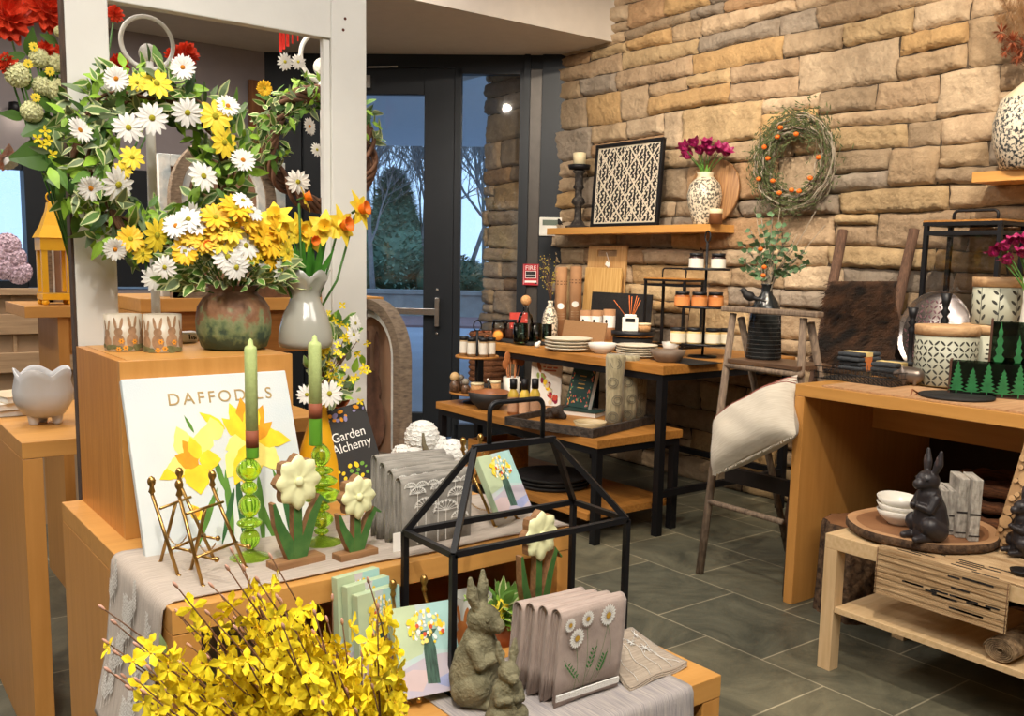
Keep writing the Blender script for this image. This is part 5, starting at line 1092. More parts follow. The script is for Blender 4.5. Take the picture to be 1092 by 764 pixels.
# ---- linen towels with daisies
A = at(566, 752, ZL); B = at(634, 728, ZL)
A, B = at(594, 757, ZL), at(650, 738, ZL); u = B-A; rzT2 = math.atan2(u.y, u.x); wT2 = .155; bk_ = Vector((-math.sin(rzT2), math.cos(rzT2), 0)); lf = Vector((math.cos(rzT2), math.sin(rzT2), 0))
hT2 = up(A, 652)-ZL
for i in range(4):
    p = A+lf*(wT2/2-.008-.006*i)+bk_*(.016+.03*i)
    o = towel('daisy_towel', ['front pinkish linen towel embroidered with white daisies', 'second pinkish linen towel, just behind the daisy-embroidered front one', 'third pinkish linen towel of the row on the lowest table', 'rearmost pinkish linen towel, nearest the potted greenery'][i], (p.x, p.y, ZL+.006), rzT2, wT2, hT2-.004*i, .028, PNK, 20+i, 'folded daisy towels', .1)
    if i == 0:
        q = MB(); y = -.0187; k = 0
        for x_, z_, r_ in [(x*wT2, z*hT2, r) for x, z, r in ((-.26, .70, .0185), (-.12, .88, .015), (-.38, .86, .013), (.20, .86, .020))]:
            for j in range(18):
                a = 2*PI*j/18; q.add([(x_+r_*.95*f_*math.cos(a+g), y-.0003*k, z_+r_*1.1*f_*math.sin(a+g)) for f_, g in ((.2, 0), (.8, -.17), (1, 0), (.8, .17))], [(0, 1, 2, 3)], 0)
            q.add([(a_, y-.0012, b_) for a_, b_ in oval(x_, z_, r_*.3, r_*.32, 10)], [tuple(range(10))], 1)
        def vine(x0, z0, x1, z1, n_, mi=2):
            for j in range(12): t0 = j/12; t1 = (j+1)/12; X = lambda t: x0+(x1-x0)*t+.006*math.sin(t*3); q.add([(X(t0)-.0004, y, z0+(z1-z0)*t0), (X(t0)+.0004, y, z0+(z1-z0)*t0), (X(t1)+.0004, y, z0+(z1-z0)*t1), (X(t1)-.0004, y, z0+(z1-z0)*t1)], [(0, 1, 2, 3)], mi)
            for j in range(n_):
                t = .25+.6*j/n_
                for s_ in (-1, 1): xx = x0+(x1-x0)*t; zz = z0+(z1-z0)*t; q.add([(a_, y-.0003, b_) for a_, b_ in oval(xx+s_*.004, zz+.003, .0045, .0018, 8, s_*.9 if s_ > 0 else PI-.9)], [tuple(range(8))], mi)
        vs_ = lambda x0, z0, x1, z1, n_: vine(x0*wT2, z0*hT2, x1*wT2, z1*hT2, n_)
        vs_(-.24, .14, -.26, .6, 0); vs_(-.16, .2, -.44, .5, 5); vs_(-.1, .12, -.12, .78, 0); vs_(-.06, .25, .06, .62, 5); vs_(.1, .2, .24, .5, 6); vs_(.3, .3, .2, .76, 0); vs_(.0, .16, .2, .74, 0)
        q.build('daisy_embroidery', [PETW, mat('gold_thread', 'C49A3A', .8), mat('green_thread', '3F7A38', .8)], o)
        q = MB(); q.bx(-wT2/2+.002, wT2/2-.002, -.0195, -.0165, .012, .024); q.build('lace_trim', EMB, o)
# cloth lying beyond
o = T('lavender_towel', 'taupe towel embroidered with white seed heads, spread at the right end of the lowest table', 'towel', (0, 0, ZL)); rnd = random.Random(3)
C4 = [at(x, y, ZL+.004) for x, y in ((634, 706), (674, 682), (733, 711), (672, 738))]; q = MB(); n = 22; vs = []
def bil(s_, t_):
    p = C4[0].lerp(C4[1], s_).lerp(C4[3].lerp(C4[2], s_), t_); hgt_ = .04*max(0, 1-t_*1.1)**1.2*(.4+.6*(1-s_))*(1 if True else 0)+.004+.003*math.sin(s_*9+t_*4)+.012*(1-t_)*s_*0; return Vector((p.x, p.y, hgt_))
for l in range(3):
    vs = []
    for i in range(n+1):
        for j in range(n+1): v = bil(i/n, j/n); vs.append((v.x+.002*l, v.y+.002*l, v.z+.003*(l)-.0))
    q.add(vs, [(i*(n+1)+j, (i+1)*(n+1)+j, (i+1)*(n+1)+j+1, i*(n+1)+j+1) for i in range(n) for j in range(n)], 0, True)
c = q.build('cloth', linen('taupe_towel', 'AFA08E', '968878'), o); s_ = c.modifiers.new('solid', 'SOLIDIFY'); s_.thickness = .0024; s_.offset = 0
q = MB()
def onc(s_, t_): return bil(s_, t_)+Vector((.004, .004, .0105))
for s0, t0, s1, t1 in ((.15, .95, .2, .2), (.35, .98, .45, .15), (.55, .98, .6, .3), (.75, .97, .8, .2), (.9, .95, .7, .5)):
    pts = [onc(s0+(s1-s0)*k/10+.03*math.sin(k), t0+(t1-t0)*k/10) for k in range(11)]; q.tube(pts, .0006, 4)
    for k in range(24): a = onc(min(1, max(0, s1+rnd.gauss(0, .05))), min(1, max(0, t1+rnd.gauss(0, .06)))); q.tube([onc(s1, t1), a], .0007, 3)
q.build('embroidery', EMB, o)

# ---- forsythia
def forsythia():
    ob = Vector((.60, 1.12, .12)); o = T('forsythia_arrangement', 'large spray of bright yellow forsythia branches in the foreground', 'forsythia', ob); rnd = random.Random(6)
    br = MB(); bl_ = []; buds = MB(); buds.sph((0, 0, 0), (.0022, .0022, .006), 6); bm_ = buds.mesh('bud', [mat('pink_bud', 'C99A86', .7)])
    tips = [(112, 650), (115, 686), (190, 625), (247, 590), (260, 608), (290, 596), (300, 640), (330, 650), (350, 640), (397, 622), (402, 650), (398, 680), (205, 690), (240, 640), (270, 650), (225, 655), (315, 668), (345, 690), (385, 700), (400, 735), (160, 715), (180, 740), (150, 690), (290, 690), (330, 720), (260, 700), (365, 665), (215, 730), (245, 745), (300, 745), (350, 755), (190, 755), (275, 620), (140, 735), (372, 740)]
    for i, (x, y) in enumerate(tips*3):
        if i >= len(tips): x += rnd.uniform(-22, 22); y += rnd.uniform(15, 50)
        Y = rnd.uniform(1.0, 1.22); tp = atY(x, y, Y)
        if x > 330: tp = atY(x, y, min(Y, 1.12))
        st = Vector((ob.x+rnd.uniform(-.05, .05)+.02*(x-260)/100, ob.y+rnd.uniform(-.04, .04), .2)); pts = []
        for k in range(13): t = k/12; p = st.lerp(tp, t); p += Vector(((tp.x-st.x)*(-.28)*math.sin(PI*t), 0, .03*math.sin(PI*t)))+Vector((rnd.gauss(0, .0018), rnd.gauss(0, .0018), 0)); pts.append(p-ob)
        br.tube(pts, [.0034*(1-.75*k/12) for k in range(13)], 5)
        d = (pts[-1]-pts[-2]).normalized(); (inst('bud', bm_, o, face(pts[-1]+d*.004, d)) if i < 95 else None)
        for k in range(5, 13):
            for s_ in range(rnd.choice((3, 4, 5, 6)) if k < 12 else 1):
                f = rnd.random(); p = pts[k-1].lerp(pts[k], f); a = rnd.random()*2*PI; d = Vector((math.cos(a), math.sin(a)*.8-.25, rnd.uniform(-.3, .6))); bl_.append((p+d*.011, d, rnd.uniform(.015, .021)))
    br.build('branches', TWIG, o)
    bl_.sort(key=lambda e_: (ob+e_[0]-CAM).length)
    for p, d, s_ in bl_[:100]: inst('blossom', FOR, o, face(p, d, s_, rnd.random()*6))
    q = MB()
    src = FOR; V = [v.co.copy() for v in src.vertices]; Fp = [tuple(p.vertices) for p in src.polygons]; Fm = [p.material_index for p in src.polygons]
    for p, d, s_ in bl_[100:]:
        M = face(p, d, s_, rnd.random()*6); b0 = len(q.v); q.v.extend([tuple(M @ v) for v in V])
        for f, mi in zip(Fp, Fm): q.f.append(tuple(b0+k for k in f)); q.m.append(mi); q.s.append(True)
    s2 = q.build('blossoms', [_M['forsythia_yellow'], PETY2], o); s2['kind'] = 'stuff'
    q = MB()
    for i in range(26):
        k = rnd.choice(bl_); q.strip(k[0], (rnd.gauss(0, .5), -.2, 1), (0, -1, 0), .03, .009, 0, 4)
    q.build('leaves', LEAFG, o)
    q = MB(); q.lathe(profwall([(.07, -.12), (.09, -.1), (.10, .05), (.075, .16), (.08, .2)], .005)); q.build('vase', mat('dark_vase', '3A3530', .5, var=.2), o)
forsythia()
# ============================================================ WALL SHELVES
SFX = atY(757, 247.6, 3.85).x
s_far = atX(583, 250, SFX).y; sz0 = atX(670, 249, SFX).z; sz1 = sz0+.048
q = MB(); q.bx(SFX, WX, 3.85, s_far, sz0, sz1); tag(q.build('wall_shelf', ORY, bevel=.002), 'floating honey wood shelf on the stone wall carrying the framed pattern and tulips', 'shelf')
rs_z = atX(1036, 195, SFX).z; rs_y = atX(1036, 195, SFX).y
q = MB(); q.bx(SFX, WX, rs_y-1.0, rs_y, rs_z, rs_z+.048); tag(q.build('wall_shelf', ORY, bevel=.002), 'floating honey wood shelf at the right edge carrying the speckled vase', 'shelf')
RZW = -PI/2      # faces the room from the stone wall
def onshelf(x, X, y=240): p = atX(x, y, X); return Vector((X, p.y, sz1))
# candle holder + pillar candle
b = onshelf(616, SFX+.09); m = mpp(b); H = up(b, 176)-sz1
DKI = mat('aged_black_wood', '6F655A', .7, col2='241F1C', sc=30, contrast=(.5, .9), bump=.3)
o = T('pillar_candle_holder', 'tall turned black candle holder on the left end of the wall shelf', 'candle holder', b); q = MB(); W_ = 12*m
q.lathe([(.001, 0), (W_*1.1, 0), (W_*1.15, .012), (W_*.7, .02), (W_*.35, .06), (W_*.3, H*.35), (W_*.62, H*.40), (W_*.55, H*.46), (W_*.33, H*.5), (W_*.3, H*.6), (W_*.5, H*.64), (W_*.36, H*.7), (W_*.36, H*.86), (W_*.6, H*.90), (W_*.4, H*.92)], n=20); q.build('turned_stem', DKI, o); q = MB(); q.lathe([(.001, H*.92), (W_*.9, H*.93), (W_*1.0, H), (W_*.95, H), (.001, H-.006)], n=24); q.build('dish', BLK, o)
CREAMC = mat('cream_wax', 'DCCDA6', .6, var=.03)
o = T('pillar_candle', 'short cream pillar candle on the tall black holder', 'candle', (b.x, b.y, sz1+H)); q = MB(); hh = up((b.x, b.y), 163)-sz1-H; q.lathe([(.001, 0), (W_*.55, 0), (W_*.56, hh-.003), (W_*.5, hh), (.001, hh-.004)], n=24); q.build('wax', CREAMC, o); q = MB(); q.cyl((0, 0, hh-.004), (0, 0, hh+.012), .0015); q.build('wick', BLK, o)
# framed lattice
FXX = SFX+.05
yl, yr = atX(629, 237, FXX).y, atX(700, 235, FXX).y; fw = yl-yr; pF = Vector((FXX, yl, sz1)); fh = up((FXX, yl), 155)-sz1
o = T('framed_lattice', 'square black frame with cream and black lattice pattern leaning on the stone wall', 'picture', (FXX, yl, sz1+.002), RZW); o.rotation_euler = (-.06, 0, RZW)
q = MB(); t = .022; q.bx(0, fw, 0, .03, 0, t); q.bx(0, fw, 0, .03, fh-t, fh); q.bx(0, t, .001, .029, t, fh-t); q.bx(fw-t, fw, .001, .029, t, fh-t); q.build('frame', BLK, o, bevel=.002)
PCR = mat('panel_cream', 'CFC3AD', .7, var=.05); q = MB(); q.bx(t, fw-t, .012, .02, t, fh-t); q.build('panel', mat('panel_black', '1C1A18', .7), o)
q = MB(); iw, ih = fw-2*t, fh-2*t; 
def seg(mb, a, b_, w_, y=.011, mi=0):
    a = Vector((a[0], y, a[1])); b_ = Vector((b_[0], y, b_[1])); d = (b_-a).normalized(); s_ = Vector((-d.z, 0, d.x))*w_/2; mb.add([a-s_, b_-s_, b_+s_, a+s_], [(0, 1, 2, 3)], mi)
def clip(a, b_):
    x0, z0 = a; x1, z1 = b_; t0, t1 = 0, 1
    for p_, q_ in ((-(x1-x0), x0-t), (x1-x0, fw-t-x0), (-(z1-z0), z0-t), (z1-z0, fh-t-z0)):
        if abs(p_) < 1e-9:
            if q_ < 0: return None
            continue
        r_ = q_/p_
        if p_ < 0: t0 = max(t0, r_)
        else: t1 = min(t1, r_)
    if t0 >= t1: return None
    return (x0+(x1-x0)*t0, z0+(z1-z0)*t0), (x0+(x1-x0)*t1, z0+(z1-z0)*t1)
dx_ = iw/4; dz_ = ih/3
for i in range(-6, 12):
    for s_ in (1, -1):
        x0 = t+i*dx_; c = clip((x0, t), (x0+s_*ih/dz_*dx_, t+ih))
        if c: seg(q, *c, .011)
for a in ((t, t+.005, fw-t, t+.005), (t, fh-t-.005, fw-t, fh-t-.005)): seg(q, (a[0], a[1]), (a[2], a[3]), .010)
for x_ in (t+.005, fw-t-.005): seg(q, (x_, t), (x_, fh-t), .010)
for i in range(17):
    for j in range(26):
        x = t+iw*(i+.5)/17+(.004 if j % 2 else -.004); z = t+ih*(j+.5)/26; k = (i*5+j*3) % 4; q.add([(a_, .0105-.0002*((i+j) % 3), b_) for a_, b_ in oval(x, z, iw*.0235, ih*.0115+.003*(k == 0), 6, (i+j) % 2*1.1+k*.3)], [tuple(range(6))])
q.build('lattice', PCR, o)
# round board
bX = WX-.10; p = atX(757, 203, bX); r_ = 29*mpp(p)
ACA = wood('acacia_board', 'B08456', '7C5636', 'z', 6, .5)
o = T('round_board', 'round wooden serving board leaning on the wall behind the tulip vase', 'board', (bX, p.y, sz1+.002), RZW); o.rotation_euler = (-.12, 0, RZW)
q = MB(); R = (up((bX, p.y), 169)-sz1)/2; q.lathe_ax((0, 0, R), (0, .018, R), [(.001, 0), (R*.98, 0), (R, .15), (R, .85), (R*.98, 1), (.001, 1)], 48); q.build('board', ACA, o)
# tulip vase
VSP = mat('speckled_glaze', 'D8CCB4', .35, col2='5A544A', sc=70, contrast=(.44, .52)); CRG = mat('cream_glaze', 'CDBE9F', .4)
b = onshelf(750, SFX+.10); m = mpp(b); H = up(b, 184)-sz1; R = 18.5*m
o = T('speckled_tulip_vase', 'cream vase with dark speckles holding purple tulips on the wall shelf', 'vase', b); q = MB(); pr = profwall([(R*.55, 0), (R*.6, .01), (R*.95, H*.4), (R, H*.58), (R*.85, H*.78), (R*.5, H*.9), (R*.44, H*.94), (R*.5, H)]); q.lathe(pr, n=32, mis=[1 if (i < 1 or i > 5) else 0 for i in range(len(pr)-1)]); q.build('body', [VSP, CRG], o)
def tulips(lab, b, zb_, heads, Y=None, X=None, sc=11, leafn=8, rr=.03):
    o = T('tulip_bunch', lab, 'bouquet', (b.x, b.y, zb_)); c0 = Vector(o.location); q = MB(); q2 = MB(); rnd = random.Random(len(heads))
    for x, y, dx in heads:
        p = atX(x, y, X+rnd.uniform(-.03, .01)); d = Vector((-.3, -dx*.8, 1)); inst('tulip', TULM, o, face(p-c0, d, sc*mpp(p), x)); q.tube([(0, 0, 0), ((p-c0)*.5+Vector((0, 0, .01))), p-c0], .0028, 6)
    for i in range(leafn): a = rnd.random()*6.28; q2.strip((rr*.3*math.cos(a), rr*.3*math.sin(a), -.01), (math.cos(a)*.55, math.sin(a)*.55, 1), (math.cos(a), math.sin(a), -.4), rnd.uniform(.07, .11), .028, 0, 5, bend=.15)
    q.build('stems', DKGRN, o); q2.build('leaves', mat('tulip_leaf', '6FA043', .5, var=.15), o); return o
tulips('bunch of purple tulips in the speckled vase on the wall shelf', b, sz1+H*.9, ((733, 161, -1), (737, 169, -1), (742, 157, -.4), (748, 165, -.2), (754, 158, .2), (757, 166, .3), (766, 163, .9), (772, 166, 1.2)), X=SFX+.09, sc=13)
q = MB(); rnd = random.Random(3)
b3 = onshelf(763, SFX+.03); o = T('banded_candle', 'small wooden cup with cream top at the front corner of the wall shelf', 'candle', b3); m = mpp(b3); q = MB(); H = up(b3, 223)-sz1; R = 7*m; q.lathe([(.001, 0), (R, 0), (R, H*.7)], n=20); q.build('wooden_cup', mat('dark_wood_band', '7A4C2C', .5, var=.2), o); q = MB(); q.lathe([(R*.98, H*.7), (R, H*.72), (R, H), (.001, H)], n=20); q.build('cream_top', CREAMC, o)
def bird(lab, loc, rz, L_):
    o = T('bird_figurine', lab, 'bird figurine', loc, rz, 'small black birds'); l = L_
    blob('body', [((0, 0, .42*l), (.12*l, 0, .47*l), .19*l, .16*l), ((.12*l, 0, .50*l), (.25*l, 0, .62*l), .14*l, .12*l), ((.25*l, 0, .63*l), (.27*l, 0, .64*l), .12*l, .11*l), ((-.1*l, 0, .38*l), (-.45*l, 0, .30*l), .11*l, .05*l), ((-.4*l, 0, .30*l), (-.62*l, 0, .26*l), .05*l, .04*l)], IRON, o, l/40, 3)
    q = MB(); q.lathe_ax((.36*l, 0, .64*l), (.47*l, 0, .62*l), [(.035*l, 0), (.001, 1)], 8); q.build('beak', IRON, o)
    for s_ in (-1, 1): q = MB(); q.tube([(0, s_*.06*l, .28*l), (.02*l, s_*.08*l, .04*l)], .012*l, 6); q.tube([(-.08*l, s_*.08*l, .015*l), (.12*l, s_*.08*l, .015*l)], .014*l, 6); q.build('leg', IRON, o)
    return o
bird('small black bird at the far left end of the wall shelf', onshelf(597, SFX+.03), math.radians(70), .09)
# dried-flower vase on the right shelf
b = Vector((SFX+.075, atX(1098, 190, SFX+.075).y, rs_z+.048)); m = mpp(b); H = up(b, 78)-b.z; R = 40*m
o = T('large_speckled_vase', 'large black and cream speckled vase on the right wall shelf, cut by the picture edge', 'vase', b); pr = profwall([(R*.6, 0), (R*.75, .01), (R*.98, H*.3), (R, H*.5), (R*.85, H*.74), (R*.4, H*.9), (R*.32, H*.94), (R*.36, H)]); q = MB(); q.lathe(pr, n=40, mis=[1 if 5 <= i <= 8 else 0 for i in range(len(pr)-1)]); q.build('body', [mat('dark_speckle', 'D6CBB6', .35, col2='2E3438', sc=75, contrast=(.43, .53)), CRG], o)
DRY = mat('dried_grass', 'A9835A', .9, var=.25, sc=30); DRR = mat('dried_rust', '9A5232', .9, var=.3, sc=30); rnd = random.Random(9)
o = T('dried_flowers', 'rust and tan dried flowers with pampas plumes in the large speckled vase', 'bouquet', (b.x, b.y, b.z+H*.95)); c0 = Vector(o.location); q = MB(); q2 = MB(); q3 = MB()
for x, y, r_ in ((1068, 35, 9), (1080, 45, 10), (1092, 50, 11), (1085, 60, 8), (1072, 55, 6), (1100, 40, 10)):
    p = atX(x, y, b.x-.03); rr_ = r_*mpp(p); 
    for k in range(90): d = Vector((rnd.gauss(0, 1), rnd.gauss(0, 1), rnd.gauss(0, 1))).normalized(); q.strip(p-c0+d*rr_*.2, d, (0, 0, 1), rr_, rr_*.16, 0, 2)
    q3.tube([(0, 0, 0), p-c0], .0015, 4)
for x, y in ((1070, 0), (1082, -15), (1090, 10), (1064, 18)):
    p = atX(x, y, b.x); 
    for k in range(700): t_ = rnd.random(); c = (p-c0)*(1-t_*.45)+Vector((rnd.gauss(0, .013), rnd.gauss(0, .013), 0)); q2.strip(c, (rnd.gauss(0, .6), rnd.gauss(0, .6), .9), (0, 1, 0), .03, .0022, 0, 2)
    q3.tube([(0, 0, 0), p-c0], .0015, 4)
q.build('rust_flower_heads', DRR, o); q2.build('plumes', DRY, o); q3.build('stems', TWIG, o)

# ============================================================ WALL WREATH
wX = WX-.13; c = atX(848, 173, wX); o = T('twig_wreath', 'bare twig and moss wreath with small orange berries on the stone wall', 'wreath', c, RZW); rnd = random.Random(12)
R = 40*mpp(c); TW = mat('pale_twig', '9A8F7E', .9, var=.25, sc=30); TWD = mat('dark_twig', '5C4F3E', .9, var=.3, sc=30); MOS = mat('moss_green', '4E5632', .9, var=.3, sc=30)
q = MB(); q2 = MB(); q3 = MB()
for i in range(120):
    a0 = rnd.random()*2*PI; ln_ = rnd.uniform(.7, 2.0); r0 = R*1.02+max(-.05, min(.05, rnd.gauss(0, .034))); dr = rnd.uniform(-.025, .03); yy = rnd.gauss(0, .022); pts = []
    for k in range(12): a = a0-ln_*k/11; rr_ = r0+dr*(k/11)**2+.004*math.sin(k*1.7+i); pts.append((rr_*math.cos(a), yy+.01*math.sin(k+i), rr_*math.sin(a)))
    (q if i % 3 else q2).tube(pts, [.0042*(1-.7*k/11) for k in range(12)], 5)
for i in range(4200):
    a = rnd.random()*2*PI; rr_ = R+rnd.gauss(.012, .044); w_ = 1 if rnd.random() < .6+.4*math.cos(a-2.6) else 0
    if not w_: continue
    d = Vector((-math.sin(a)+rnd.gauss(0, .6), rnd.gauss(-.2, .4), math.cos(a)+rnd.gauss(0, .6))); q3.strip((rr_*math.cos(a), rnd.gauss(-.01, .022), rr_*math.sin(a)), d, (0, -1, 0), rnd.uniform(.02, .04), rnd.uniform(.004, .010), 0, 2)
q.build('pale_twigs', TW, o); q2.build('dark_twigs', TWD, o); q3.build('moss', MOS, o)
ORB = mat('orange_berry', 'E06A1A', .5, var=.2, sc=30)
for x, y in ((832, 136), (829, 146), (815, 157), (819, 169), (809, 191), (824, 193), (831, 206), (844, 203), (852, 204), (864, 190), (873, 168), (849, 143)):
    p = atX(x, y, wX-.055)-c; p = Vector((-p.y, p.x, p.z)); q = MB(); q.sph(p, (.015, .015, .013), 10); q.build('berry', ORB, o)

# ============================================================ BLACK-FRAMED TABLES BY THE STONE WALL
UZ = .892; LZ = .5376
OAK = wood('amber_oak_y', 'B9803E', '9A662C', 'y', 5, .45); 
def steel_table(name, lab, x0, x1, y0, y1, z, th, shelfz=None, insx=0, shy=0):
    o = T(name, lab, 'display table', (x0, y0, 0)); w, d = x1-x0, y1-y0
    q = MB(); q.bx(0, w, 0, d, z-th, z); q.build('tabletop', OAK, o, bevel=.002); g = .04
    for x in (.01, w-g-.01):
        for y in (.012, d-g-.012): q = MB(); q.bx(x, x+g, y, y+g, 0, z-th-.001); q.build('leg', BLK, o, bevel=.001)
    q = MB(); zz = z-th-.001
    for a in ((.05, w-.05, .012, .042), (.05, w-.05, d-.042, d-.012)): q.bx(a[0], a[1], a[2], a[3], zz-.035, zz)
    q.bx(.01, .04, .05, d-.05, zz-.035, zz); q.bx(w-.04, w-.01, .05, d-.05, zz-.035, zz); q.build('apron_frame', BLK, o)
    return o, w, d
ot, w_, d_ = steel_table('steel_framed_table', 'taller wooden table with black steel legs against the stone wall', 3.424, 4.50, 3.293, 4.99, UZ, .045)
q = MB(); q.bx(.05, w_-.05, .02, .045, .20, .235); q.bx(w_-.045, w_-.015, .05, d_-.05, .20, .235); q.build('stretcher', BLK, ot)
ol, w_, d_ = steel_table('steel_framed_table', 'lower wooden table with black steel legs in front of the taller one', 3.05, 3.655, 3.355, 4.84, LZ, .042)
q = MB(); q.bx(.0, w_, .06, d_-.03, .118, .155); q.build('lower_shelf', OAK, ol, bevel=.002)

def face_rz(p): return math.atan2(-p[0], p[1])
def jar(name, lab, cat, x, yb, yt, wpx, z, body, lidm, labm, group=None, lid=.2, labz=(.12, .78), glass=None, neck=1.0):
    b = at(x, yb, z); m = mpp(b); R = wpx/2*m; H = max(.02, up(b, yt)-z); o = T(name, lab, cat, b, face_rz(b), group)
    hl = H*(1-lid); q = MB(); q.lathe([(.001, .001), (R*.92, .001), (R, H*.05), (R, hl*.9), (R*.9*neck, hl)], n=22); q.build('jar_body', body, o)
    if labm: q = MB(); q.lathe([(R*1.012, hl*labz[0]), (R*1.015, hl*labz[1])], n=22); q.build('paper_label', labm, o)
    if lidm: q = MB(); q.lathe([(.001, hl), (R*.93*neck, hl), (R*.95*neck, H-.002), (R*.9*neck, H), (.001, H)], n=22); q.build('lid', lidm, o)
    return o
LBL = mat('label_cream', 'D9D2C4', .8, var=.05, sc=30); LBO = mat('label_orange', 'D08A4C', .8, col2='C2743A', sc=12); LBW = mat('label_white_gold', 'DCD2BA', .8, var=.06)
HON = mat('amber_contents', '8A4A18', .25, var=.2); DKJ = mat('dark_jam', '2E1A18', .25, var=.1); CRJ = mat('cream_contents', 'C9A76A', .4, var=.1)
SPG = mat('spice_sand', 'B59A74', .5, var=.1, sc=60)
# --- three-tier jar stand at the right of the taller table
bS = at(749, 381, UZ); m = mpp(bS)
o = T('three_tier_stand', 'tall three-tier black metal stand with jars at the right end of the taller table', 'tiered stand', bS, RZW)
zt = [up(bS, y)-UZ for y in (366, 327, 287)]; ztop = up(bS, 258)-UZ
for i, (z_, r_) in enumerate(zip(zt, (29, 29, 25))): q = MB(); q.lathe([(.001, z_-.008), (r_*m, z_-.008), (r_*m, z_+.004), (r_*m*.97, z_+.004), (r_*m*.97, z_-.002), (.001, z_-.002)], n=36); q.build('tray', BLK, o)
q = MB(); q.tube([(0, 0, 0), (0, 0, ztop)], .007, 10); q.lathe([(.001, 0), (.08, 0), (.08, .008), (.001, .014)], n=24); q.build('pole', BLK, o)
q = MB(); q.tube([(.0, .0, ztop+.03+0)]+[] if 0 else [Vector((.018*math.sin(a), 0, ztop+.028-.030*math.cos(a))) for a in [2*PI*i/24 for i in range(24)]], .0045, 8, closed=True); q.build('loop_handle', BLK, o)
for n_, (tier, xs, yb, yt, w__, bd, lb, nm) in enumerate(((2, (737, 760), 283, 265.5, 15.5, DKJ, LBL, 'small jar with black lid and white label'), (1, (724, 741, 759), 323.5, 307, 16.5, HON, LBO, 'amber jar with orange label'), (0, (721, 738, 757, 772), 365.5, 348, 16.5, CRJ, LBW, 'honey jar with cream label'))):
    pos = {2: ('on the top tray, left of the pole', 'on the top tray, right of the pole'), 1: ('leftmost on the middle tray', 'in the centre of the middle tray', 'rightmost on the middle tray'), 0: ('leftmost on the lowest tray', 'second from the left on the lowest tray', 'third from the left on the lowest tray', 'rightmost on the lowest tray')}[tier]
    for x, ps in zip(xs, pos):
        off = (x-749)*m; yy = math.sqrt(max(0, ((29 if tier < 2 else 25)*m*.70)**2-off*off)); lc = Vector((bS.x-yy*.6, bS.y-off*.75, UZ+zt[tier]+.004))
        # place so that its column falls on the measured column
        d_r = Vector((_R.x, _R.y, 0)).normalized(); f_r = Vector((_F.x, _F.y, 0)).normalized(); lc = Vector((bS.x, bS.y, UZ+zt[tier]-.0018))+d_r*off-f_r*(.055 if abs(off) < .05 else .03)
        mm = mpp(lc); R = w__/2*mm; Hj = (yb-yt)*mm*.98; oj = T('preserve_jar', nm+' '+ps+'', 'jar', lc, face_rz(lc), 'jars on the three-tier stand')
        q = MB(); hl = Hj*.78; q.lathe([(.001, 0), (R*.93, 0), (R, Hj*.06), (R, hl*.92), (R*.88, hl)], n=22); q.build('jar_body', bd, oj); q = MB(); q.lathe([(R*1.012, hl*.12), (R*1.012, hl*.84)], n=22); q.build('paper_label', lb, oj); q = MB(); q.lathe([(.001, hl), (R*.92, hl), (R*.94, Hj-.001), (.001, Hj)], n=22); q.build('lid', BLK, oj)
# --- black lantern behind it
def box_lantern(lab, b, rz, w, d, h, hh, wood_top=True, z0=None, t=.014, glass=True):
    o = T('box_lantern', lab, 'lantern', b, rz, 'black box lanterns'); 
    for x in (-w/2, w/2):
        for y in (-d/2, d/2): q = MB(); q.box((x, y, h/2), (t, t, h)); q.build('post', BLK, o)
    q = MB()
    for z_ in (t/2, h-t*2.6): 
        for y in (-d/2, d/2): q.box((0, y, z_), (w-t, t, t))
        for x in (-w/2, w/2): q.box((x, 0, z_), (t, d-t, t))
    q.build('rails', BLK, o)
    q = MB(); q.bx(-w/2-t*.7, w/2+t*.7, -d/2-t*.7, d/2+t*.7, h-t*.9, h-.0); q.build('top', BLK, o)
    if wood_top: q = MB(); q.bx(-w/2-t*.6, w/2+t*.6, -d/2-t*.6, d/2+t*.6, h, h+.008); q.build('wood_lid', OAK, o)
    a = w*.30; q = MB(); q.tube([(-a, 0, h)]+[(-a+.02-.02*math.cos(x), 0, h+hh-.02+.02*math.sin(x)) for x in [PI/2*k/5 for k in range(6)]]+[(a-.02+.02*math.sin(x), 0, h+hh-.02+.02*math.cos(x)) for x in [PI/2*k/5 for k in range(6)]]+[(a, 0, h)], t*.36, 8); q.build('handle', BLK, o)
    for nm in ((-1, 1) if glass else ()): q = MB(); q.bx(-w/2+t, w/2-t, nm*d/2-.001, nm*d/2+.001, t, h-t*3); q.build('glass_pane', GLASS, o)
    return o
bl_ = at(717, 368, UZ); bl_ = Vector((4.30, atX(717, 340, 4.30).y, UZ)); m = mpp(bl_); hL = up(bl_, 298)-UZ
box_lantern('black box lantern with wooden lid on the taller table, behind the jar stand', bl_, RZW, 56*m, .16, hL, up(bl_, 286.5)-UZ-hL, glass=False)
# --- pedestal with reed jar
bp_ = at(674, 374, UZ); m = mpp(bp_); zp = up(bp_, 353)-UZ
o = T('cake_pedestal', 'low black pedestal tray holding the reed diffuser on the taller table', 'pedestal', bp_); q = MB(); q.lathe([(.001, 0), (21*m, 0), (21*m, zp-.028), (.001, zp-.028)], n=28); q.build('base', mat('black_matt', '0E0D0D', .8), o); q = MB(); q.lathe([(.001, zp-.027), (22.5*m, zp-.026), (23*m, zp), (22*m, zp), (22*m, zp-.004), (.001, zp-.004)], n=36); q.build('tray', BLK, o); q = MB(); q.lathe([(20*m, zp-.030), (23*m, zp-.030), (23*m, zp-.0265)], n=36); q.build('wood_rim', OAK, o)
bd_ = Vector((bp_.x-.02, bp_.y+.03, UZ+zp-.003)); d_r = Vector((_R.x, _R.y, 0)).normalized(); bd_ = Vector((bp_.x, bp_.y, UZ+zp-.003))+d_r*(-3*m); m = mpp(bd_)
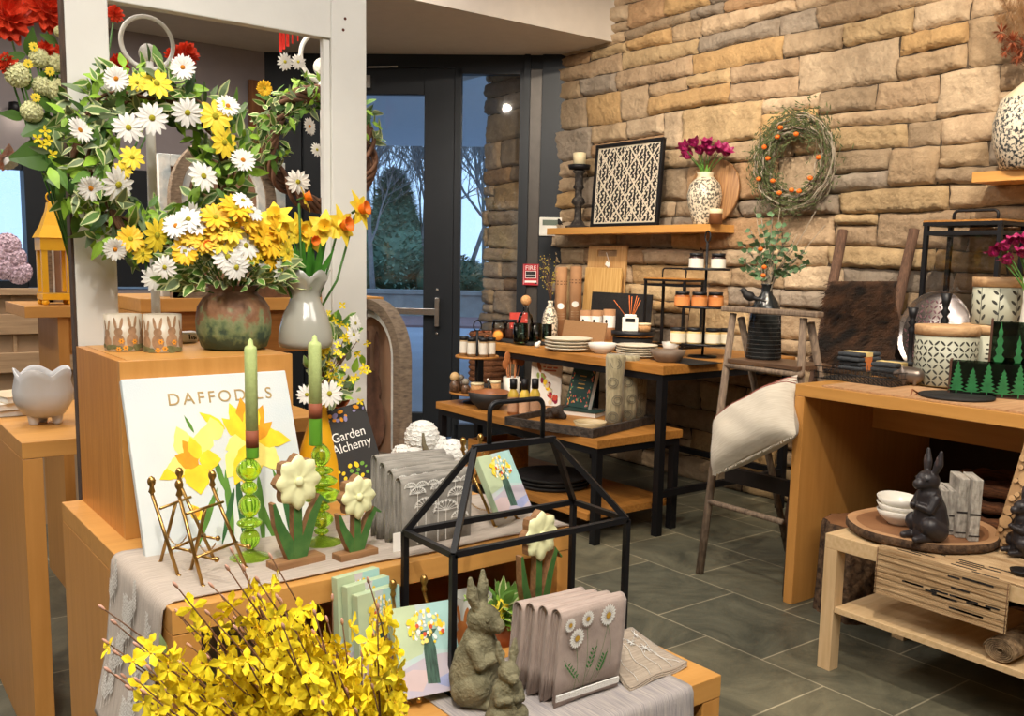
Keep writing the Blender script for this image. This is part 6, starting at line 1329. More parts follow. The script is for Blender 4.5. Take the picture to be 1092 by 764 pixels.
o = T('reed_diffuser', 'square white bottle with orange reeds on the black pedestal tray', 'diffuser', bd_, face_rz(bd_)); q = MB(); q.bx(-8.5*m, 8.5*m, -.02, .02, 0, 15*m); q.bx(-6.5*m, 6.5*m, -.016, .016, 15*m, 18*m); q.build('bottle', WHT, o, bevel=.005); q = MB(); q.bx(-5*m, 5*m, -.0215, -.02, 10*m, 14*m); q.build('black_label', BLK, o)
for k, (dx, dz) in enumerate(((-18, 33), (-2, 38), (1, 37), (6, 38), (8, 36), (10, 33))): q = MB(); q.tube([(dx*.15*m, 0, 13*m), (dx*m, (k % 3-1)*.01, dz*m)], .0024, 5); q.build('reed', mat('orange_reed', 'C0662C', .7), o)
b2 = Vector((bp_.x, bp_.y, UZ+zp-.003))+d_r*(12*m); o = T('cork_candle', 'small cork-wrapped candle beside the reed diffuser', 'candle', b2); q = MB(); q.lathe([(.001, 0), (6.8*m, 0), (7*m, 7*m), (.001, 7*m)], n=20); q.build('cork_cup', CORK, o); q = MB(); q.lathe([(.001, 7*m), (7.2*m, 7*m), (7.2*m, 9*m), (.001, 9*m)], n=20); q.build('lid', CREAMC, o)
# --- slate board, cutting boards, cork board
SLT = mat('black_slate', '1D1C1C', .7, var=.25, sc=20, bump=.3)
def board(name, lab, cat, X, x0, x1, yt, mt, zb_=UZ, t=.018, slot=None, tag_=False, tilt=-.07, yref=340, wmul=1):
    ya, yb_ = atX(x0, yref, X).y, atX(x1, yref, X).y; w = (ya-yb_)*wmul; h = up((X, (ya+yb_)/2), yt)-zb_; o = T(name, lab, cat, (X, ya, zb_+.003), RZW); o.rotation_euler = (tilt, 0, RZW); q = MB()
    if slot:
        sx0_, sx1_, sz0_, sz1_ = slot; q.bx(0, w, 0, t, 0, h*sz0_); q.bx(0, w, 0, t, h*sz1_, h); q.bx(0, w*sx0_, .0, t, h*sz0_, h*sz1_); q.bx(w*sx1_, w, 0, t, h*sz0_, h*sz1_)
    else: q.bx(0, w, 0, t, 0, h)
    q.build('board', mt, o, bevel=0 if slot else .003)
    return o, w, h
ASH = wood('pale_beech', 'C9A06A', 'A97C48', 'z', 5, .55)
o1, w, h = board('cutting_board', 'tall pale wooden cutting board with a hand slot leaning on the stone wall', 'board', 4.50, 621, 661, 262, ASH, slot=(.24, .76, .88, .95))
q = MB(); q.bar((w*.5, -.006, h*.92), (w*.62, -.012, h*.80), .004, .002); q.box((w*.58, -.014, h*.79), (.045, .002, .03), R=Ry(.5)); q.build('paper_tag', PAPER, o1)
board('cutting_board', 'lighter yellowish cutting board in front of the slotted one', 'board', 4.42, 619, 657, 286, wood('light_pine', 'D6B070', 'B88A4C', 'z', 5, .55))
board('slate_board', 'wide black slate board leaning behind the canisters and diffuser', 'board', 4.36, 628, 692, 313, SLT, t=.012)
CKB = mat('speckled_cork_board', '9E7A54', .9, col2='7E5C3A', sc=160, bump=.3)
board('cork_trivet', 'rectangular cork board leaning behind the stack of plates', 'board', 3.93, 598, 643, 343, CKB, t=.012, tilt=-.2, yref=362)
# --- kraft paper tubes
TUBM = mat('kraft_tube', 'A47A55', .8, var=.06, sc=30)
for x0, yb, yt, lab in ((597, 360, 285, 'kraft paper tube with a white oval label, nearer the spotted bottle'), (612.5, 357, 284, 'kraft paper tube with a white oval label, nearer the cutting board')):
    b = at(x0, yb, UZ); m = mpp(b); R = 6.3*m; H = up(b, yt)-UZ; o = T('paper_tube', lab, 'paper tube', b, face_rz(b), 'kraft paper tubes'); q = MB(); q.lathe([(.001, 0), (R, 0), (R, H*.98), (R*.9, H), (.001, H)], n=24); q.build('tube', TUBM, o)
    q = MB(); wrap(q, oval(0, H*.45, R*.62, R*.5, 16), R, 0); q.build('oval_label', PAPER, o); q = MB()
    for k in range(5): 
        for zz in (.80, .76): wrap(q, [(a_-R*1.2+k*R*.6, b_+H*zz) for a_, b_ in ((-R*.18, -.004), (R*.18, -.004), (R*.18, .004), (-R*.18, .004))], R, 0)
    for k in range(3): wrap(q, [(a_, b_+H*(.27+.035*k)) for a_, b_ in ((-R*.7, -.002), (R*.7, -.002), (R*.7, .002), (-R*.7, .002))], R, 1)
    q.build('printed_bands', [mat('kraft_dark_print', '6A4A32', .8), mat('kraft_pale_print', 'C9AA88', .8)], o)
o = T('jute_bundle', 'bundle of pale jute twine hanging between the two kraft tubes', 'twine', at(605, 356, UZ)); q = MB(); rnd = random.Random(4); m = mpp(o.location)
for k in range(26): x = rnd.gauss(0, 2.5)*m; q.tube([(x, rnd.gauss(0, .008), .0), (x*1.3, 0, 30*m), (x*.8+rnd.gauss(0, 2)*m, 0, 68*m), (x*2, -.01, rnd.uniform(66, 74)*m)], .0016, 4)
q.build('strands', mat('jute', 'B0946A', .9, var=.2), o)
# --- canisters
for x0, yt, yb, lab in ((624.5, 331, 360, 'cardboard canister with white label, nearest the kraft tubes'), (636, 331, 361, 'cardboard canister with white label, middle one of three'), (649, 330, 363, 'cardboard canister with white label, nearest the black pedestal')):
    b = at(x0, yb, UZ); m = mpp(b); R = 6.6*m; H = up(b, yt)-UZ; o = T('canister', lab, 'canister', b, face_rz(b), 'cardboard canisters with white labels'); q = MB(); q.lathe([(.001, 0), (R, 0), (R, H), (.001, H)], n=22); q.build('tube', TUBM, o); q = MB(); q.lathe([(R*1.01, H*.42), (R*1.01, H*.80)], n=22); q.build('white_label', PAPER, o); q = MB(); wrap(q, oval(-R*.5, H*.62, R*.22, R*.3, 10), R*1.02, 0); q.build('black_mark', BLK, o)
# --- plates and bowls
PLC = mat('cream_stoneware', 'CFC6B2', .35, var=.05); WHB = mat('white_stoneware', 'D2CFC8', .35, var=.05)
def plate_stack(x, yb, yt, wpx, z, n, labs, group):
    b = at(x, yb, z); m = mpp(b); R = wpx/2*m; H = up(b, yt)-z; st = H/n
    for i in range(n):
        o = T('plate', labs[i], 'plate', (b.x+.003*math.sin(i*3), b.y, z+i*st), 0, group); q = MB(); q.lathe([(.001, 0), (R*.62, 0), (R*.68, .003), (R*(.99-.01*(i % 2)), st*.9), (R, st*1.15), (R*.97, st*1.2), (R*.66, .007), (.001, .006)], n=36); q.build('dish', PLC, o)
plate_stack(606, 374, 361, 51, UZ, 4, ['cream stoneware plate at the bottom of the left stack', 'second cream plate from the bottom of the left stack', 'third cream plate from the bottom of the left stack', 'top cream plate of the left stack by the cork board'], 'left stack of plates')
plate_stack(679, 381, 368, 45, UZ, 5, ['cream plate at the bottom of the right stack', 'second cream plate from the bottom of the right stack', 'middle cream plate of the right stack', 'fourth cream plate from the bottom of the right stack', 'top cream plate of the stack behind the brown bowl'], 'right stack of plates')
def bowl(name, lab, x, yb, yt, wpx, z, mt, foot=.5, cat='bowl', mi=None, rnd_=0, b=None):
    b = b or at(x, yb, z); m = mpp(b); R = wpx/2*m; H = up(b, yt)-z; o = T(name, lab, cat, b); q = MB(); pr = profwall([(R*foot, 0), (R*foot*1.1, H*.08), (R*.85, H*.45), (R, H)], .005); q.lathe(pr, n=36, mis=[0 if i < 4 else 1 for i in range(len(pr)-1)], mod=lambda a, r, z_, i: (r, z_+(z_ > H*.8)*rnd_*math.sin(a*2+1))); q.build('bowl', [mt, mi or mt], o); return o
bowl('white_bowl', 'white bowl between the two stacks of plates', 642, 377, 366, 31, UZ, WHB)
bowl('brown_bowl', 'grey-brown stoneware bowl at the right corner of the taller table', 712, 386, 373.5, 38, UZ, mat('brown_stoneware', '6E5E50', .5, var=.2, sc=20, bump=.1), foot=.62)
o = bowl('small_white_cup', 'small white cup behind the brown bowl', 715, 375, 365, 19, UZ, WHB, foot=.8, cat='cup')
pm = at(726, 385, UZ); q = MB(); q.bx(-.11, .11, -.19, .12, 0, .003); tag(q.build('placemat', SLT, loc=pm), 'black woven placemat under the brown bowl', 'placemat')
# --- left end: jars, bottle, glasses, vase
tr = at(548, 367, UZ); q = MB(); q.bx(-.10, .10, -.22, .20, .0, .012); tag(q.build('slate_tray', SLT, loc=(tr.x+.10, tr.y+.05, UZ), bevel=.003), 'flat black slate tray under the jars at the left end of the taller table', 'tray')
TZ = UZ+.0122
GJ = pane('jar_glass', (.93, .93, .9))
for x, yb, yt, w__, lab, cm in ((532, 360, 341, 15, 'lidded glass jar of dried orange slices, the left one', mat('dried_fruit', '6A4428', .8, var=.4, sc=60)), (545, 361, 341, 14, 'lidded glass jar of spices, right of the orange-slice jar', mat('dried_spice', '5A3022', .8, var=.4, sc=60))):
    b = at(x, yb, TZ); m = mpp(b); R = w__/2*m; H = up(b, yt)-TZ; o = T('storage_jar', lab, 'jar', b, 0, 'glass storage jars'); q = MB(); q.lathe([(.001, 0), (R*.95, 0), (R, .01), (R, H*.75), (R*.8, H*.86)], n=24); q.build('glass', GJ, o); q = MB(); q.lathe([(.001, .003), (R*.9, .003), (R*.92, H*.5), (.001, H*.45)], n=20); q.build('contents', cm, o); q = MB(); q.lathe([(.001, H*.86), (R*.9, H*.86), (R*.9, H), (.001, H)], n=24); q.build('lid', BLK, o)
b = at(533, 363, TZ); o = T('orange_slice', 'dried orange slice leaning on the left glass jar', 'orange slice', (b.x-.03, b.y-.02, TZ), face_rz(b)); q = MB(); R = 5.5*mpp(b); q.lathe_ax((0, 0, R), (0, .006, R), [(.001, 0), (R*.85, 0), (R*.85, 1), (.001, 1)], 24, 0); q.lathe_ax((0, -.0005, R), (0, .0065, R), [(R*.85, 0), (R, .1), (R, .9), (R*.85, 1)], 24, 1); q.build('slice', [mat('orange_flesh', 'D9953A', .7, var=.2, sc=60), mat('orange_peel', 'B86A22', .8)], o)
b = at(549, 356, TZ); m = mpp(b); o = T('red_box', 'small red box standing behind the glass jars', 'box', (b.x+.05, b.y+.02, TZ), face_rz(b)); q = MB(); q.bx(-10*m, 9*m, -.02, .02, 0, 22*m); q.build('carton', mat('red_carton', 'B83A2E', .7, var=.05), o, bevel=.001)
# corked bottle
b = at(560, 364, TZ); m = mpp(b); H = up(b, 325)-TZ; R = 8.5*m; o = T('corked_bottle', 'clear glass bottle with a round cork ball stopper', 'bottle', b); q = MB(); q.lathe([(.001, 0), (R, 0), (R, H*.55), (R*.8, H*.72), (R*.36, H*.82), (R*.34, H*.97), (R*.42, H)], n=28); q.build('glass', GJ, o); q = MB(); q.sph((0, 0, H+4.5*m), 5.6*m, 16); q.build('cork_ball', CORK, o)
for x, yb, yt, w__, lab, cc in ((555, 368, 347, 16, 'pale green textured tumbler in front of the corked bottle', (.55, .72, .5)), (571, 366, 347, 14, 'dark olive textured tumbler, middle of the three green glasses', (.30, .36, .22)), (583, 364, 348, 11, 'blue-green textured tumbler beside the spotted bottle', (.30, .48, .45))):
    b = at(x, yb, UZ+.001); m = mpp(b); R = w__/2*m; H = up(b, yt)-UZ; o = T('green_tumbler', lab, 'glass', (b.x-.0, b.y, TZ), 0, 'green tumblers'); q = MB(); q.lathe([(.001, .004), (R*.9, .0), (R, H*.1), (R, H), (R*.93, H), (R*.93, .01), (.001, .008)], n=28, mod=lambda a, r, z_, i: (r*(1+.02*math.sin(a*14)), z_)); q.build('tumbler', pane('tumbler_%d' % x, cc), o)
b = at(586, 361, UZ); m = mpp(b); H = up(b, 321)-UZ; R = 8.5*m; vase_thing('spotted_bottle_vase', 'slim spotted cream bottle vase with dried yellow sprigs', 'vase', b, profwall([(R*.8, 0), (R, H*.1), (R, H*.5), (R*.75, H*.72), (R*.3, H*.9), (R*.36, H)], .003), VSP)
o = T('yellow_sprigs', 'dried tiny yellow flower sprigs in the spotted bottle vase', 'bouquet', (b.x, b.y, UZ+H*.9)); q = MB(); q2 = MB(); rnd = random.Random(2); m = mpp(o.location)
for i in range(14):
    e = Vector((rnd.uniform(-18, 6)*m, rnd.uniform(-.02, .02), rnd.uniform(14, 52)*m)); q.tube([(0, 0, 0), (e.x*.3, 0, e.z*.55), e], .0009, 4)
    for k in range(7): q2.sph(Vector((e.x*(.6+.4*rnd.random()), e.y, e.z*(.65+.35*rnd.random())))+Vector((rnd.gauss(0, 1.6)*m, 0, rnd.gauss(0, 1.5)*m)), .0035, 5)
q.build('stems', TWIG, o); q2.build('blossoms', mat('tiny_yellow', 'A8982E', .8), o)
b = at(573, 371, UZ); o = T('white_pebble_figurine', 'tiny white figurine at the front edge, left of the plates', 'figurine', b); q = MB(); m = mpp(b); q.sph((0, 0, 3*m), (3.6*m, 3*m, 3.2*m), 10); q.sph((2.6*m, 0, 5.5*m), 1.8*m, 8); q.build('body', WHT, o)

# ============================================================ LOWER TABLE
bT = at(508, 430, LZ); m = mpp(bT); o = T('two_tier_stand', 'two-tier black and wood stand with spice jars on the lower table', 'tiered stand', bT); zt2 = [up(bT, 418)-LZ, up(bT, 380)-LZ]
for z_, r_ in zip(zt2, (29, 23)): q = MB(); q.lathe([(.001, z_-.008), (r_*m, z_-.008), (r_*m, z_+.004), (r_*m*.97, z_+.004), (r_*m*.96, z_), (.001, z_)], n=32); q.build('tray', OAK, o)
q = MB(); zt_ = up(bT, 352)-LZ; q.tube([(0, 0, .0), (0, 0, zt_)], .008, 10); q.lathe([(.001, 0), (14*m, 0), (14*m, .012), (.001, .02)], n=24); q.build('pole', BLK, o)
q = MB(); q.tube([Vector((5*m*math.sin(a), 0, zt_+4.5*m-5.6*m*math.cos(a))) for a in [2*PI*i/24 for i in range(24)]], .004, 8, closed=True); q.build('ring_handle', BLK, o)
f_r = Vector((_F.x, _F.y, 0)).normalized()
for x, dd_, lab in ((494, .02, 'slim spice jar with black lid, leftmost on the two-tier stand'), (502.5, -.05, 'spice jar with black lid, second from the left on the two-tier stand'), (515, -.055, 'spice jar with black lid, just right of the pole'), (523, -.02, 'spice jar with black lid, rightmost on the two-tier stand'), (510, .06, 'spice jar with black lid behind the pole of the two-tier stand')):
    lc = Vector((bT.x, bT.y, LZ+zt2[1]))+d_r*((x-508)*m)+f_r*dd_; mm = mpp(lc); R = 4.6*mm; Hj = 20.5*mm; oj = T('spice_jar', lab, 'jar', lc, face_rz(lc), 'spice jars on the two-tier stand')
    q = MB(); q.lathe([(.001, 0), (R, 0), (R, Hj*.82)], n=18); q.build('jar_body', SPG, oj); q = MB(); q.lathe([(R*1.02, Hj*.16), (R*1.02, Hj*.74)], n=18); q.build('paper_label', LBL, oj); q = MB(); q.lathe([(.001, Hj*.82), (R*1.04, Hj*.82), (R*1.04, Hj), (.001, Hj)], n=18); q.build('lid', BLK, oj)
for x, dd_, w__, h_, lab in ((509, -.06, 14, 11, 'cork-wrapped candle on the lower tray, left one'), (527, -.03, 13, 13, 'cork-wrapped candle on the lower tray, right one')):
    lc = Vector((bT.x, bT.y, LZ+zt2[0]))+d_r*((x-508)*m)+f_r*dd_; oj = T('cork_candle', lab, 'candle', lc, 0, 'cork candles on the two-tier stand'); q = MB(); q.lathe([(.001, 0), (w__/2*m, 0), (w__/2*m, h_*m*.82), (.001, h_*m*.82)], n=20); q.build('cork_cup', CORK, oj); q = MB(); q.lathe([(.001, h_*m*.82), (w__/2*m*1.03, h_*m*.82), (w__/2*m*1.03, h_*m), (.001, h_*m)], n=20); q.build('lid', CREAMC, oj)
for x, dd_, hh_, w__, lab, ball in ((485, -.03, 12, 11, 'small jar of corks with a large round ball stopper', 5.2), (497, -.07, 9, 9, 'small jar of corks with a grey ball stopper', 3.8), (491, .04, 11, 9, 'small jar of corks at the back left of the lower tray', 3.6)):
    lc = Vector((bT.x, bT.y, LZ+zt2[0]))+d_r*((x-508)*m)+f_r*dd_; oj = T('stoppered_jar', lab, 'jar', lc, 0, 'stoppered jars on the lower tray'); q = MB(); q.lathe([(.001, 0), (w__/2*m, 0), (w__/2*m, hh_*m*.7), (w__/3*m, hh_*m)], n=18); q.build('glass', mat('cork_filled_glass', '7A5C46', .3, col2='3A2A20', sc=90), oj); q = MB(); q.sph((0, 0, hh_*m+ball*.8*m), ball*m, 14); q.build('ball_stopper', mat('pale_wood_ball', 'C9A674', .6) if ball > 5 else mat('grey_ball', '8E8578', .6), oj)
# woven baskets behind
WIC = mat('wicker', '7A4A28', .85, col2='3E2414', sc=20, stretch=(1, 1, 18), bump=.8, bsc=80)
b = Vector((3.33, 4.55, LZ)); b = at(519, 411, LZ); m = mpp(b); H = up(b, 350)-LZ; b.x += .13; b.y += .17
o = T('wicker_basket', 'stack-like dark wicker basket behind the two-tier stand', 'basket', b, RZW); q = MB(); 
for k in range(9): q.lathe([(.13, H*.1*k), (.142, H*.1*(k+.5)), (.13, H*.1*(k+1))], n=30, mod=lambda a, r, z_, i, k=k: (r*(1+.02*math.sin(a*16+k*PI)), z_))
q.build('weave', WIC, o); q = MB()
for k in range(30): a = k*.7; q.strip((.05*math.cos(a), .05*math.sin(a), H*.88), (math.cos(a), math.sin(a), .25), (0, 0, 1), .10, .05, 0, 4, bend=.4)
q.build('leather_lining', mat('tan_leather', 'A0562C', .6, var=.2), o)
# dark bowl
b = at(521, 437, LZ); m = mpp(b)
bowl('dark_wooden_bowl', 'wide dark bowl with a copper-brown inside on the lower table', 521, 436, 418, 45, LZ, mat('charred_bowl', '262322', .6, var=.2), foot=.5, mi=mat('copper_bowl_inside', '8E5A38', .4, var=.2), rnd_=.004)
o = T('black_salad_server', 'black server with a white tip resting in the dark bowl', 'server', at(521, 432, LZ)); m = mpp(o.location); q = MB(); q.tube([(6*m, -.02, 8*m), (2*m, -.01, 16*m), (-1*m, 0, 26*m)], [.006, .007, .008], 8); q.build('handle', BLK, o); q = MB(); q.sph((-1.2*m, 0, 27*m), .009, 10); q.build('tip', PAPER, o)
# dressings
for x, yb, lab in ((547, 442, 'dressing bottle with black cap, nearest the dark bowl'), (559, 444, 'dressing bottle with black cap, middle of the three'), (570, 441, 'dressing bottle with black cap, nearest the cookbook')):
    b = at(x, yb, LZ); m = mpp(b); H = up(b, 404)-LZ; R = 5.8*m; o = T('dressing_bottle', lab, 'bottle', b, face_rz(b), 'dressing bottles'); q = MB(); q.lathe([(.001, 0), (R, 0), (R, H*.5), (R*.95, H*.58), (R*.55, H*.70), (R*.5, H*.74)], n=20, mis=[0, 0, 1, 1, 1]); q.build('bottle', [mat('dressing_tan', 'B98E6A', .4), mat('dressing_yellow', 'D9B84A', .3)], o); q = MB(); q.lathe([(R*1.015, H*.08), (R*1.015, H*.46)], n=20); q.build('paper_label', mat('label_tan', 'C49C7C', .8, var=.08, sc=60), o); q = MB(); q.lathe([(.001, H*.72), (R*.68, H*.72), (R*.68, H), (.001, H)], n=20); q.build('cap', BLK, o)
# crock with wooden utensils
b = at(545, 429, LZ); m = mpp(b); H = up(b, 402)-LZ; R = 9*m; o = T('utensil_crock', 'white crock with side handle filled with wooden utensils', 'crock', (b.x, b.y, LZ)); q = MB(); q.lathe(profwall([(R*.8, 0), (R*.9, .01), (R, H)], .004), n=28); q.build('body', WHT, o); q = MB(); q.tube([Vector((R*.95+6*m*math.sin(a), -.02, H*.55+6*m*math.cos(a))) for a in [PI*i/10 for i in range(11)]], .006, 8); q.build('handle', WHT, o); c0 = Vector(o.location)
UT = mat('utensil_wood', 'A8683A', .6, var=.15, sc=20, stretch=(4, 4, 1))
for k, (dx, top, kind) in enumerate(((-9, 20, 0), (-5, 28, 0), (0, 30, 1), (3, 31, 1), (7, 27, 0), (13, 24, 0))):
    q = MB(); q.tube([(dx*.3*m, .01*(k % 3-1), H*.2), (dx*m, .015*(k % 3-1), H+top*.55*m)], .004, 6); p = Vector((dx*m, .015*(k % 3-1), H+top*.5*m)); d = Vector((dx*.35, 0, 10)).normalized()
    if kind: 
        for j in (-1, 0, 1): q.bar(p+Vector((j*2.2*m, 0, 0)), p+Vector((j*2.6*m, 0, 0))+d*(top*.5*m), 1.5*m, .004)
        q.box(p+d*(2*m), (6.5*m, .005, 7*m))
    else: q.sph(p+d*(top*.22*m), (4.2*m, .004, top*.28*m), 12)
    q.build('spatula', UT, o)
# cookbook
def bookstand(name, lab, bl, br_, tl, z, cov, pages=.03, cat='book', group=None, spine=None):
    A = at(*bl, z); B = at(*br_, z); u = B-A; w = u.length; u.normalize(); nrm = Vector((u.y, -u.x, 0)); best = None
    for ia in range(0, 32):
        for ih in range(70):
            la = math.radians(ia); h = w*(.8+ih*.015); p = A-nrm*(h*math.sin(la))+Vector((0, 0, h*math.cos(la))); x, y = prj(p); e_ = (x-tl[0])**2+(y-tl[1])**2
            if best is None or e_ < best[0]: best = (e_, la, h)
    _, la, h = best; up_ = (-nrm*math.sin(la)+Vector((0, 0, math.cos(la)))); bk2 = up_.cross(u); bk2 = -bk2 if bk2.dot(nrm) > 0 else bk2
    o = bpy.data.objects.new(name, None); COL.objects.link(o); A = A+Vector((0, 0, .002)); o.matrix_world = Matrix(((u.x, bk2.x, up_.x, A.x), (u.y, bk2.y, up_.y, A.y), (u.z, bk2.z, up_.z, A.z), (0, 0, 0, 1))); tag(o, lab, cat, group)
    q = MB(); q.bx(.001, w-.003, 0, pages, .002, h-.002); q.build('pages', PAPER, o); q = MB(); q.bx(0, w, -.002, 0, 0, h); q.bx(0, w, pages, pages+.002, 0, h); q.bx(-.002, 0, -.002, pages+.002, 0, h); q.build('cover', cov, o); return o, w, h
o, w, h = bookstand('cookbook', 'white cookbook with a pictured salad board standing behind the dressing bottles', (565, 432), (597, 434), (568, 382), LZ, PAPER, .015)
q = MB(); rnd = random.Random(5); y = -.0024
def PP(pts, mi, k=0): q.add([(x*w, y-.0002*k, z*h) for x, z in pts], [tuple(range(len(pts)))], mi)
PP(oval(.25, .82, .06, .14, 10, .5), 0, 1); PP([(.3, .7), (.42, .68), (.5, .6), (.4, .58)], 0, 1)
for i in range(30): t_ = rnd.random(); PP(oval(.38+.4*t_+rnd.gauss(0, .07), .62-.5*t_+rnd.gauss(0, .05), .07, .05, 8, rnd.random()*3), rnd.choice((1, 2, 3, 4, 5)), 2+i)
PP(oval(.85, .12, .07, .08, 10), 5, 2); q.build('cover_picture', [UT, PY1, mat('print_salad', '8FA050', .7), mat('print_tomato', 'B8402C', .7), mat('print_cream', 'D8C4A0', .7), mat('print_beet', '8A1E3C', .7)], o)
RDI = mat('print_red_ink', 'C47A70', .7); q = MB(); [q.add([(w*a_, -.0026, h*c_), (w*b_, -.0026, h*c_), (w*b_, -.0026, h*(c_+.035)), (w*a_, -.0026, h*(c_+.035))], [(0, 1, 2, 3)]) for a_, b_, c_ in ((.42, .50, .88), (.54, .80, .87), (.38, .46, .80), (.50, .68, .79), (.72, .86, .79), (.42, .82, .73))]; q.build('faded_title', RDI, o)
GBK = mat('book_dark_green', '1F3B36', .6, var=.1)
b = at(628, 446, LZ); m = mpp(b)
o = T('green_flat_book', 'thick dark green book lying under the floral book', 'book', (b.x+.01, b.y+.06, LZ), RZW+.35); q = MB(); q.bx(-.11, .115, -.07, .09, .003, .035); q.build('pages', PAPER, o); q = MB(); q.bx(-.115, .118, -.073, .093, 0, .003); q.bx(-.115, .118, -.073, .093, .035, .038); q.bx(-.118, -.115, -.073, .093, 0, .038); q.build('cover', GBK, o)
o, w, h = bookstand('floral_book', 'dark green book with bright floral border standing on the flat green book', (603, 433), (627, 437), (615, 381), LZ+.039, GBK, .032)
q = MB(); rnd = random.Random(15); pal_ = [mat('print_coral', 'C8604A', .7), mat('print_pink', 'C98A8A', .7), mat('print_sage', '6E8F6A', .7), mat('print_gold', 'C49A4A', .7)]
for i in range(90):
    e_ = rnd.random(); s_ = i % 4; x_, z_ = ((e_, .06+.16*rnd.random()), (e_, .97-.1*rnd.random()), (.05+.09*rnd.random(), e_), (.95-.09*rnd.random(), e_))[s_]
    q.add([(a_*w, -.0024-.00006*i, b_*h) for a_, b_ in oval(min(.95, max(.05, x_)), min(.96, max(.04, z_)), .028, .018, 7, rnd.random()*3)], [tuple(range(7))], rnd.choice((0, 0, 1, 2, 3)))
for k in range(4): q.add([(w*.35, -.003, h*(.62-.08*k)), (w*.65, -.003, h*(.62-.08*k)), (w*.65, -.003, h*(.64-.08*k)), (w*.35, -.003, h*(.64-.08*k))], [(0, 1, 2, 3)], 3)
q.build('floral_border', pal_, o)
# tray
tA, tB, tC = at(632, 468, LZ), at(697, 452, LZ), at(559, 450.2, LZ); tw, td = (tB-tA).length, (tC-tA).length; rzt = math.atan2((tB-tA).y, (tB-tA).x)
BRK = mat('bark_black', '2B2521', .85, col2='4A4038', sc=30, stretch=(1, 1, 1), bump=.9, bsc=60)
o = T('serving_tray', 'low dark rough-edged tray with wooden bottom on the lower table', 'tray', tA, rzt); q = MB(); e_ = .018
q.bx(0, tw, 0, e_, 0, .045); q.bx(0, tw, td-e_, td, 0, .045); q.bx(0, e_, e_, td-e_, 0, .045); q.bx(tw-e_, tw, e_, td-e_, 0, .045); q.build('rim', BRK, o, bevel=.003); q = MB(); q.bx(e_, tw-e_, e_, td-e_, .0, .012); q.build('bottom', OAK, o)
def ontray(x, y): return at(x, y, LZ+.0122)
b = ontray(629, 457); bowl('cream_dish', 'small shallow cream dish in the dark tray', 629, 458, 449.5, 36, LZ+.0122, mat('sand_stoneware', 'B5A27E', .4, var=.1), foot=.8, cat='dish')
b = ontray(592, 447); o = T('driftwood_knot', 'rough dark driftwood knot in the far end of the tray', 'driftwood', b); rnd = random.Random(3); blob('knot', [((rnd.uniform(-.05, .05), rnd.uniform(-.03, .03), rnd.uniform(.01, .05)), (rnd.uniform(-.06, .06), rnd.uniform(-.03, .03), rnd.uniform(.01, .06)), .02, .014) for _ in range(9)], BRK, o, .004, 2)
TTP = linen('printed_tea_towel', 'A59A7C', '8A8064')
for x, yb, yt, w__, lab in ((654, 458, 378, 19, 'rolled printed tea towel with citrus circles, leftmost in the tray'), (670, 455, 379, 17, 'rolled printed tea towel in the centre of the tray group'), (681, 451, 381, 15, 'rolled printed tea towel, rightmost in the tray')):
    b = ontray(x, yb-3); m = mpp(b); R = w__/2*m; H = up(b, yt)-b.z; o = T('rolled_tea_towel', lab, 'tea towel', b, face_rz(b), 'rolled tea towels'); q = MB(); q.lathe([(R*.3, 0), (R*.95, 0), (R*.96, H*.3), (R, H*.7), (R*1.12, H*.95), (R*1.05, H), (R*.3, H*.97)], n=26, mod=lambda a, r, z_, i: (r*(1+.05*math.sin(a*3+z_*20)+.03*math.sin(a*7)), z_)); q.build('cloth', TTP, o); q = MB()
    for k, (s_, z_) in enumerate(((.1, .88), (-.2, .62), (.35, .38), (-.1, .15))):
        for rr_ in (.62, .40): 
            ov = oval(s_*R, z_*H, R*rr_, R*rr_, 14); iv = oval(s_*R, z_*H, R*(rr_-.10), R*(rr_-.10), 14)
            for i in range(14):
                f = lambda p_: (R*1.09*math.sin(p_[0]/R), -R*1.09*math.cos(p_[0]/R), p_[1]); j = (i+1) % 14; q.add([f(ov[i]), f(ov[j]), f(iv[j]), f(iv[i])], [(0, 1, 2, 3)])
    q.build('printed_circles', mat('towel_print', '77705E', .9), o)
# lower shelf goods
LSZ = .1552
b = at(610, 528, LSZ); o = T('black_tray_stack', 'flat black woven trays stacked on the bottom shelf', 'tray stack', (3.30, 4.0, LSZ), 0); q = MB()
for k in range(3): q.lathe([(.001, .022*k), (.20, .022*k), (.215, .022*k+.02), (.20, .022*k+.019), (.001, .022*k+.008)], n=36)
q.build('trays', SLT, o)
b = at(485, 480, LSZ); o = T('wooden_crate', 'pale wooden crate at the far end of the bottom shelf', 'crate', (3.32, 4.55, LSZ)); q = MB(); q.bx(-.15, .15, -.11, .11, 0, .02); q.bx(-.15, .15, -.11, -.095, .02, .17); q.bx(-.15, .15, .095, .11, .02, .17); q.bx(-.15, -.135, -.095, .095, .02, .17); q.bx(.135, .15, -.095, .095, .02, .17); q.build('crate', OAK, o, bevel=.002)
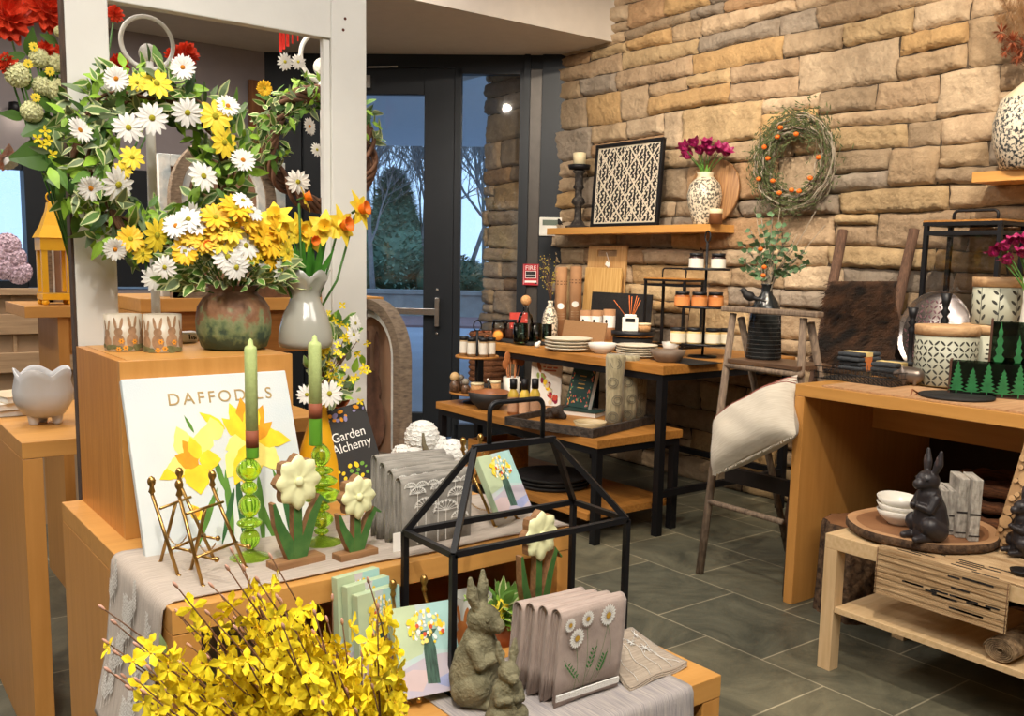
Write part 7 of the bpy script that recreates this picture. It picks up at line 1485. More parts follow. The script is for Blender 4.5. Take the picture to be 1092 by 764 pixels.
# ============================================================ STEP LADDER, VASE, PILLOW
LAD = mat('grey_weathered_wood', '8E7A66', .8, col2='5F5044', sc=16, stretch=(6, 6, 1), bump=.3); XT = 3.33
yl_, yr_ = 2.785, 2.375; ztp = 1.19
o = T('step_ladder', 'rustic grey wooden step ladder holding the dark bottle vase and the cushion', 'ladder', (3.186, yr_, 0), 0); wd = yl_-yr_; dx = XT-3.186
for yy, lab in ((wd, 0), (0, .035)): q = MB(); q.tube([(.085*(yy == 0), yy-.2*lab, 0), (dx*.5+.05*(yy == 0), yy+lab*.4, ztp*.5), (dx, yy+lab, ztp)], [.019, .018, .016], 10); q.build('front_leg', LAD, o)
for yy in (wd-.02, .02): q = MB(); q.tube([(.62, yy, 0), (dx+.03, yy, ztp-.02)], .016, 8); q.build('rear_leg', LAD, o)
q = MB(); q.bar((dx-.005, -.05, ztp+.018), (dx-.005, wd+.05, ztp+.018), .05, .024); q.build('top_bar', LAD, o, bevel=.006)
for z_ in (.955, .335): q = MB(); f = z_/ztp; q.tube([(dx*f-.005, -.0, z_), (dx*f-.005, wd, z_)], .013, 8); q.build('rung', LAD, o)
zp_ = .988; q = MB(); q.bx(dx*.7, dx+.19, .015, wd-.015, zp_-.018, zp_); q.build('platform', wood('dark_plank', '6E5440', '4A3628', 'y'), o, bevel=.002)
q = MB(); q.bx(.20, .225, .01, wd+.05, .40, .47); q.build('rear_board', mat('dark_stained_board', '231C18', .7, var=.2), o)
# vase
vb = Vector((XT+.10, atX(814, 380, XT+.10).y, zp_)); m = mpp(vb); H = up(vb, 303)-zp_; R = 18.5*m
VDK = mat('smoked_black_glass', '1E2122', .18, var=.2, sc=40, bump=.25, bsc=50)
o = T('ribbed_bottle_vase', 'tall dark ribbed bottle vase on the ladder platform', 'vase', vb); q = MB(); q.lathe(profwall([(R*.95, 0), (R, .006), (R*.86, H*.62), (R*.8, H*.68), (R*.62, H*.78), (R*.36, H*.86), (R*.30, H*.90), (R*.30, H*.98), (R*.36, H)], .003), n=60, mod=lambda a, r, z_, i: (r*(1+(.018*math.sin(a*30) if z_ < H*.65 else 0)), z_)); q.build('bottle', VDK, o); q = MB()
for k in range(11): zz = H*(.04+.055*k); rr_ = R*(1-.14*zz/(H*.62)); q.tube([(rr_*math.cos(a), rr_*math.sin(a), zz) for a in [2*PI*i/40 for i in range(40)]], .0012, 4, closed=True)
q.build('woven_rings', mat('grey_thread', '4A4A48', .7), o)
o = T('eucalyptus_bunch', 'bunch of eucalyptus twigs with orange berries in the dark ribbed vase', 'bouquet', (vb.x, vb.y, zp_+H)); c0 = Vector(o.location); rnd = random.Random(9); q = MB(); q2 = MB(); q3 = MB()
for i, (x, y) in enumerate(((792, 262), (800, 245), (812, 232), (824, 228), (834, 240), (846, 262), (858, 270), (852, 288), (796, 288), (788, 276), (806, 262), (820, 250), (838, 286), (812, 290), (842, 250), (860, 282))):
    p = atX(x, y, vb.x+rnd.uniform(-.07, .05))-c0; pts = [Vector((0, 0, -.08)), Vector((p.x*.25, p.y*.25, p.z*.45)), p]; pts = [pts[0].lerp(pts[1], t) if t <= 1 else pts[1].lerp(pts[2], t-1) for t in [k/4 for k in range(9)]]
    q.tube(pts, .0022, 5)
    for k in range(4, 9):
        for s_ in (-1, 1):
            c = pts[k]; d = Vector((rnd.gauss(-.3, .4), s_*.8+rnd.gauss(0, .3), rnd.gauss(.2, .4))); L_ = rnd.uniform(.022, .036); q2.strip(c, d, (-1, rnd.gauss(0, .4), rnd.gauss(0, .5)), L_, L_*.85, 0, 4, bend=.05)
    for k in range(14): c = pts[rnd.randint(3, 8)]+Vector((rnd.gauss(0, .015), rnd.gauss(0, .015), rnd.gauss(0, .015))); q3.strip(c, (rnd.gauss(0, 1), rnd.gauss(0, 1), .6), (-1, 0, 0), .02, .003, 0, 2)
for a_, b_ in (((822, 300), (870, 225)), ((815, 300), (832, 222)), ((820, 300), (850, 250)), ((812, 300), (806, 228)), ((824, 300), (880, 240))): q.tube([atX(*a_, vb.x)-c0, atX((a_[0]+b_[0])/2+3, (a_[1]+b_[1])/2, vb.x)-c0, atX(*b_, vb.x)-c0], [.003, .0022, .001], 5)
q.build('twigs', TW, o); q2.build('round_leaves', mat('eucalyptus_leaf', '527049', .6, var=.25, sc=20), o); q3.build('fine_leaves', MOS, o)
for x, y in ((815, 285), (814, 294), (811, 266)): q = MB(); q.sph(atX(x, y, vb.x-.05)-c0, (.012, .012, .010), 10); q.build('berry', ORB, o)
bird('black bird figurine perched on the top bar of the step ladder', Vector((XT-.005, atX(800, 326, XT).y, ztp+.030)), math.radians(112), .115)
# cushion
cc = atX(804, 455, 3.20); u = (atX(848, 432, 3.20)-atX(760, 478, 3.20)).normalized(); nn = Vector((-.80, 0, .6)); nn = (nn-u*nn.dot(u)).normalized(); w3 = u.cross(nn); 
if w3.z < 0: w3 = -w3
o = bpy.data.objects.new('cushion', None); COL.objects.link(o); o.matrix_world = Matrix(((u.x, w3.x, nn.x, cc.x), (u.y, w3.y, nn.y, cc.y), (u.z, w3.z, nn.z, cc.z), (0, 0, 0, 1))); tag(o, 'cream cushion with thin red stripes along the top edge, lying across the ladder', 'cushion')
CUS = linen('cream_canvas', 'D6CEBE', 'C6BCAA', sc=400); q = MB(); n = 26; A_, B_ = .245, .15; fs = []; 
def cush(i, j, s_):
    x = -1+2*i/n; y = -1+2*j/n; e = max(0, (1-abs(x)**3.0)*(1-abs(y)**3.0)); pinch = 1-.07*(1-abs(x)**2)*(abs(y) > .5)*abs(y)-.0; return Vector((x*A_*(1-.07*(1-y*y)*abs(x)), y*B_*(1-.08*(1-x*x)*abs(y)), s_*.10*e**.5+.004*math.sin(x*9+y*5)*e))
for s_ in (1, -1):
    vs = [cush(i, j, s_) for i in range(n+1) for j in range(n+1)]; q.add(vs, [(i*(n+1)+j, (i+1)*(n+1)+j, (i+1)*(n+1)+j+1, i*(n+1)+j+1)[::s_] for i in range(n) for j in range(n)], 0, True)
q.build('cover', CUS, o); q = MB()
for jj in (.72, .80, .90):
    j = int((jj+1)/2*n); pts = [cush(i, (jj+1)/2*n, 1)+Vector((0, 0, .0012)) for i in range(n+1)]; q.tube(pts, .0022, 4)
q.build('red_stripes', mat('stripe_red', '9A5A50', .9), o); q = MB(); rnd = random.Random(2)
for i in range(150): t = -1+2*i/149; q.strip((t*A_*.97, -B_*.96, 0), (rnd.gauss(0, .3), -1, rnd.gauss(0, .4)), (0, 0, 1), .014, .003, 0, 2)
q.build('frayed_edge', CUS, o)
# ============================================================ LEANING LADDER + FUR
o = T('leaning_ladder', 'old brown wooden ladder leaning on the stone wall behind the fur throw', 'ladder', (3.98, 2.35, 0)); RAIL = mat('brown_log_rail', '6E5240', .85, col2='4A352A', sc=14, stretch=(8, 8, 1), bump=.3)
def wx(y_, x): return Vector((x, y_, 0))
tl_, tr2 = atX(899, 246, 4.50), atX(975, 245, 4.50); bL, bR = Vector((4.0, tl_.y-.12, 0)), Vector((4.0, tr2.y-.05, 0)); c0 = Vector(o.location)
for a, b_ in ((bL, tl_), (bR, tr2)): q = MB(); q.tube([a-c0, (a+b_)/2-c0+Vector((0, .006, 0)), b_-c0], [.030, .029, .026], 12); q.build('rail', RAIL, o)
for f in (.2, .42, .60, .77): q = MB(); q.tube([bL.lerp(tl_, f)-c0, bR.lerp(tr2, f)-c0], .017, 8); q.build('rung', RAIL, o)
fl = bL.lerp(tl_, .84); fr = bR.lerp(tr2, .84); o = T('fur_throw', 'dark brown faux fur throw draped over the leaning ladder', 'throw', (fl+fr)/2)
FUR = mat('brown_fur', '5E3E26', .9, col2='140D08', sc=7, stretch=(1, 2, 2), contrast=(.35, .8)); c0 = Vector(o.location); q = MB(); rnd = random.Random(4); fA_, fB_ = atX(888, 300, 4.24), atX(958, 300, 4.24); fC, fD = atX(868, 392, 4.02), atX(957, 392, 4.02)
def fp(s_, t_): p = fA_.lerp(fB_, s_).lerp(fC.lerp(fD, s_), t_); return p+Vector((-.012*math.sin(s_*8+1)-.02*math.sin(t_*9), 0, 0))-c0
n = 20; vs = [fp(i/n, j/n) for i in range(n+1) for j in range(n+1)]; q.add(vs, [(i*(n+1)+j, (i+1)*(n+1)+j, (i+1)*(n+1)+j+1, i*(n+1)+j+1) for i in range(n) for j in range(n)], 0, True)
for _ in range(11000):
    s_, t_ = rnd.random(), rnd.random(); q.strip(fp(s_, t_), (-.95+rnd.gauss(0, .3), rnd.gauss(0, .5), -.7+rnd.gauss(0, .4)), (-1, 0, .3), rnd.uniform(.03, .055), .003, 0, 2, bend=.1)
q.build('fur', FUR, o)
# ============================================================ RETAIL DESK
DZ = .928; DX0, DY1 = 3.206, 2.34
o = T('wooden_desk', 'large honey maple display desk at the right carrying patterned canisters', 'desk', (DX0, .3, 0)); w, d = 1.02, DY1-.3
q = MB(); q.bx(0, w, 0, d, DZ-.048, DZ); q.build('desktop', ORY, o, bevel=.002)
q = MB(); q.bx(0, w, d-.045, d-.001, 0, DZ-.049); q.build('side_panel', ORZ, o, bevel=.002)
q = MB(); q.bx(0, w, .001, .045, 0, DZ-.049); q.build('side_panel', ORZ, o, bevel=.002)
q = MB(); q.bx(.50, .525, .046, d-.046, DZ-.22, DZ-.049); q.build('modesty_panel', ORY, o)
q = MB(); q.bx(w-.03, w-.01, .046, d-.046, 0, DZ-.23); q.build('back_panel', mat('dark_back', '3A2A1E', .8), o)
SLAT = wood('pale_bamboo', 'C9A078', 'A98058', 'x', 6, .6); o = T('bamboo_runner', 'pale bamboo slat runner along the front of the desk', 'table runner', (DX0+.012, .3, DZ)); q = MB()
for k in range(int(1.96/.052)): q.bx(.0, .33, k*.052, k*.052+.0505, .001, .0075)
q.build('slats', SLAT, o)
RZD = -PI/2; BZ = DZ+.0078
# wire basket with socks
a, b_ = at(868, 403, BZ), at(955, 413, BZ); o = T('wire_basket', 'low black wire basket of folded grey fabric pairs on the desk', 'basket', (a.x, a.y, BZ), RZD); W_ = a.y-b_.y; D_ = .24; q = MB(); r = .0013
for z_ in (.002, .028, .052):
    q.tube([(0, 0, z_), (W_, 0, z_), (W_, D_, z_), (0, D_, z_)], r*1.3, 5, closed=True)
for k in range(19): x = W_*k/18; q.tube([(x, 0, .052), (x, 0, .002), (x, D_, .002), (x, D_, .052)], r, 4)
for k in range(11): y = D_*k/10; q.tube([(0, y, .052), (0, y, .002), (W_, y, .002), (W_, y, .052)], r, 4)
q.build('wire_frame', BLK, o); SOK = mat('charcoal_knit', '33373C', .9, var=.3, sc=60, bump=.3); YLB = mat('yellow_band_label', 'CDB67A', .8, var=.08); OLB = mat('orange_band', 'B56A34', .8)
q = MB(); rnd = random.Random(3); k_ = 0
for px_, py_, n_, dz in ((904, 397, 4, .0), (938, 404, 3, 0)):
    for l in range(n_):
        c = at(px_, py_, BZ); p = Vector((c.x+.10+rnd.uniform(-.01, .01), c.y+rnd.uniform(-.008, .008), BZ+.006+.021*l)); s_ = T('folded_fabric', ('dark grey folded fabric pair, layer %s of the %s pile in the wire basket' % (('one', 'two', 'three', 'four')[l], 'left' if px_ < 920 else 'right')), 'folded fabric', p, RZD+rnd.uniform(-.12, .12), 'folded fabric pairs'); q = MB(); q.box((0, 0, .0095), (.115, .17, .019)); q.build('fabric', SOK, s_, bevel=.008, seg=3)
        q = MB(); q.box((0, -.01, .0100), (.118, .05, .0198)); q.build('paper_band', YLB if l == n_-1 else OLB, s_)
# silver tray
X_ = 4.10; p = atX(990, 350, X_); R = 45*mpp(p)/1.02; o = T('round_silver_tray', 'round silver tray with patterned lining standing on the desk against the wall', 'tray', (X_, p.y, DZ+.001), RZD); o.rotation_euler = (-.16, 0, RZD-.15); SLV = mat('dull_silver', 'B5ABA6', .25, .9, var=.15, sc=10)
q = MB(); q.lathe_ax((0, .03, R), (0, 0, R), [(.001, 0), (R*.96, 0), (R, 1), (R*1.01, 1), (R*.97, .1), (R*.95, .25), (.001, .25)], 56); q.build('dish', SLV, o); q = MB()
for i in range(-7, 8):
    for j in range(-7, 8):
        x, z = i*R*.125, R+j*R*.125
        if math.hypot(x, z-R) < R*.88 and x < R*.1: q.add([(a_, .0215, b_) for a_, b_ in oval(x, z, R*.058, R*.022, 8, (i+j) % 2*PI/2+.78)], [tuple(range(8))])
q.build('patterned_lining', mat('plum_pattern', '6A4A50', .5), o)
def cstick(lab, x, yb, yt, X):
    b = atX(x, yb, X); b.z = DZ; m = mpp(b); H = up(b, yt)-DZ; o = T('black_candlestick', lab, 'candlestick', b, 0, 'black candlesticks on the desk'); r_ = 5*m; q = MB(); q.lathe([(.001, 0), (r_*1.7, 0), (r_*1.5, .008), (r_*.45, .02), (r_*.5, H*.4), (r_*.6, H*.62), (r_*.9, H*.68), (r_*.4, H*.73), (r_*1.0, H*.78), (r_*.5, H*.82), (r_*.75, H*.87), (r_*1.15, H), (r_*.8, H), (.001, H*.95)], n=18); q.build('stem', BLK, o)
cstick('tall black turned candlestick in front of the silver tray, left one', 970, 385, 328, 3.95); cstick('tall black turned candlestick in front of the silver tray, right one', 1004, 385, 313, 3.98)
b = Vector((4.42, 0, DZ)); ya, yb2 = atX(990, 300, 4.34).y, atX(1068, 300, 4.34).y; b.y = (ya+yb2)/2; hL = up((4.36, b.y), 237)-DZ
q = MB(); q.bx(-.22, .08, -.27, .27, 0, .12); tag(q.build('riser_block', mat('dark_riser', '2A211B', .8), loc=(4.40, b.y, DZ-.0)), 'dark wooden riser under the large black box lantern', 'riser')
box_lantern('largest black box lantern with wooden lid, standing on the desk at the right', Vector((4.40, b.y, DZ+.121)), RZD, ya-yb2, .22, hL-.121, .055, t=.020)
# patterned canisters
CAN = mat('canister_sage', 'A2A392', .5, var=.04); CPT = mat('canister_print', '33332F', .6); CLD = wood('canister_lid', 'C9A67C', 'A9835C', 'x', 6, .6)
def canister(lab, x, yb, yt, wpx, z, kind, base=None):
    b = base or at(x, yb, z); m = mpp(b); R = wpx/2*m; H = up(b, yt)-z; o = T('patterned_canister', lab, 'canister', (b.x, b.y, z), face_rz(b), 'patterned canisters'); hl = H-10*m
    q = MB(); q.lathe([(.001, 0), (R*.96, 0), (R, .004), (R, hl), (.001, hl)], n=40); q.build('body', CAN, o); q = MB(); q.lathe([(.001, hl), (R*1.03, hl), (R*1.04, H-.002), (R*1.02, H), (.001, H)], n=40); q.build('wooden_lid', CLD, o); q = MB(); L = 2*PI*R
    if kind == 'petal':
        nx = 16; st = L/nx; nz_ = int(hl/st)+1
        for i in range(nx):
            for j in range(nz_):
                cx, cz = (i+.5)*st, (j+.5)*st
                for k in range(4):
                    a = PI/4+k*PI/2; ex, ez = cx+st*.25*math.cos(a)*1.4, cz+st*.25*math.sin(a)*1.4
                    if .006 < ez < hl-.006: wrap(q, oval(ex, ez, st*.27, st*.085, 10, a+PI/2), R, 0)
    elif kind == 'leaf':
        rr = random.Random(3)
        for i in range(9):
            x0 = i*L/9; 
            for j in range(7):
                z0 = hl*(.08+.13*j); s_ = 1 if j % 2 else -1; wrap(q, oval(x0+s_*.012+.004*math.sin(j), z0, .0135, .0055, 10, .9*s_+.2), R, 0)
            wrap(q, [(x0-.0008, .004), (x0+.0008, .004), (x0+.004, hl*.5), (x0+.0008, hl-.004), (x0-.0008, hl-.004), (x0+.0028, hl*.5)], R, 0)
    else:
        for i in range(8):
            x0 = i*L/8
            for j in range(9): w_ = .017*(1-(j % 9)/11); wrap(q, oval(x0, hl*(.1+.09*j), w_, .004, 8), R, 0)
    q.build('printed_pattern', CPT, o); return o, b, R, H
canister('sage canister with interlaced petal pattern and pale wood lid, nearest the metal animal', 1006, 410, 347, 62, BZ, 'petal')
o, b, R, H = canister('dark-tree patterned canister with pale wood lid, underneath the leaf-pattern one', 1056, 404, 346, 52, DZ, 'tree', base=Vector((3.92, atX(1052, 385, 3.92).y, DZ)))
canister('leaf-pattern canister with pale wood lid, stacked on top at the right', 1062, 342, 296, 52, DZ+H+.0005, 'leaf', base=Vector((b.x, b.y-.03, DZ+H+.0005)))
# tree votive boxes
GRT = mat('tree_green', '1E6434', .6, var=.25, sc=30); SMK = pane('smoked_green_glass', (.35, .42, .36)); WDT = mat('walnut_strip', '4A2E20', .6, var=.2)
def treebox(lab, x, yb, yt, w_px, z, rz_, trees=3, X=None):
    b = at(x, yb, z) if X is None else Vector((X, atX(x, yb-10, X).y, z)); m = mpp(b); W_ = w_px*m; H = up(b, yt)-z; o = T('tree_votive_box', lab, 'votive holder', b, rz_, 'tree votive boxes'); D_ = .07; q = MB()
    for a in ((-W_/2, W_/2, -.0015, .0015), (-W_/2, W_/2, D_-.0015, D_+.0015)): q.bx(a[0], a[1], a[2], a[3], .002, H*.96)
    q.build('glass_panes', SMK, o); q = MB()
    for x_ in (-W_/2, W_/2): q.bx(x_-.004, x_+.004, -.003, D_+.003, 0, H)
    q.bx(-W_/2, W_/2, -.003, D_+.003, -.0, .004); q.build('wooden_frame', WDT, o)
    for i in range(trees):
        cx = -W_/2+W_*(i+.5)/trees; hh_ = H*(.98-.16*(i % 2)); L_ = []; rr = min(W_/trees*.62, .03); n_ = 7
        for j in range(n_): zz = hh_*(.15+.82*j/n_); r_ = rr*(1-j/n_*.85); L_ += [(cx-r_, zz), (cx-r_*.45, zz+hh_*.05)]
        R_ = [(2*cx-p[0], p[1]) for p in L_]; q = MB(); q.prism([(cx+.002, .004), (cx+.002, hh_*.15)]+R_+[(cx, hh_)]+L_[::-1]+[(cx-.002, hh_*.15), (cx-.002, .004)], .003, (0, -.0075, 0)); q.build('tree_cutout', GRT, o)
    return o
treebox('taller votive box with bright green tree cutouts at the right edge of the desk', 1074, 408, 341, 36, DZ, face_rz((3.7, 1.8)), 2, X=3.62)
treebox('long low smoked glass votive box with green trees and walnut strips', 1052, 424, 386, 74, BZ, face_rz((3.4, 1.6)), 5)
# metal animal
b = at(970, 411, BZ); m = mpp(b); o = T('metal_pig', 'small dull metal pig-like figurine beside the petal canister', 'figurine', b, RZD+.3); PEW = mat('pewter', '7A7068', .35, .8, var=.2); s_ = 12*m
blob('body', [((-.3*s_, 0, .9*s_), (.5*s_, 0, .9*s_), .75*s_, .7*s_), ((-.8*s_, 0, 1.0*s_), (-1.2*s_, 0, .95*s_), .45*s_, .28*s_), ((-.4*s_, -.4*s_, .2*s_), (-.4*s_, -.4*s_, .5*s_), .17*s_, .2*s_), ((-.4*s_, .4*s_, .2*s_), (-.4*s_, .4*s_, .5*s_), .17*s_, .2*s_), ((.5*s_, -.4*s_, .2*s_), (.5*s_, -.4*s_, .5*s_), .17*s_, .2*s_), ((.5*s_, .4*s_, .2*s_), (.5*s_, .4*s_, .5*s_), .17*s_, .2*s_), ((-.7*s_, -.3*s_, 1.4*s_), (-.7*s_, -.35*s_, 1.65*s_), .12*s_, .07*s_), ((-.7*s_, .3*s_, 1.4*s_), (-.7*s_, .35*s_, 1.65*s_), .12*s_, .07*s_)], PEW, o, s_/14, 3)
b = at(1020, 424, BZ); o = T('round_slate_board', 'round black slate board with a brown leather loop at the desk edge', 'board', b, face_rz(b)); q = MB(); q.lathe([(.001, 0), (.125, 0), (.13, .003), (.13, .009), (.001, .009)], n=40); q.build('board', SLT, o); q = MB(); c0 = Vector(b); q.tube([(-.13, 0, .005), (-.15, -.02, .02), (-.155, -.045, -.01), (-.155, -.05, -.05), (-.15, -.035, -.01), (-.135, -.01, .004)], .0035, 6); q.build('leather_loop', mat('brown_leather', '8A5636', .6), o)
b = Vector((3.80, atX(1100, 340, 3.80).y, DZ)); o = T('white_tulip_vase', 'white vase of purple tulips at the right edge of the desk, cut by the picture', 'vase', b); q = MB(); H = up(b, 297)-DZ; q.lathe(profwall([(.04, 0), (.05, H*.3), (.035, H*.8), (.04, H)], .003), n=28); q.build('body', WHT, o)
tulips('large purple tulip heads at the right edge above the patterned canisters', b, DZ+H*.8, ((1064, 273, -1), (1074, 268, -.6), (1084, 262, -.2), (1091, 275, 0), (1078, 282, -.8), (1094, 262, .3), (1100, 270, .5)), X=3.78, sc=15, rr=.04)
# ============================================================ COFFEE TABLE
TZC = .487; BIR = wood('pale_birch_x', 'D9BC92', 'C9A97C', 'x', 5, .5); BIRZ = wood('pale_birch_z', 'D6B88E', 'C6A67A', 'z', 5, .5)
o = T('coffee_table', 'small pale birch coffee table with lower shelf in front of the desk', 'table', (2.774, .95, 0)); w, d = .52, .915
q = MB(); q.bx(0, w, 0, d, TZC-.05, TZC); q.build('tabletop', BIR, o, bevel=.0015)
for x in (0, w-.05):
    for y in (0, d-.05): q = MB(); q.bx(x, x+.05, y, y+.05, 0, TZC-.0505); q.build('leg', BIRZ, o, bevel=.001)
q = MB(); q.bx(.002, w-.002, .052, d-.052, .215, .235); q.build('lower_shelf', BIR, o, bevel=.001)
BKE = mat('bark_edge', '6E553E', .95, col2='2E2018', sc=40, bump=1.0, bsc=60); SLB = mat('cut_wood_face', '9A6E4A', .6, col2='7A5236', sc=6, bump=.1); SLR = mat('cut_wood_rim', 'B98E66', .6, var=.1)
c = at(984, 571, TZC); o = T('live_edge_slab', 'round live-edge wood slab with bark rim on the coffee table', 'tray', (c.x-.005, c.y, TZC+.009)); R = .245; q = MB(); md = lambda a, r, z, i: (r*(1+.02*math.sin(a*3+1)+.012*math.sin(a*7)), z)
q.lathe([(.001, 0), (R*.97, 0), (R, .006), (R*.995, .024), (R*.98, .030)], n=60, mi=0, mod=md); q.lathe([(R*.98, .030), (R*.88, .031), (R*.86, .027)], n=60, mi=2, mod=md); q.lathe([(R*.86, .027), (.001, .027)], n=60, mi=1, mod=md); q.build('slab', [BKE, SLB, SLR], o); SZ = TZC+.009+.0275
# reed runner over the table (draped to the front)
REED = mat('dried_reed', 'C9AC84', .9, col2='94744E', sc=30, stretch=(1, .3, 8)); REK = mat('dark_reed', '1E1A18', .9)
ya_, yb3 = at(936, 584, TZC).y, .96; ya_ = 1.70; o = T('reed_runner', 'woven dried reed runner with dark strands hanging over the front of the coffee table', 'table runner', (2.774, yb3, TZC)); q = MB(); q2 = MB(); rnd = random.Random(4); Ln = ya_-yb3-.02
Ln = atX(935, 600, 2.77).y-yb3; Lr = atX(1078, 620, 2.77).y
y0r = Lr-yb3
for k in range(24):
    x = -.006-.0012*(k % 3); z = .002-.0065*k; q.bar((x, y0r-.0, z), (x, Ln, z), .0028, .0062)
for k in range(30):
    x = .004+k*.009; q.bar((x, .0, .004), (x, Ln-.01*0, .004), .0085, .004)
for i in range(22):
    k = rnd.choice((3, 4, 8, 9, 13, 14, 15, 19)); y = y0r+.02+(Ln-y0r-.12)*rnd.random(); q2.bar((-.0095, y, .002-.0065*k), (-.0095, y+rnd.uniform(.03, .07), .002-.0065*k), .0012, .006)
for i in range(14): x = .004+.009*rnd.randint(0, 20); y = .3+rnd.random()*.3; q2.bar((x, y, .0065), (x, y+.08, .0065), .007, .001)
q.build('reeds', REED, o); q2.build('dark_strands', REK, o)
q = MB(); 
for yy in (y0r+.004, Ln-.004): q.tube([(-.010, yy, .004), (-.010, yy, -.152)], .0012, 5)
q.build('binding_threads', TWIG, o)
# bowls
for k, (yt, lab) in enumerate(((0, 'white porcelain bowl at the bottom of the nested three'), (1, 'white porcelain bowl in the middle of the nested three'), (2, 'white porcelain bowl on top of the nested three'))):
    b = at(953, 560, SZ); b = Vector((b.x+.03, b.y-.0, SZ+.022*k+.0*k)); m = mpp(b); R = 23.5*m; H = .052; o = T('porcelain_bowl', lab, 'bowl', b, k*2, 'nested porcelain bowls'); q = MB(); q.lathe(profwall([(R*.45, 0), (R*.5, .005), (R*.85, H*.55), (R, H)], .003), n=36, mod=lambda a, r, z_, i: (r*(1+.02*math.sin(a*2)*(z_ > .03)), z_+(z_ > H*.8)*.003*math.sin(a*2+1))); q.build('bowl', mat('porcelain_white', 'E2DDD2', .25, var=.02), o)
RBK = mat('dark_bronze_rabbit', '2E2A2C', .4, .1, var=.25, sc=14, bump=.1, bsc=60)
b = at(988, 576, SZ); rabbit('dark sitting rabbit figurine on the wood slab beside the bowls', (b.x+.0, b.y, SZ+.003), up(b, 479)-SZ, math.radians(158), RBK, 'dark rabbit figurines')
b = at(1090, 592, TZC+.009); rabbit('dark sitting rabbit figurine at the right edge of the coffee table', (b.x, b.y, TZC+.012), up(b, 519)-TZC, math.radians(143), RBK, 'dark rabbit figurines')
# wooden books
WBK = mat('distressed_grey_wood', 'B5AFA4', .85, col2='7E7870', sc=14, stretch=(6, 1, 2), bump=.4, contrast=(.3, .6))
for x, y, yt, h_lab in ((1007, 568, 520, 'shorter distressed wooden book block behind the dark rabbit'), (1016, 571, 521, 'short distressed wooden book block, second from the rabbit'), (1024, 574, 508, 'tall distressed wooden book block, second from the right'), (1038, 578, 509, 'tall distressed wooden book block, rightmost on the slab')):
    b = at(x, y, SZ); o = T('wooden_book', h_lab, 'book block', b, math.radians(-48), 'distressed wooden book blocks'); m = mpp(b); H = up(b, yt)-SZ-.01; q = MB(); q.bx(-.016, .016, 0, .125, 0, H); q.build('block', WBK, o, bevel=.003); q = MB(); q.bx(-.017, .017, -.0012, 0, H*.42, H*.45); q.bx(-.017, .017, -.0012, 0, H*.08, H*.10); q.build('spine_bands', RBK, o)
# cork-slice board
X_ = 3.10; a_, b_ = atX(1059, 565, X_), atX(1105, 560, X_); o = T('log_slice_board', 'panel of round log slices leaning at the right edge behind the dark rabbit', 'panel', (X_, a_.y, TZC+.010), RZD); o.rotation_euler = (-.16, math.radians(0), RZD); w_ = .26; H = up(a_, 462)-TZC+.02; q = MB(); sh = .055
q.prism([(0, 0), (w_, 0), (w_+sh, H), (sh, H)], .014, (0, .003, 0)); q.build('backing', mat('panel_oak', 'B08A60', .7, var=.1), o); q = MB(); rnd = random.Random(8); pts_ = []
for _ in range(1500):
    z = rnd.uniform(.012, H-.012); x = rnd.uniform(.012, w_-.012)+sh*z/H; r_ = rnd.choice((.026, .021, .016, .011, .008))
    if x-r_ < sh*z/H-.001 or x+r_ > w_+sh*z/H+.001: continue
    if all(math.hypot(x-p[0], z-p[1]) > r_+p[2] for p in pts_): pts_.append((x, z, r_))
for x, z, r_ in pts_: q.lathe_ax((x, .003, z), (x, -.006, z), [(r_*1.0, 0), (r_, 1)], 16, 1); q.lathe_ax((x, -.006, z), (x, -.0065, z), [(r_, 0), (.001, 1)], 16, 0)
q.build('log_slices', [mat('slice_face', 'C9A274', .8, var=.15, sc=30), BKE], o)
b = at(1090, 612, TZC+.01); o = T('black_dish', 'small black dish at the right edge of the coffee table', 'dish', b); q = MB(); q.lathe(profwall([(.03, 0), (.035, .012)], .003), n=20); q.build('dish', BLK, o)
# wicker trays behind
o = T('wicker_trays', 'stacked brown wicker trays under the desk behind the wooden books', 'tray stack', (3.62, 1.62, 0)); 
for k in range(10):
    q = MB(); z = .035+.062*k; q.tube([(.17*math.cos(a), .21*math.sin(a), z+.004*math.sin(a*14)) for a in [2*PI*i/60 for i in range(60)]], .024, 8, closed=True); q.lathe([(.001, z-.02), (.16, z-.015)], n=24); q.build('wicker_tray', WIC, o)
# roll of bark matting and log stump
R = .040; c = at(1066, 706, .2365); o = T('matting_roll', 'rolled bark matting on the lower shelf of the coffee table', 'roll', (2.785, c.y, .2365)); q = MB()
vs = []
for i in range(121): rr_ = R*(1-.9*i/120); y_, z_ = rr_*math.cos(i*.33)*1.15, rr_*math.sin(i*.33)*.85+R*.86+.002; vs += [(0, y_, z_), (.40, y_, z_)]
q.add(vs, [(2*i, 2*i+1, 2*i+3, 2*i+2) for i in range(120)], 0, True); c_ = q.build('matting', mat('bark_matting', 'A58A68', .95, col2='5A4632', sc=40, bump=.8, bsc=80), o); s_ = c_.modifiers.new('solid', 'SOLIDIFY'); s_.thickness = .0035
b = at(900, 668, 0); b = Vector((3.30, 2.10, 0)); b = at(908, 662, 0); b.x += .08; b.y += .06
o = T('log_stump', 'thick bark-covered log stump on the floor behind the coffee table', 'stump', (b.x, b.y, 0)); H = up(b, 556); R = .135; q = MB(); md = lambda a, r, z, i: (r*(1+.05*math.sin(a*9+z*3)+.03*math.sin(a*23)+.04*math.sin(a*2)), z)
q.lathe([(R*1.05, 0), (R, H*.3), (R*.98, H*.7), (R*.96, H-.01), (R*.9, H)], n=90, mod=md); q.build('bark', BKE, o); q = MB(); q.lathe([(R*.9, H), (.001, H+.001)], n=40, mod=md); q.build('cut_face', SLB, o)
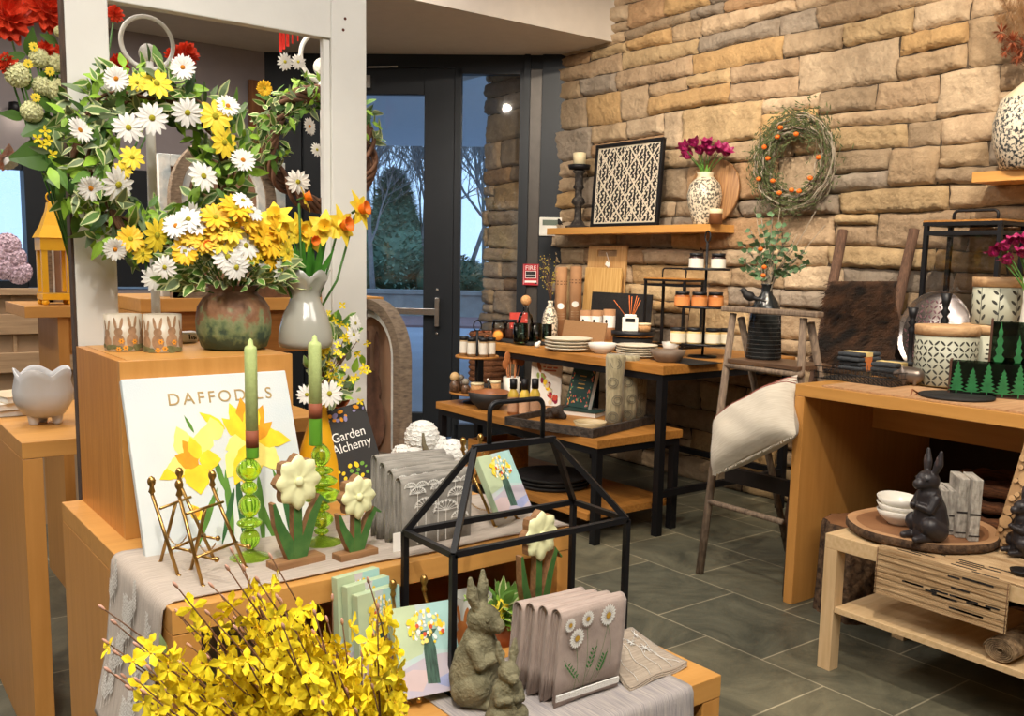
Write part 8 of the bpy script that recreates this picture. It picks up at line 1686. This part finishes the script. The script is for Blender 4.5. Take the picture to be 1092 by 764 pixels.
# ============================================================ LEFT AREA
nest_table('side_display_table', 'honey maple table at the left carrying the tulip-shaped bowl', .424, 1.30, 2.72, 3.45, .90)
b = at(48, 452, .90); m = mpp(b); H = up(b, 392)-.90; R = 29*m; TB = mat('pale_blue_glaze', 'C9CDD4', .35, col2='BDB6B0', sc=5, contrast=(.3, .7))
o = T('tulip_bowl', 'pale blue-grey tulip-shaped footed bowl on the left table', 'bowl', b); q = MB(); fz = H*.16
q.lathe(profwall([(R*.35, fz*.8), (R*.7, fz*1.2), (R*.97, H*.42), (R*1.0, H*.6), (R*.9, H*.82), (R*.95, H*.95)], .005), n=72, mod=lambda a, r, z_, i: (r*(1+.025*abs(math.sin(a*2.5+.5))+(.012 if abs(math.sin(a*2.5+.5)) < .12 else 0)), z_+(z_ > H*.7)*(abs(math.sin(a*2.5+.5))-.6)*H*.13)); q.build('petal_bowl', TB, o)
for k in range(3): a = k*2.1+3.6; q = MB(); q.lathe([(.001, 0), (R*.13, 0), (R*.16, .006), (R*.24, fz*1.5)], c=(R*.45*math.cos(a), R*.45*math.sin(a), 0), n=14); q.build('foot', TB, o)
for k, (w_, mt_, lab) in enumerate(((.15, mat('old_paper_brown', '8A7A64', .9, var=.2, sc=40), 'lowest flat brown book left of the tulip-shaped bowl'), (.14, PAPER, 'cream book in the middle of the pile left of the tulip-shaped bowl'), (.13, mat('book_cream_cover', 'C9B89A', .8, var=.1), 'top pale book of the pile left of the tulip-shaped bowl'))):
    o = T('flat_book', lab, 'book', (.50, 3.26, .90+.021*k), .15*k, 'flat books on the left table'); q = MB(); q.bx(-w_/2, w_/2, -.08, .08, .002, .018); q.build('pages', PAPER, o); q = MB(); q.bx(-w_/2-.003, w_/2+.003, -.083, .083, 0, .002); q.bx(-w_/2-.003, w_/2+.003, -.083, .083, .018, .0205); q.build('cover', mt_, o)
# shelf unit with the yellow lantern
Ys = 4.05; pA = atY(26, 327, Ys); zS = pA.z; xS0, xS1 = pA.x, atY(110, 330, Ys).x+.3
o = T('corner_shelf', 'honey maple shelf unit carrying the yellow lantern at the far left', 'shelf unit', (xS0, Ys, 0)); w = xS1-xS0; q = MB(); q.bx(0, w, 0, .45, zS-.045, zS); q.build('shelf_top', ORW, o, bevel=.002); q = MB(); q.bx(.12, .16, .02, .43, 0, zS-.046); q.build('side_panel', ORZ, o); q = MB(); q.bx(.161, w, .05, .07, zS-.2, zS-.046); q.build('apron', ORW, o); q = MB(); q.bx(.161, w, .04, .43, .68, .70); q.build('inner_shelf', ORW, o)
YEL = mat('yellow_paint', 'E0A81A', .45, var=.05); b = Vector((atY(60, 327, Ys+.12).x, Ys+.12, zS)); m = mpp(b)
o = T('yellow_lantern', 'bright yellow wooden lantern with pagoda roof on the left shelf', 'lantern', b); W_ = 31*m; ha = up(b, 254)-zS; hb = up(b, 216)-zS; W_ /= 2
for sx_, sy_ in ((-1, -1), (1, -1), (1, 1), (-1, 1)): q = MB(); q.box((sx_*(W_-.014), sy_*(W_-.014), ha/2+.015), (.022, .022, ha-.07)); q.build('post', YEL, o); q = MB(); q.sph((sx_*(W_-.012), sy_*(W_-.012), .012), .014, 10); q.build('ball_foot', YEL, o)
q = MB(); q.bx(-W_, W_, -W_, W_, .022, .045); q.build('base', YEL, o)
q = MB(); pr_ = [(1.0, ha-.05), (1.0, ha), (1.12, ha), (.72, ha+(hb-ha)*.35), (.40, ha+(hb-ha)*.75), (.30, hb), (.01, hb)]
for i in range(len(pr_)-1):
    (r0, z0), (r1, z1) = pr_[i], pr_[i+1]
    for k in range(4): cs4 = ((-1, -1), (1, -1), (1, 1), (-1, 1)); a, b2 = cs4[k], cs4[(k+1) % 4]; q.add([(a[0]*r0*W_, a[1]*r0*W_, z0), (b2[0]*r0*W_, b2[1]*r0*W_, z0), (b2[0]*r1*W_, b2[1]*r1*W_, z1), (a[0]*r1*W_, a[1]*r1*W_, z1)], [(0, 1, 2, 3)])
q.build('pagoda_roof', YEL, o); q = MB(); q.tube([Vector((.02*math.cos(a), 0, hb+.02+.02*math.sin(a))) for a in [2*PI*i/16 for i in range(16)]], .003, 6, closed=True); q.build('ring', YEL, o)
# rounded grey board beside it
b = Vector((atY(74, 300, Ys+.32).x, Ys+.32, zS)); o = arch_frame('weathered arched board standing on the left shelf beside the yellow lantern', b, 0, .17, up(b, 232)-zS, .03, chipw=.01)
# slatted crate wall
CRT = wood('pale_crate_wood', 'BFA07C', 'A08262', 'x', 4, .8); Yc = 5.2; cz1 = atY(20, 308, Yc).z; x1c = atY(58, 330, Yc).x; x0c = atY(-40, 330, Yc).x; o = T('slatted_crate', 'large pale slatted wooden crate wall below the far left window', 'crate', (x0c, Yc, 0)); w = x1c-x0c+.1
q = MB(); q.bx(0, w, .03, .05, 0, cz1-.03); q.build('back_boards', mat('crate_board', 'A98F72', .9, var=.1, sc=5), o); q = MB(); q.bx(-.01, w+.01, -.02, .08, cz1-.03, cz1); q.build('top_rail', CRT, o)
for y_ in (346, 387, 430): zz = atY(20, y_, Yc).z; q = MB(); q.bx(0, w, 0, .029, zz-.05, zz+.05); q.build('slat', CRT, o, bevel=.003)
for xx in (x0c, atY(14, 330, Yc).x, x1c): q = MB(); q.bx(xx-x0c-.004, xx-x0c+.012, .015, .0299, 0, cz1-.031); q.build('upright', CRT, o)
# tall arrangement of red flowers on the left table behind the frame post
vb = Vector((.66, 2.86, .90)); o = T('tall_white_vase', 'tall vase hidden behind the left frame post, holding the red dahlia arrangement', 'vase', vb); q = MB(); q.lathe(profwall([(.04, 0), (.05, .1), (.035, .24), (.042, .28)], .003), n=24); q.build('body', WHT, o)
o = T('red_dahlia_arrangement', 'tall arrangement of red dahlias, cream hydrangeas and leaves at the upper left', 'bouquet', (vb.x, vb.y, 1.17)); c0 = Vector(o.location); q = MB(); q2 = MB(); rnd = random.Random(5); Yb = 2.62
def fl(nm, me, x, y, r_, Y, nd): p = atY(x, y, Y); inst(nm, me, o, face(p-c0, nd, r_*mpp(p), rnd.random()*6)); q.tube([(rnd.uniform(-.01, .01), 0, -.1), Vector((-.05, -.05, .12))+(p-c0)*.25, (p-c0)], .0026, 5)
for x, y, r_ in ((6, 18, 30), (48, 10, 27), (122, 15, 10), (126, 70, 12), (198, 58, 14), (186, 60, 11)):
    if x < 100: fl('dahlia', DAH, x, y, r_, Yb, (.1, -1, .3))
    else: fl('dahlia', DAH, x, y, r_, 2.8, (.1, -1, .3))
for x, y, r_ in ((48, 53, 10), (66, 55, 9), (7, 68, 12)): fl('small_red_flower', DAH, x, y, r_, Yb-.05, (.3, -1, .2))
for x, y, r_ in ((19, 80, 15), (45, 92, 12), (60, 96, 14), (34, 119, 13), (64, 34, 7), (42, 62, 12), (60, 68, 12)): fl('hydrangea', HYD, x, y, r_, Yb-.05, (0, -1, .2))
for x, y in ((53, 76), (36, 50), (38, 104), (30, 68)): fl('yellow_daisy', DAY, x, y, 5, Yb-.07, (0, -1, 0))
p = atY(6, 168, 2.6); inst('pink_lily', daffodil_mesh('pink_lily_head', mat('pink_petal', 'D98A80', .6, col2='E8D0C4', sc=8), PETW), o, face(p-c0, (.5, -.6, -1), .05))
for x0, y0, x1, y1, w_ in ((30, 60, 36, 30, 14), (62, 48, 45, 36, 12), (27, 58, 2, 62, 10), (62, 128, 24, 142, 30), (60, 164, 12, 168, 34), (60, 115, 38, 100, 22), (70, 110, 55, 118, 26), (62, 140, 52, 160, 22), (30, 96, 26, 74, 12), (60, 85, 44, 78, 18), (52, 180, 68, 200, 20), (25, 125, 0, 120, 12), (60, 150, 70, 125, 24), (66, 96, 56, 84, 18), (66, 70, 58, 78, 14), (70, 172, 60, 150, 20)):
    a, b_ = atY(x0, y0, Yb-.04), atY(x1, y1, Yb-.07); q2.strip(a-c0, b_-a, (rnd.gauss(0, .25), -1, rnd.gauss(.2, .2)), (b_-a).length, w_*mpp(a), 0, 6, bend=.12, fold=.12)
for x, y in ((40, 148), (46, 155), (52, 150), (56, 165), (48, 140)): fl('forsythia_blossom', FOR, x, y, 6, Yb-.08, (0, -1, 0))
q.build('stems', DKGRN, o); q2.build('leaves', mat('glossy_dark_leaf', '47692A', .4, var=.3, sc=12), o)
# ceiling lamps
LAMPM = mat('lamp_glow', 'FFF3DC', .5, var=0, emit=14)
for x, y, lab, Y in ((16, 118, 'small round glowing ceiling spotlight at the upper left', 6.93), (236, 137, 'small round glowing spotlight between the two wreaths', 6.93)):
    p = atY(x, y, Y); o = T('ceiling_spotlight', lab, 'lamp', p, 0, 'ceiling spotlights'); q = MB(); q.tube([(0, 0, .04), (0, .05, .05), (0, 6.99-p.y, .05)], .010, 8); q.lathe([(.001, .06), (.035, .05), (.04, -.01), (.036, -.012)], n=20); q.build('housing', BLK, o); q = MB(); q.sph((0, 0, -.005), .028, 12); q.build('bulb', LAMPM, o)
# pink hydrangeas on the far left sill
o = T('pink_hydrangea_pot', 'pale pink hydrangeas in a pot before the far left window', 'plant', atY(8, 322, 5.6)); q = MB(); q.lathe(profwall([(.10, -.1), (.13, .05)], .005), n=20); q.build('pot', WHT, o); c0 = Vector(o.location); HP = ball_mesh('pink_hydrangea_head', mat('hydrangea_pink', 'CDB4C0', .7, var=.1, sc=20))
for x, y in ((4, 285), (14, 275), (8, 262), (20, 290), (-4, 272)): p = atY(x, y, 5.6); inst('hydrangea', HP, o, face(p-c0, (0, -1, .3), .075))

p = atY(306, 45, 5.4); o = T('red_hanging_ribbons', 'bright red ribbon strips hanging from the ceiling behind the right wreath', 'hanging decoration', (p.x, 5.4, 2.93)); zb_ = atY(306, 57, 5.4).z-2.93
for k, dx in enumerate((-.05, -.03, -.005, .03, .065)): q = MB(); q.bx(dx, dx+(.018 if k < 3 else .008), -.002, .002, zb_+.02*k, -.001); q.build('ribbon', mat('ribbon_red', 'D8281A', .6), o)
p0_, p1_ = atY(268, 84, 6.9), atY(284, 84, 6.9); q = MB(); q.bx(0, p1_.x-p0_.x, 0, .04, 0, p0_.z); tag(q.build('wooden_board', wood('brown_post', '8A5A34', '6A4226', 'z'), loc=(p0_.x, 6.93, 0)), 'tall brown wooden board standing against the dark wall behind the second wreath', 'board')
# nest surface pieces under the part that carries them
for host, subs in (('jar_body', ('paper_label',)), ('bottle', ('paper_label', 'black_label')), ('canvas', ('painted_vase_of_flowers', 'painted_daffodils', 'dark_edge', 'lettering')), ('cover', ('cover_picture', 'floral_border', 'lettering', 'spine', 'faded_title')), ('plate', ('notice_panel', 'lettering')), ('body', ('printed_pattern', 'eye', 'inner_ear', 'beak')), ('cup', ('rabbit_print',)), ('tube', ('oval_label', 'printed_bands', 'white_label', 'black_mark')), ('backing', ('log_slices', 'rabbit_picture')), ('block', ('spine_bands', 'lettering')), ('wax', ('wick', 'paper_band')), ('panel', ('lattice',)), ('casing', ('display',)), ('fabric', ('paper_band',)), ('dish', ('patterned_lining',)), ('cloth', ('daisy_embroidery', 'lace_trim', 'printed_flowers', 'printed_circles', 'embroidery')), ('cover', ('red_stripes', 'frayed_edge')), ('glass', ('rabbit_print', 'contents')), ('turned_stem', ('dish',))):
    for h_ in [x for x in S.objects if x.name.split('.')[0] == host and x.parent and not x.parent.parent]:
        for c_ in list(h_.parent.children):
            if c_ != h_ and c_.name.split('.')[0] in subs and not c_.children: c_.parent = h_
